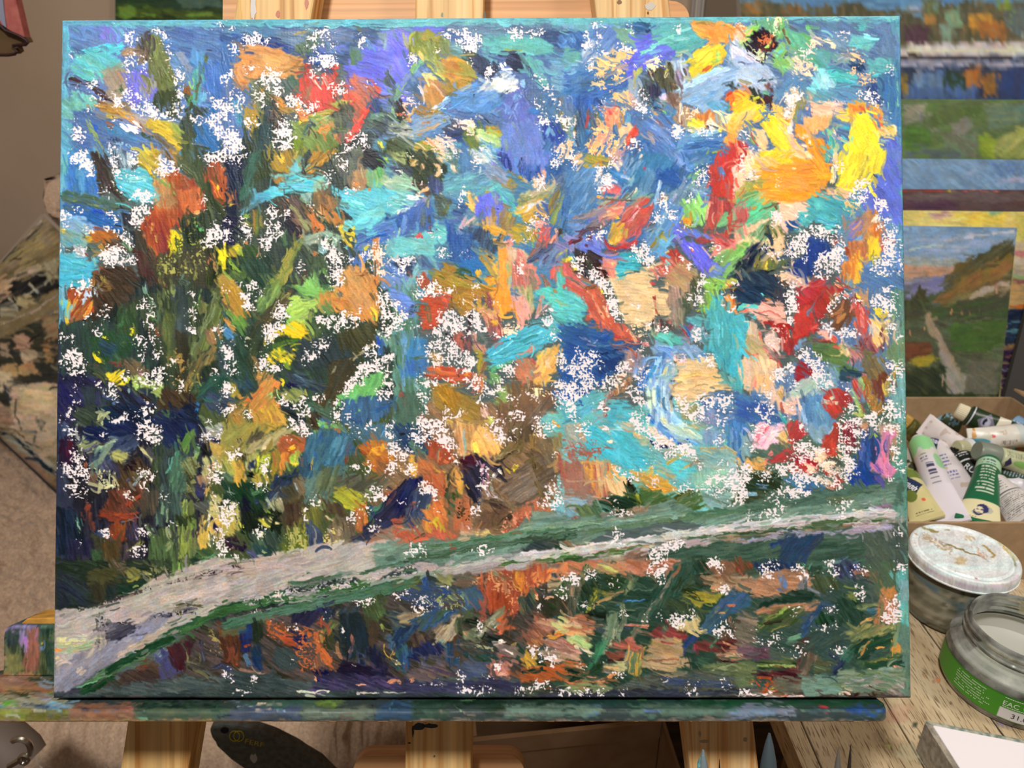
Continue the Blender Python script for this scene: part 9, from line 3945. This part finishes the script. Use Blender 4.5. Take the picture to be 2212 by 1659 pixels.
tube('white tube covered in fine grey print, lower right of the tray', onZ(2150, 1046, zb+.066), onZ(2215, 1112, zb+.062), .012, .0185, 'ddd6d2', [('lines', '776', .5, .98, -.85, .85, .035), ('band', '666', .44, .46), ('lines', '776', .12, .4, -.6, .5, .06)], None)
tube('flat white tube end under the finely printed tube', onZ(2140, 1030, zb+.045), onZ(2205, 1060, zb+.045), .009, .013, 'dcd8de', [('stain', 'bbb', 1.5, .7)], None)
tube('dark green tube lying behind the green capped one', onZ(2160, 1015, zb+.056), onZ(2230, 1040, zb+.052), .010, .013, '2c5236', [('lines', 'aab', .1, .9, -.3, .3, .09)], '101810', .009, .012)
tube('brass-capped olive tube in the left corner of the tray', onZ(1962, 922, zb+.060), onZ(1990, 945, zb+.050), .0125, .014, '5c5a2c', [('stain', '7a7038', 1, .6)], 'b08a3e', .0115, .010)
tube('blue-labelled tube in the far right corner of the tray', onZ(2190, 916, zb+.060), onZ(2236, 940, zb+.056), .012, .014, '7fa3c4', [('lines', '346', .1, .5, -.5, .4, .1), ('band', '2c4a3a', .6, 1)], None)
tube('grey tube buried in the left of the tray', onZ(1958, 985, zb+.046), onZ(1975, 1020, zb+.045), .010, .012, 'b9b4a4', [('stain', '443', 1.4, .6)], None)
tube('dark bottle-green tube half hidden at the back of the tray', onZ(2040, 905, zb+.046), onZ(2072, 915, zb+.045), .009, .011, '3a4630', [('stain', '6a90a0', 2.4, .6)], '6f9aa4', .0075, .010)

# ---------------------------------------------------------------- canvases stacked behind the table
LEAN = math.radians(16); NP_ = Vector((0, -math.cos(LEAN), math.sin(LEAN)))
def panel(name, label, txt, off, quad, reg, bg, micro=500, th=.016, step=170, edge='8a8274', base=(0, .835, TABLE), nrm=None, cat='painting', group=None):
    n = nrm or NP_; group = group or (STK if nrm is None else None); p0 = Vector(base)-n*off
    q = [onplane(x, y, p0, n) for x, y in quad]
    if nrm is None:                                      # stand on the table top
        for u, l in ((1, 2), (0, 3)): k = (q[u].z-TABLE-.007)/(q[u].z-q[l].z); q[l] = q[u].lerp(q[l], k)
    C2, _ = paint(txt, *reg, bg, micro, .95); f = sampler(C2, reg[0], reg[1])
    nx_ = step; ny_ = int(step*.8); a, b, c, d = [np.array(v) for v in q]; s, t = np.meshgrid(np.linspace(0, 1, nx_), np.linspace(0, 1, ny_))
    s = s[..., None]; t = t[..., None]; P = (a*(1-s)+b*s)*(1-t)+(d*(1-s)+c*s)*t; P = P+np.array(n)*.0004
    x, y = proj(P.reshape(-1, 3)); col = f(x, y).reshape(P.shape); ctr = (a+b+c+d)/4
    tt = thing(name, ((c+d)/2).tolist(), label, cat, group); col = np.clip(col*GAIN, 0, 1)
    grid('painted_face', P, M['matte'], tt, None, True, col)
    k = 'ed'+edge; M.setdefault(k, mat('canvas_edge_'+edge, edge, .7)); prism('stretcher_frame', [Vector(v) for v in (a, b, c, d)], -n*th, M[k], tt)
    return tt
M['matte'] = vcol('dry_paint', .55, .25); GAIN = .93; STK = 'landscape canvases stacked behind the table'
panel('landscape_canvas', 'small hillside canvas with a path and evening sky, standing just behind the tube tray', HILL, .0, [(1780, 484), (2197, 492), (2152, 905), (1800, 905)], (1780, 470, 440, 450), '564', 700)
panel('landscape_canvas', 'sunset sea canvas with yellow sky, directly behind the hillside canvas', SUNSET, .035, [(1760, 452), (2560, 462), (2500, 930), (1790, 925)], (1750, 440, 600, 500), 'cb7', 500)
panel('landscape_canvas', 'dusk canvas showing only a dull purple-brown band above the yellow one', DUSK, .070, [(1740, 407), (2600, 413), (2560, 900), (1770, 900)], (1740, 400, 600, 80), '645', 150)
panel('landscape_canvas', 'blue-grey sky canvas peeking above the purple-brown band', SKYB, .105, [(1700, 340), (2640, 350), (2600, 880), (1740, 880)], (1700, 335, 700, 90), '79b', 250)
panel('landscape_canvas', 'blurred green meadow canvas below the autumn river picture', MEADOW, .140, [(1690, 213), (2660, 218), (2620, 870), (1740, 870)], (1690, 205, 700, 150), '684', 350)
panel('landscape_canvas', 'autumn riverbank canvas with snowy bank, tallest and rearmost of the stack', RIVER, .175, [(1590, -170), (2680, -170), (2640, 860), (1640, 860)], (1580, -170, 800, 400), '358', 1500, edge='a8a49c')
# canvas on the wall, left
q = [onY(x, y, WY-.022) for x, y in ((249, -150), (640, -150), (640, 120), (249, 120))]
panel('landscape_canvas', 'dark green meadow canvas hanging on the beige wall, upper left', GREENW, 0, [(249, -150), (640, -150), (640, 120), (249, 120)], (240, -150, 420, 290), '463', 400, base=(0, WY-.022, 1), nrm=Vector((0, -1, 0)), step=150)
# dark board leaning at the far right
M['slate'] = mat('dark_board', '#3c3a38', .7)
n = NP_; p0 = Vector((0, .825, TABLE))
bd = prism('dark_board', [onplane(x, y, p0, n) for x, y in ((2214, 688), (2258, 520), (2520, 520), (2460, 905), (2158, 905))], -n*.006, M['slate'], None, None)
tag(bd, 'plain dark grey board leaning at the right edge, in front of the sunset sea canvas', 'board')

# ---------------------------------------------------------------- sofa, blanket, cushion
M['sofa'] = mat('sofa_cloth', '#5b4a3e', .9)
sf = thing('sofa', (-.45, 1.1, 0), 'low sofa hidden under the fleece blanket, behind the easel', 'sofa')
box('seat', (-.67, 1.02, .30), (1.66, .68, .28), M['sofa'], sf, bev=.03)
box('backrest', (-.36, 1.50, .60), (1.05, .18, .70), M['sofa'], sf, bev=.05)
for x in (-1.4, .1):
    for y in (.75, 1.5): box('leg', (x, y, .08), (.06, .06, .16), M['tleg'], sf)
def fleecemat(nt, b):
    v = N(nt, 'ShaderNodeTexNoise', _Scale=260.0, _Detail=3.0); nt.links.new(coords(nt), v.inputs[0])
    nt.links.new(ramp(nt, v.outputs[0], [(.3, '#a98e76'), (.7, '#c6ab92')]), b.inputs['Base Color']); bump(nt, b, v.outputs[0], .5, .002)
    b.inputs['Sheen Weight'].default_value = .3
M['fleece'] = mat('fleece', '#a98f78', .95, .1, fleecemat)
prof = [(.640, .37), (.630, .395), (.628, .42), (.640, .444)]+[(y, .452+.004*math.sin(y*9)) for y in np.linspace(.66, 1.34, 150)]+[(1.368, .47)]+[(1.376+.03*(z-.5), z) for z in np.linspace(.5, .96, 100)]+[(1.40, .978), (1.45, .985), (1.56, .98)]
prof = np.array(prof); xs = np.linspace(-1.48, .175, 620); X, K = np.meshgrid(xs, np.arange(len(prof)))
Y = prof[K, 0]; Z = prof[K, 1]; s_ = np.concatenate([[0], np.cumsum(np.hypot(np.diff(prof[:, 0]), np.diff(prof[:, 1])))])[K]
wxx = X*72+4*vn(X*16, s_*16, 1); wss = s_*80+4*vn(X*16+5, s_*16, 2)
cell = vn(wxx, wss*1.3, 3); rid = 1-np.abs(vn(wxx*.9+7, wss*1.6, 4)-.5)*3.2; bumpv = .013*np.clip(1-np.abs(cell-.5)*3.4, 0, 1)+.008*np.clip(rid, 0, 1)+.016*vn(X*6, s_*5, 5)
dY = np.gradient(Y, axis=0); dZ = np.gradient(Z, axis=0); ln_ = np.hypot(dY, dZ)+1e-9
Y = Y-dZ/ln_*bumpv; Z = Z+dY/ln_*bumpv
Z[0:1] += .018*np.sin(X[0]*9); back = np.clip((s_-.86)/.3, 0, 1)                # only the right part climbs the backrest
X = np.where(back > 0, np.maximum(X, -.86-.02*np.sin(s_*20)), X)
o = grid('fleece_blanket', np.stack([X, Y, Z], -1), M['fleece'], None, None, True)
tag(o, 'thick beige fleece blanket with knobbly pile spread over the sofa', 'blanket')
# cushion
CT, CL, CB, CR = (95, 466), (-205, 775), (150, 1085), (440, 770)
wc = [onY(*CT, 1.33), onY(*CL, 1.16), onY(*CB, 1.12), onY(*CR, 1.26)]
CC, _ = paint(CUSH, -220, 450, 680, 650, '864', 2500, .9); fcu = sampler(CC, -220, 450)
a, b, c, d = [np.array(v) for v in wc]; nn = np.cross(c-a, b-d); nn = nn/np.linalg.norm(nn); nn = nn if nn[1] < 0 else -nn
s, t = np.meshgrid(np.linspace(-1, 1, 190), np.linspace(-1, 1, 190)); s3 = (s[..., None]+1)/2; t3 = (t[..., None]+1)/2
pin = .06*(1-s3)*0
B_ = (a*(1-s3)+d*s3)*(1-t3)+(b*(1-s3)+c*s3)*t3; cen = (a+b+c+d)/4
edge_ = np.maximum(np.abs(s), np.abs(t)); B_ = cen+(B_-cen)*(1-.05*((1-np.minimum(np.abs(s), np.abs(t)))*edge_**6)[..., None])
puff = (np.clip(1-s**4, 0, 1)*np.clip(1-t**4, 0, 1))**.55; wr = .006*(vn(s*7+9, t*7+9, 2)-.5)
Pf = B_+nn*(.055*puff+wr*puff)[..., None]; Pb = B_-nn*(.055*puff)[..., None]
M['tap'] = vcol('tapestry', .9, .1, .6, 700)
x, y = proj(Pf.reshape(-1, 3)); cf = fcu(x, y).reshape(Pf.shape)
cu = thing('tapestry_cushion', cen.tolist(), 'floral tapestry cushion in dull gold and charcoal with corded edges, on the sofa at left', 'cushion')
grid('cover', Pf, M['tap'], cu, None, True, cf); grid('back_cover', Pb, M['tap'], cu, None, True, cf*.7+.1)
rim = np.concatenate([B_[0, :], B_[1:, -1], B_[-1, :-1][::-1], B_[1:-1, 0][::-1]]); M['cordw'] = mat('pale_cord', '#8f8172', .9); M['cordd'] = mat('dark_cord', '#2c3338', .9)
bm = bmesh.new(); tubebm(bm, rim[:190:4].tolist()+[rim[189].tolist()], .0055, 8); frombm('piping', bm, M['cordw'], cu, None, True)
bm = bmesh.new(); tubebm(bm, B_[::6, 0].tolist(), .0055, 8); frombm('piping', bm, M['cordw'], cu, None, True)
bm = bmesh.new(); tubebm(bm, B_[-1, ::6].tolist(), .0050, 8); frombm('piping', bm, M['cordd'], cu, None, True)
bm = bmesh.new(); tubebm(bm, B_[::6, -1].tolist(), .0050, 8); frombm('piping', bm, M['cordd'], cu, None, True)

# ---------------------------------------------------------------- hanging ornament, upper left
HY = .95
def hp(pts): return [onY(x, y, HY) for x, y in pts]
M['orn_red'] = speck('faded_red_cloth', '#9c4f4a', '#b0665c', 90, .8, .2); M['orn_br'] = mat('olive_brown_panel', '#5a452a', .8); M['orn_dk'] = mat('dark_red_trim', '#2a0d0c', .6); M['orn_bl'] = mat('pale_blue_strip', '#85879a', .7)
hg = thing('hanging_ornament', onY(10, 20, HY), 'red and brown hanging ornament with dark jagged lower edge, cut off at the top left', 'ornament')
prism('red_panel', hp([(-120, -160), (6, -160), (34, 0), (53, 80), (30, 70), (16, 62), (-4, 48), (-120, 0)]), (0, .012, 0), M['orn_red'], hg)
prism('blue_strip', [p-Vector((0, .0015, 0)) for p in hp([(-30, -120), (-4, -120), (10, 20), (15, 60), (8, 54), (-6, 30)])], (0, .001, 0), M['orn_bl'], hg)
prism('brown_panel', [p+Vector((0, .003, 0)) for p in hp([(-120, 0), (-4, 48), (16, 62), (53, 80), (58, 90), (42, 93), (34, 100), (38, 110), (30, 116), (-120, 118)])], (0, .010, 0), M['orn_br'], hg)
bm = bmesh.new(); tubebm(bm, [p-Vector((0, .002, 0)) for p in hp([(-120, 2), (-4, 50), (6, 58), (14, 66), (30, 72), (44, 78), (58, 86), (62, 92), (57, 97), (42, 97), (31, 99), (31, 104), (40, 112), (34, 117), (20, 119), (-120, 119)])], .0018, 8); frombm('trim_cord', bm, M['orn_dk'], hg, None, True)
bm = bmesh.new(); tubebm(bm, [onY(-60, -140, HY+.006), Vector((onY(-60, -140, HY).x, HY+.006, 2.6))], .0015, 6); frombm('hanging_cord', bm, M['orn_dk'], hg)

# ---------------------------------------------------------------- below the ledge
# carton on the floor
M['kraft2'] = speck('carton_board', '#8a6d4c', '#94775a', 60, .85, .1)
A_ = onY(1022, 1600, .50); z0 = A_.z; B2 = onZ(1428, 1558, z0); dv = (B2-A_); dv.z = 0; Lb = dv.length; dv.normalize(); nv = Vector((-dv.y, dv.x, 0))
ct = thing('carton', (A_.x+.1, A_.y+.05, 0), 'brown cardboard carton standing under the ledge, behind the middle post', 'box')
def wallp(p, q_, name='side_wall'): prism(name, [p, q_, Vector((q_.x, q_.y, 0.0)), Vector((p.x, p.y, 0.0))], nv*.004 if abs((q_-p).normalized().dot(dv)) > .7 else dv*.004, M['kraft2'], ct)
nb = nv*.07
wallp(A_, A_+dv*Lb); wallp(A_+nb, A_+nb+dv*Lb); wallp(A_+nv*.005, A_+nb); wallp(A_+dv*(Lb-.004)+nv*.005, A_+dv*(Lb-.004)+nb)
prism('rim_fold', [A_-nv*.002+Vector((0, 0, .001)), A_+dv*Lb-nv*.002+Vector((0, 0, .001)), A_+dv*Lb-nv*.002-Vector((0, 0, .020)), A_-nv*.002-Vector((0, 0, .020))], nv*.0018, M['kraft2'], ct)
f0 = A_+dv*(Lb+.001); prism('open_flap', [f0, f0+Vector((.012, -.03, -.03)), f0+Vector((.030, -.03, -.16)), f0+Vector((0, 0, -.16))], (.003, 0, 0), M['kraft2'], ct)
# palette knife / trowel handle
M['rubber'] = speck('worn_grey_rubber', '#4c4a40', '#5f6460', 160, .6, .3); M['yl'] = mat('handle_print_yellow', '#b3a42c', .6); M['hole'] = mat('hole_black', '#0b0908', .8)
hy = .50
hk = thing('tool_handle', onY(600, 1640, hy), 'dark grey tool handle with a hole and yellow print, under the ledge left of centre', 'tool')
out_ = [(451, 1578), (458, 1570), (475, 1566), (505, 1567), (545, 1575), (590, 1590), (640, 1615), (690, 1650), (740, 1695), (700, 1760), (610, 1725), (550, 1675), (500, 1640), (470, 1612), (456, 1595)]
grip = prism('grip', [onY(x, y, hy) for x, y in out_], (0, .012, 0), M['rubber'], hk, None, .003)
pts = [onY(485+9*math.cos(t), 1578+6.5*math.sin(t), hy-.0006) for t in [i*math.pi/8 for i in range(16)]]; prism('hang_hole', pts, (0, .001, 0), M['hole'], grip)
ang = -math.atan2(45, 140)
def flattext(txt, size, px_, py_, Yp, ang, m, parent):
    me = textmesh(txt, size); me.name = 'lettering'; o_ = onY(px_, py_, Yp)
    for v in me.vertices: x_, y_ = v.co.x, v.co.y; v.co = (o_.x+x_*math.cos(ang)-y_*math.sin(ang), Yp, o_.z+x_*math.sin(ang)+y_*math.cos(ang))
    me.materials.append(m); put(bpy.data.objects.new('lettering', me), parent)
flattext('FERF', .0095, 527, 1605, hy-.0006, ang, M['yl'], grip)
bm = bmesh.new()
for dx in (-5, 4): tubebm(bm, [onY(512+dx+11*math.cos(t), 1590+11*math.sin(t), hy-.0007) for t in [i*math.pi/10 for i in range(21)]], .0005, 5)
frombm('emblem', bm, M['yl'], grip)
M['putty'] = mat('white_putty_smear', '#a9aaa4', .6); prism('dried_smear', [onY(x, y, hy-.0006) for x, y in blobpts(548, 1638, 9, 12, 12, .5, 8)], (0, .0008, 0), M['putty'], grip)
# grey rolled mat with metal clip, lower left
M['greycl'] = mat('grey_taupe_vinyl', '#6c5f55', .6); M['steel'] = mat('steel', '#b5aea2', .3, .5, metal=1)
rt = thing('rolled_mat', onY(10, 1640, .52), 'taupe rolled vinyl end beside a metal ring, at the lower left corner', 'roll')
bm = bmesh.new(); tubebm(bm, [onY(-70, 1560, .52), onY(35, 1640, .50), onY(52, 1655, .498)], [.03, .027, .024], 24); frombm('roll', bm, M['greycl'], rt, None, True)
bm = bmesh.new(); tubebm(bm, [onY(30+24*math.cos(t)+12, 1618+22*math.sin(t), .47) for t in [-2.2+i*.28 for i in range(14)]]+[onY(20, 1655, .47)], .0028, 8)
tubebm(bm, [onY(52+9*math.cos(t), 1640+9*math.sin(t), .468) for t in [i*math.pi/10 for i in range(21)]], .0022, 8); frombm('metal_ring', bm, M['steel'], rt, None, True)
# low wooden chest in front of the sofa
M['chest'] = wood('chest_wood', '#6a4a30', '#5c3f28', '#4a3220', 0, 6)
ch = box('wooden_chest', (-.62, .58, .17), (.62, .09, .34), M['chest'], None, None, .006); tag(ch, 'dark brown wooden chest low in front of the blanket, lower left', 'chest')
M['lav'] = speck('lavender_cloth', '#7a6c66', '#8f827c', 30, .9, .3)
sh = box('folded_cloth', (-.42, .566, .352), (.60, .075, .022), M['lav'], None, None, .008); tag(sh, 'folded grey-lavender cloth on the wooden chest, under the blanket hem', 'cloth')
# brushes in a pot in front of the right post
pot = thing('brush_pot', (.135, .165, .60), 'plain pot holding the upright brushes below the ledge', 'pot'); M['tin'] = mat('pot_tin', '#8a8580', .4, .5, metal=1)
lathe('pot_body', [(0, 0), (.036, 0), (.038, .003), (.040, .105), (.041, .107), (.039, .107), (.037, .006), (0, .006)], (.135, .165, .60), M['tin'], pot, None, 48)
box('brush_shelf', (.10, .155, .594), (.30, .125, .011), M['pine'], ez, bev=.002)
def brush(label, tip, Yp, w, c1, c2):
    p = onY(*tip, Yp); root = Vector((.135+(p.x-.135)*.75, .165, .612)); t = thing('paint_brush', root, label, 'brush', 'brushes standing in the pot')
    bm = bmesh.new(); dv_ = p-root; L_ = dv_.length; k0 = 1-.05/L_
    tubebm(bm, [root+dv_*(k0+(1-k0)*k) for k in (0, .2, .45, .7, .88, 1.0)], [w*.75, w*.95, w, w*.8, w*.45, w*.12], 12); M.setdefault(c1, mat('bristle_'+c1, c1, .6)); frombm('bristles', bm, M[c1], t, None, True)
    bm = bmesh.new(); tubebm(bm, [root, root+dv_*k0*.6, root+dv_*k0*1.01], [w*.45, w*.6, w*.76], 10); M.setdefault(c2, mat('handle_'+c2, c2, .5)); frombm('handle', bm, M[c2], t, None, True)
    return p, t, w
p_, t_, w_ = brush('brush with grey bristles tipped in turquoise paint, in front of the right post', (1519, 1620), .26, .0042, '#6f7c80', '#5a4630')
M['turq'] = speck('turquoise_paint', '#7fc6c6', '#5aa3ad', 400, .4, .4)
bm = bmesh.new(); tubebm(bm, [p_-Vector((0, .0022, .014)), p_-Vector((0, .0020, .008)), p_-Vector((0, .001, .002))], [.0022, .0026, .0008], 10); frombm('wet_paint', bm, M['turq'], t_, None, True)
brush('thin dark brush handle just right of the turquoise tipped brush', (1554, 1640), .265, .0012, '#1c1a16', '#2a2018')
brush('stiff grey-blue brush right of the right post, tallest in the pot', (1662, 1584), .262, .0048, '#3f4a50', '#3a3028')
brush('grey pointed brush under the table edge, second from right in the pot', (1812, 1615), .26, .0024, '#5f5a54', '#4a4038')
brush('thin dark brush handle at the far right of the pot', (1838, 1608), .262, .0014, '#2a211a', '#2a211b')
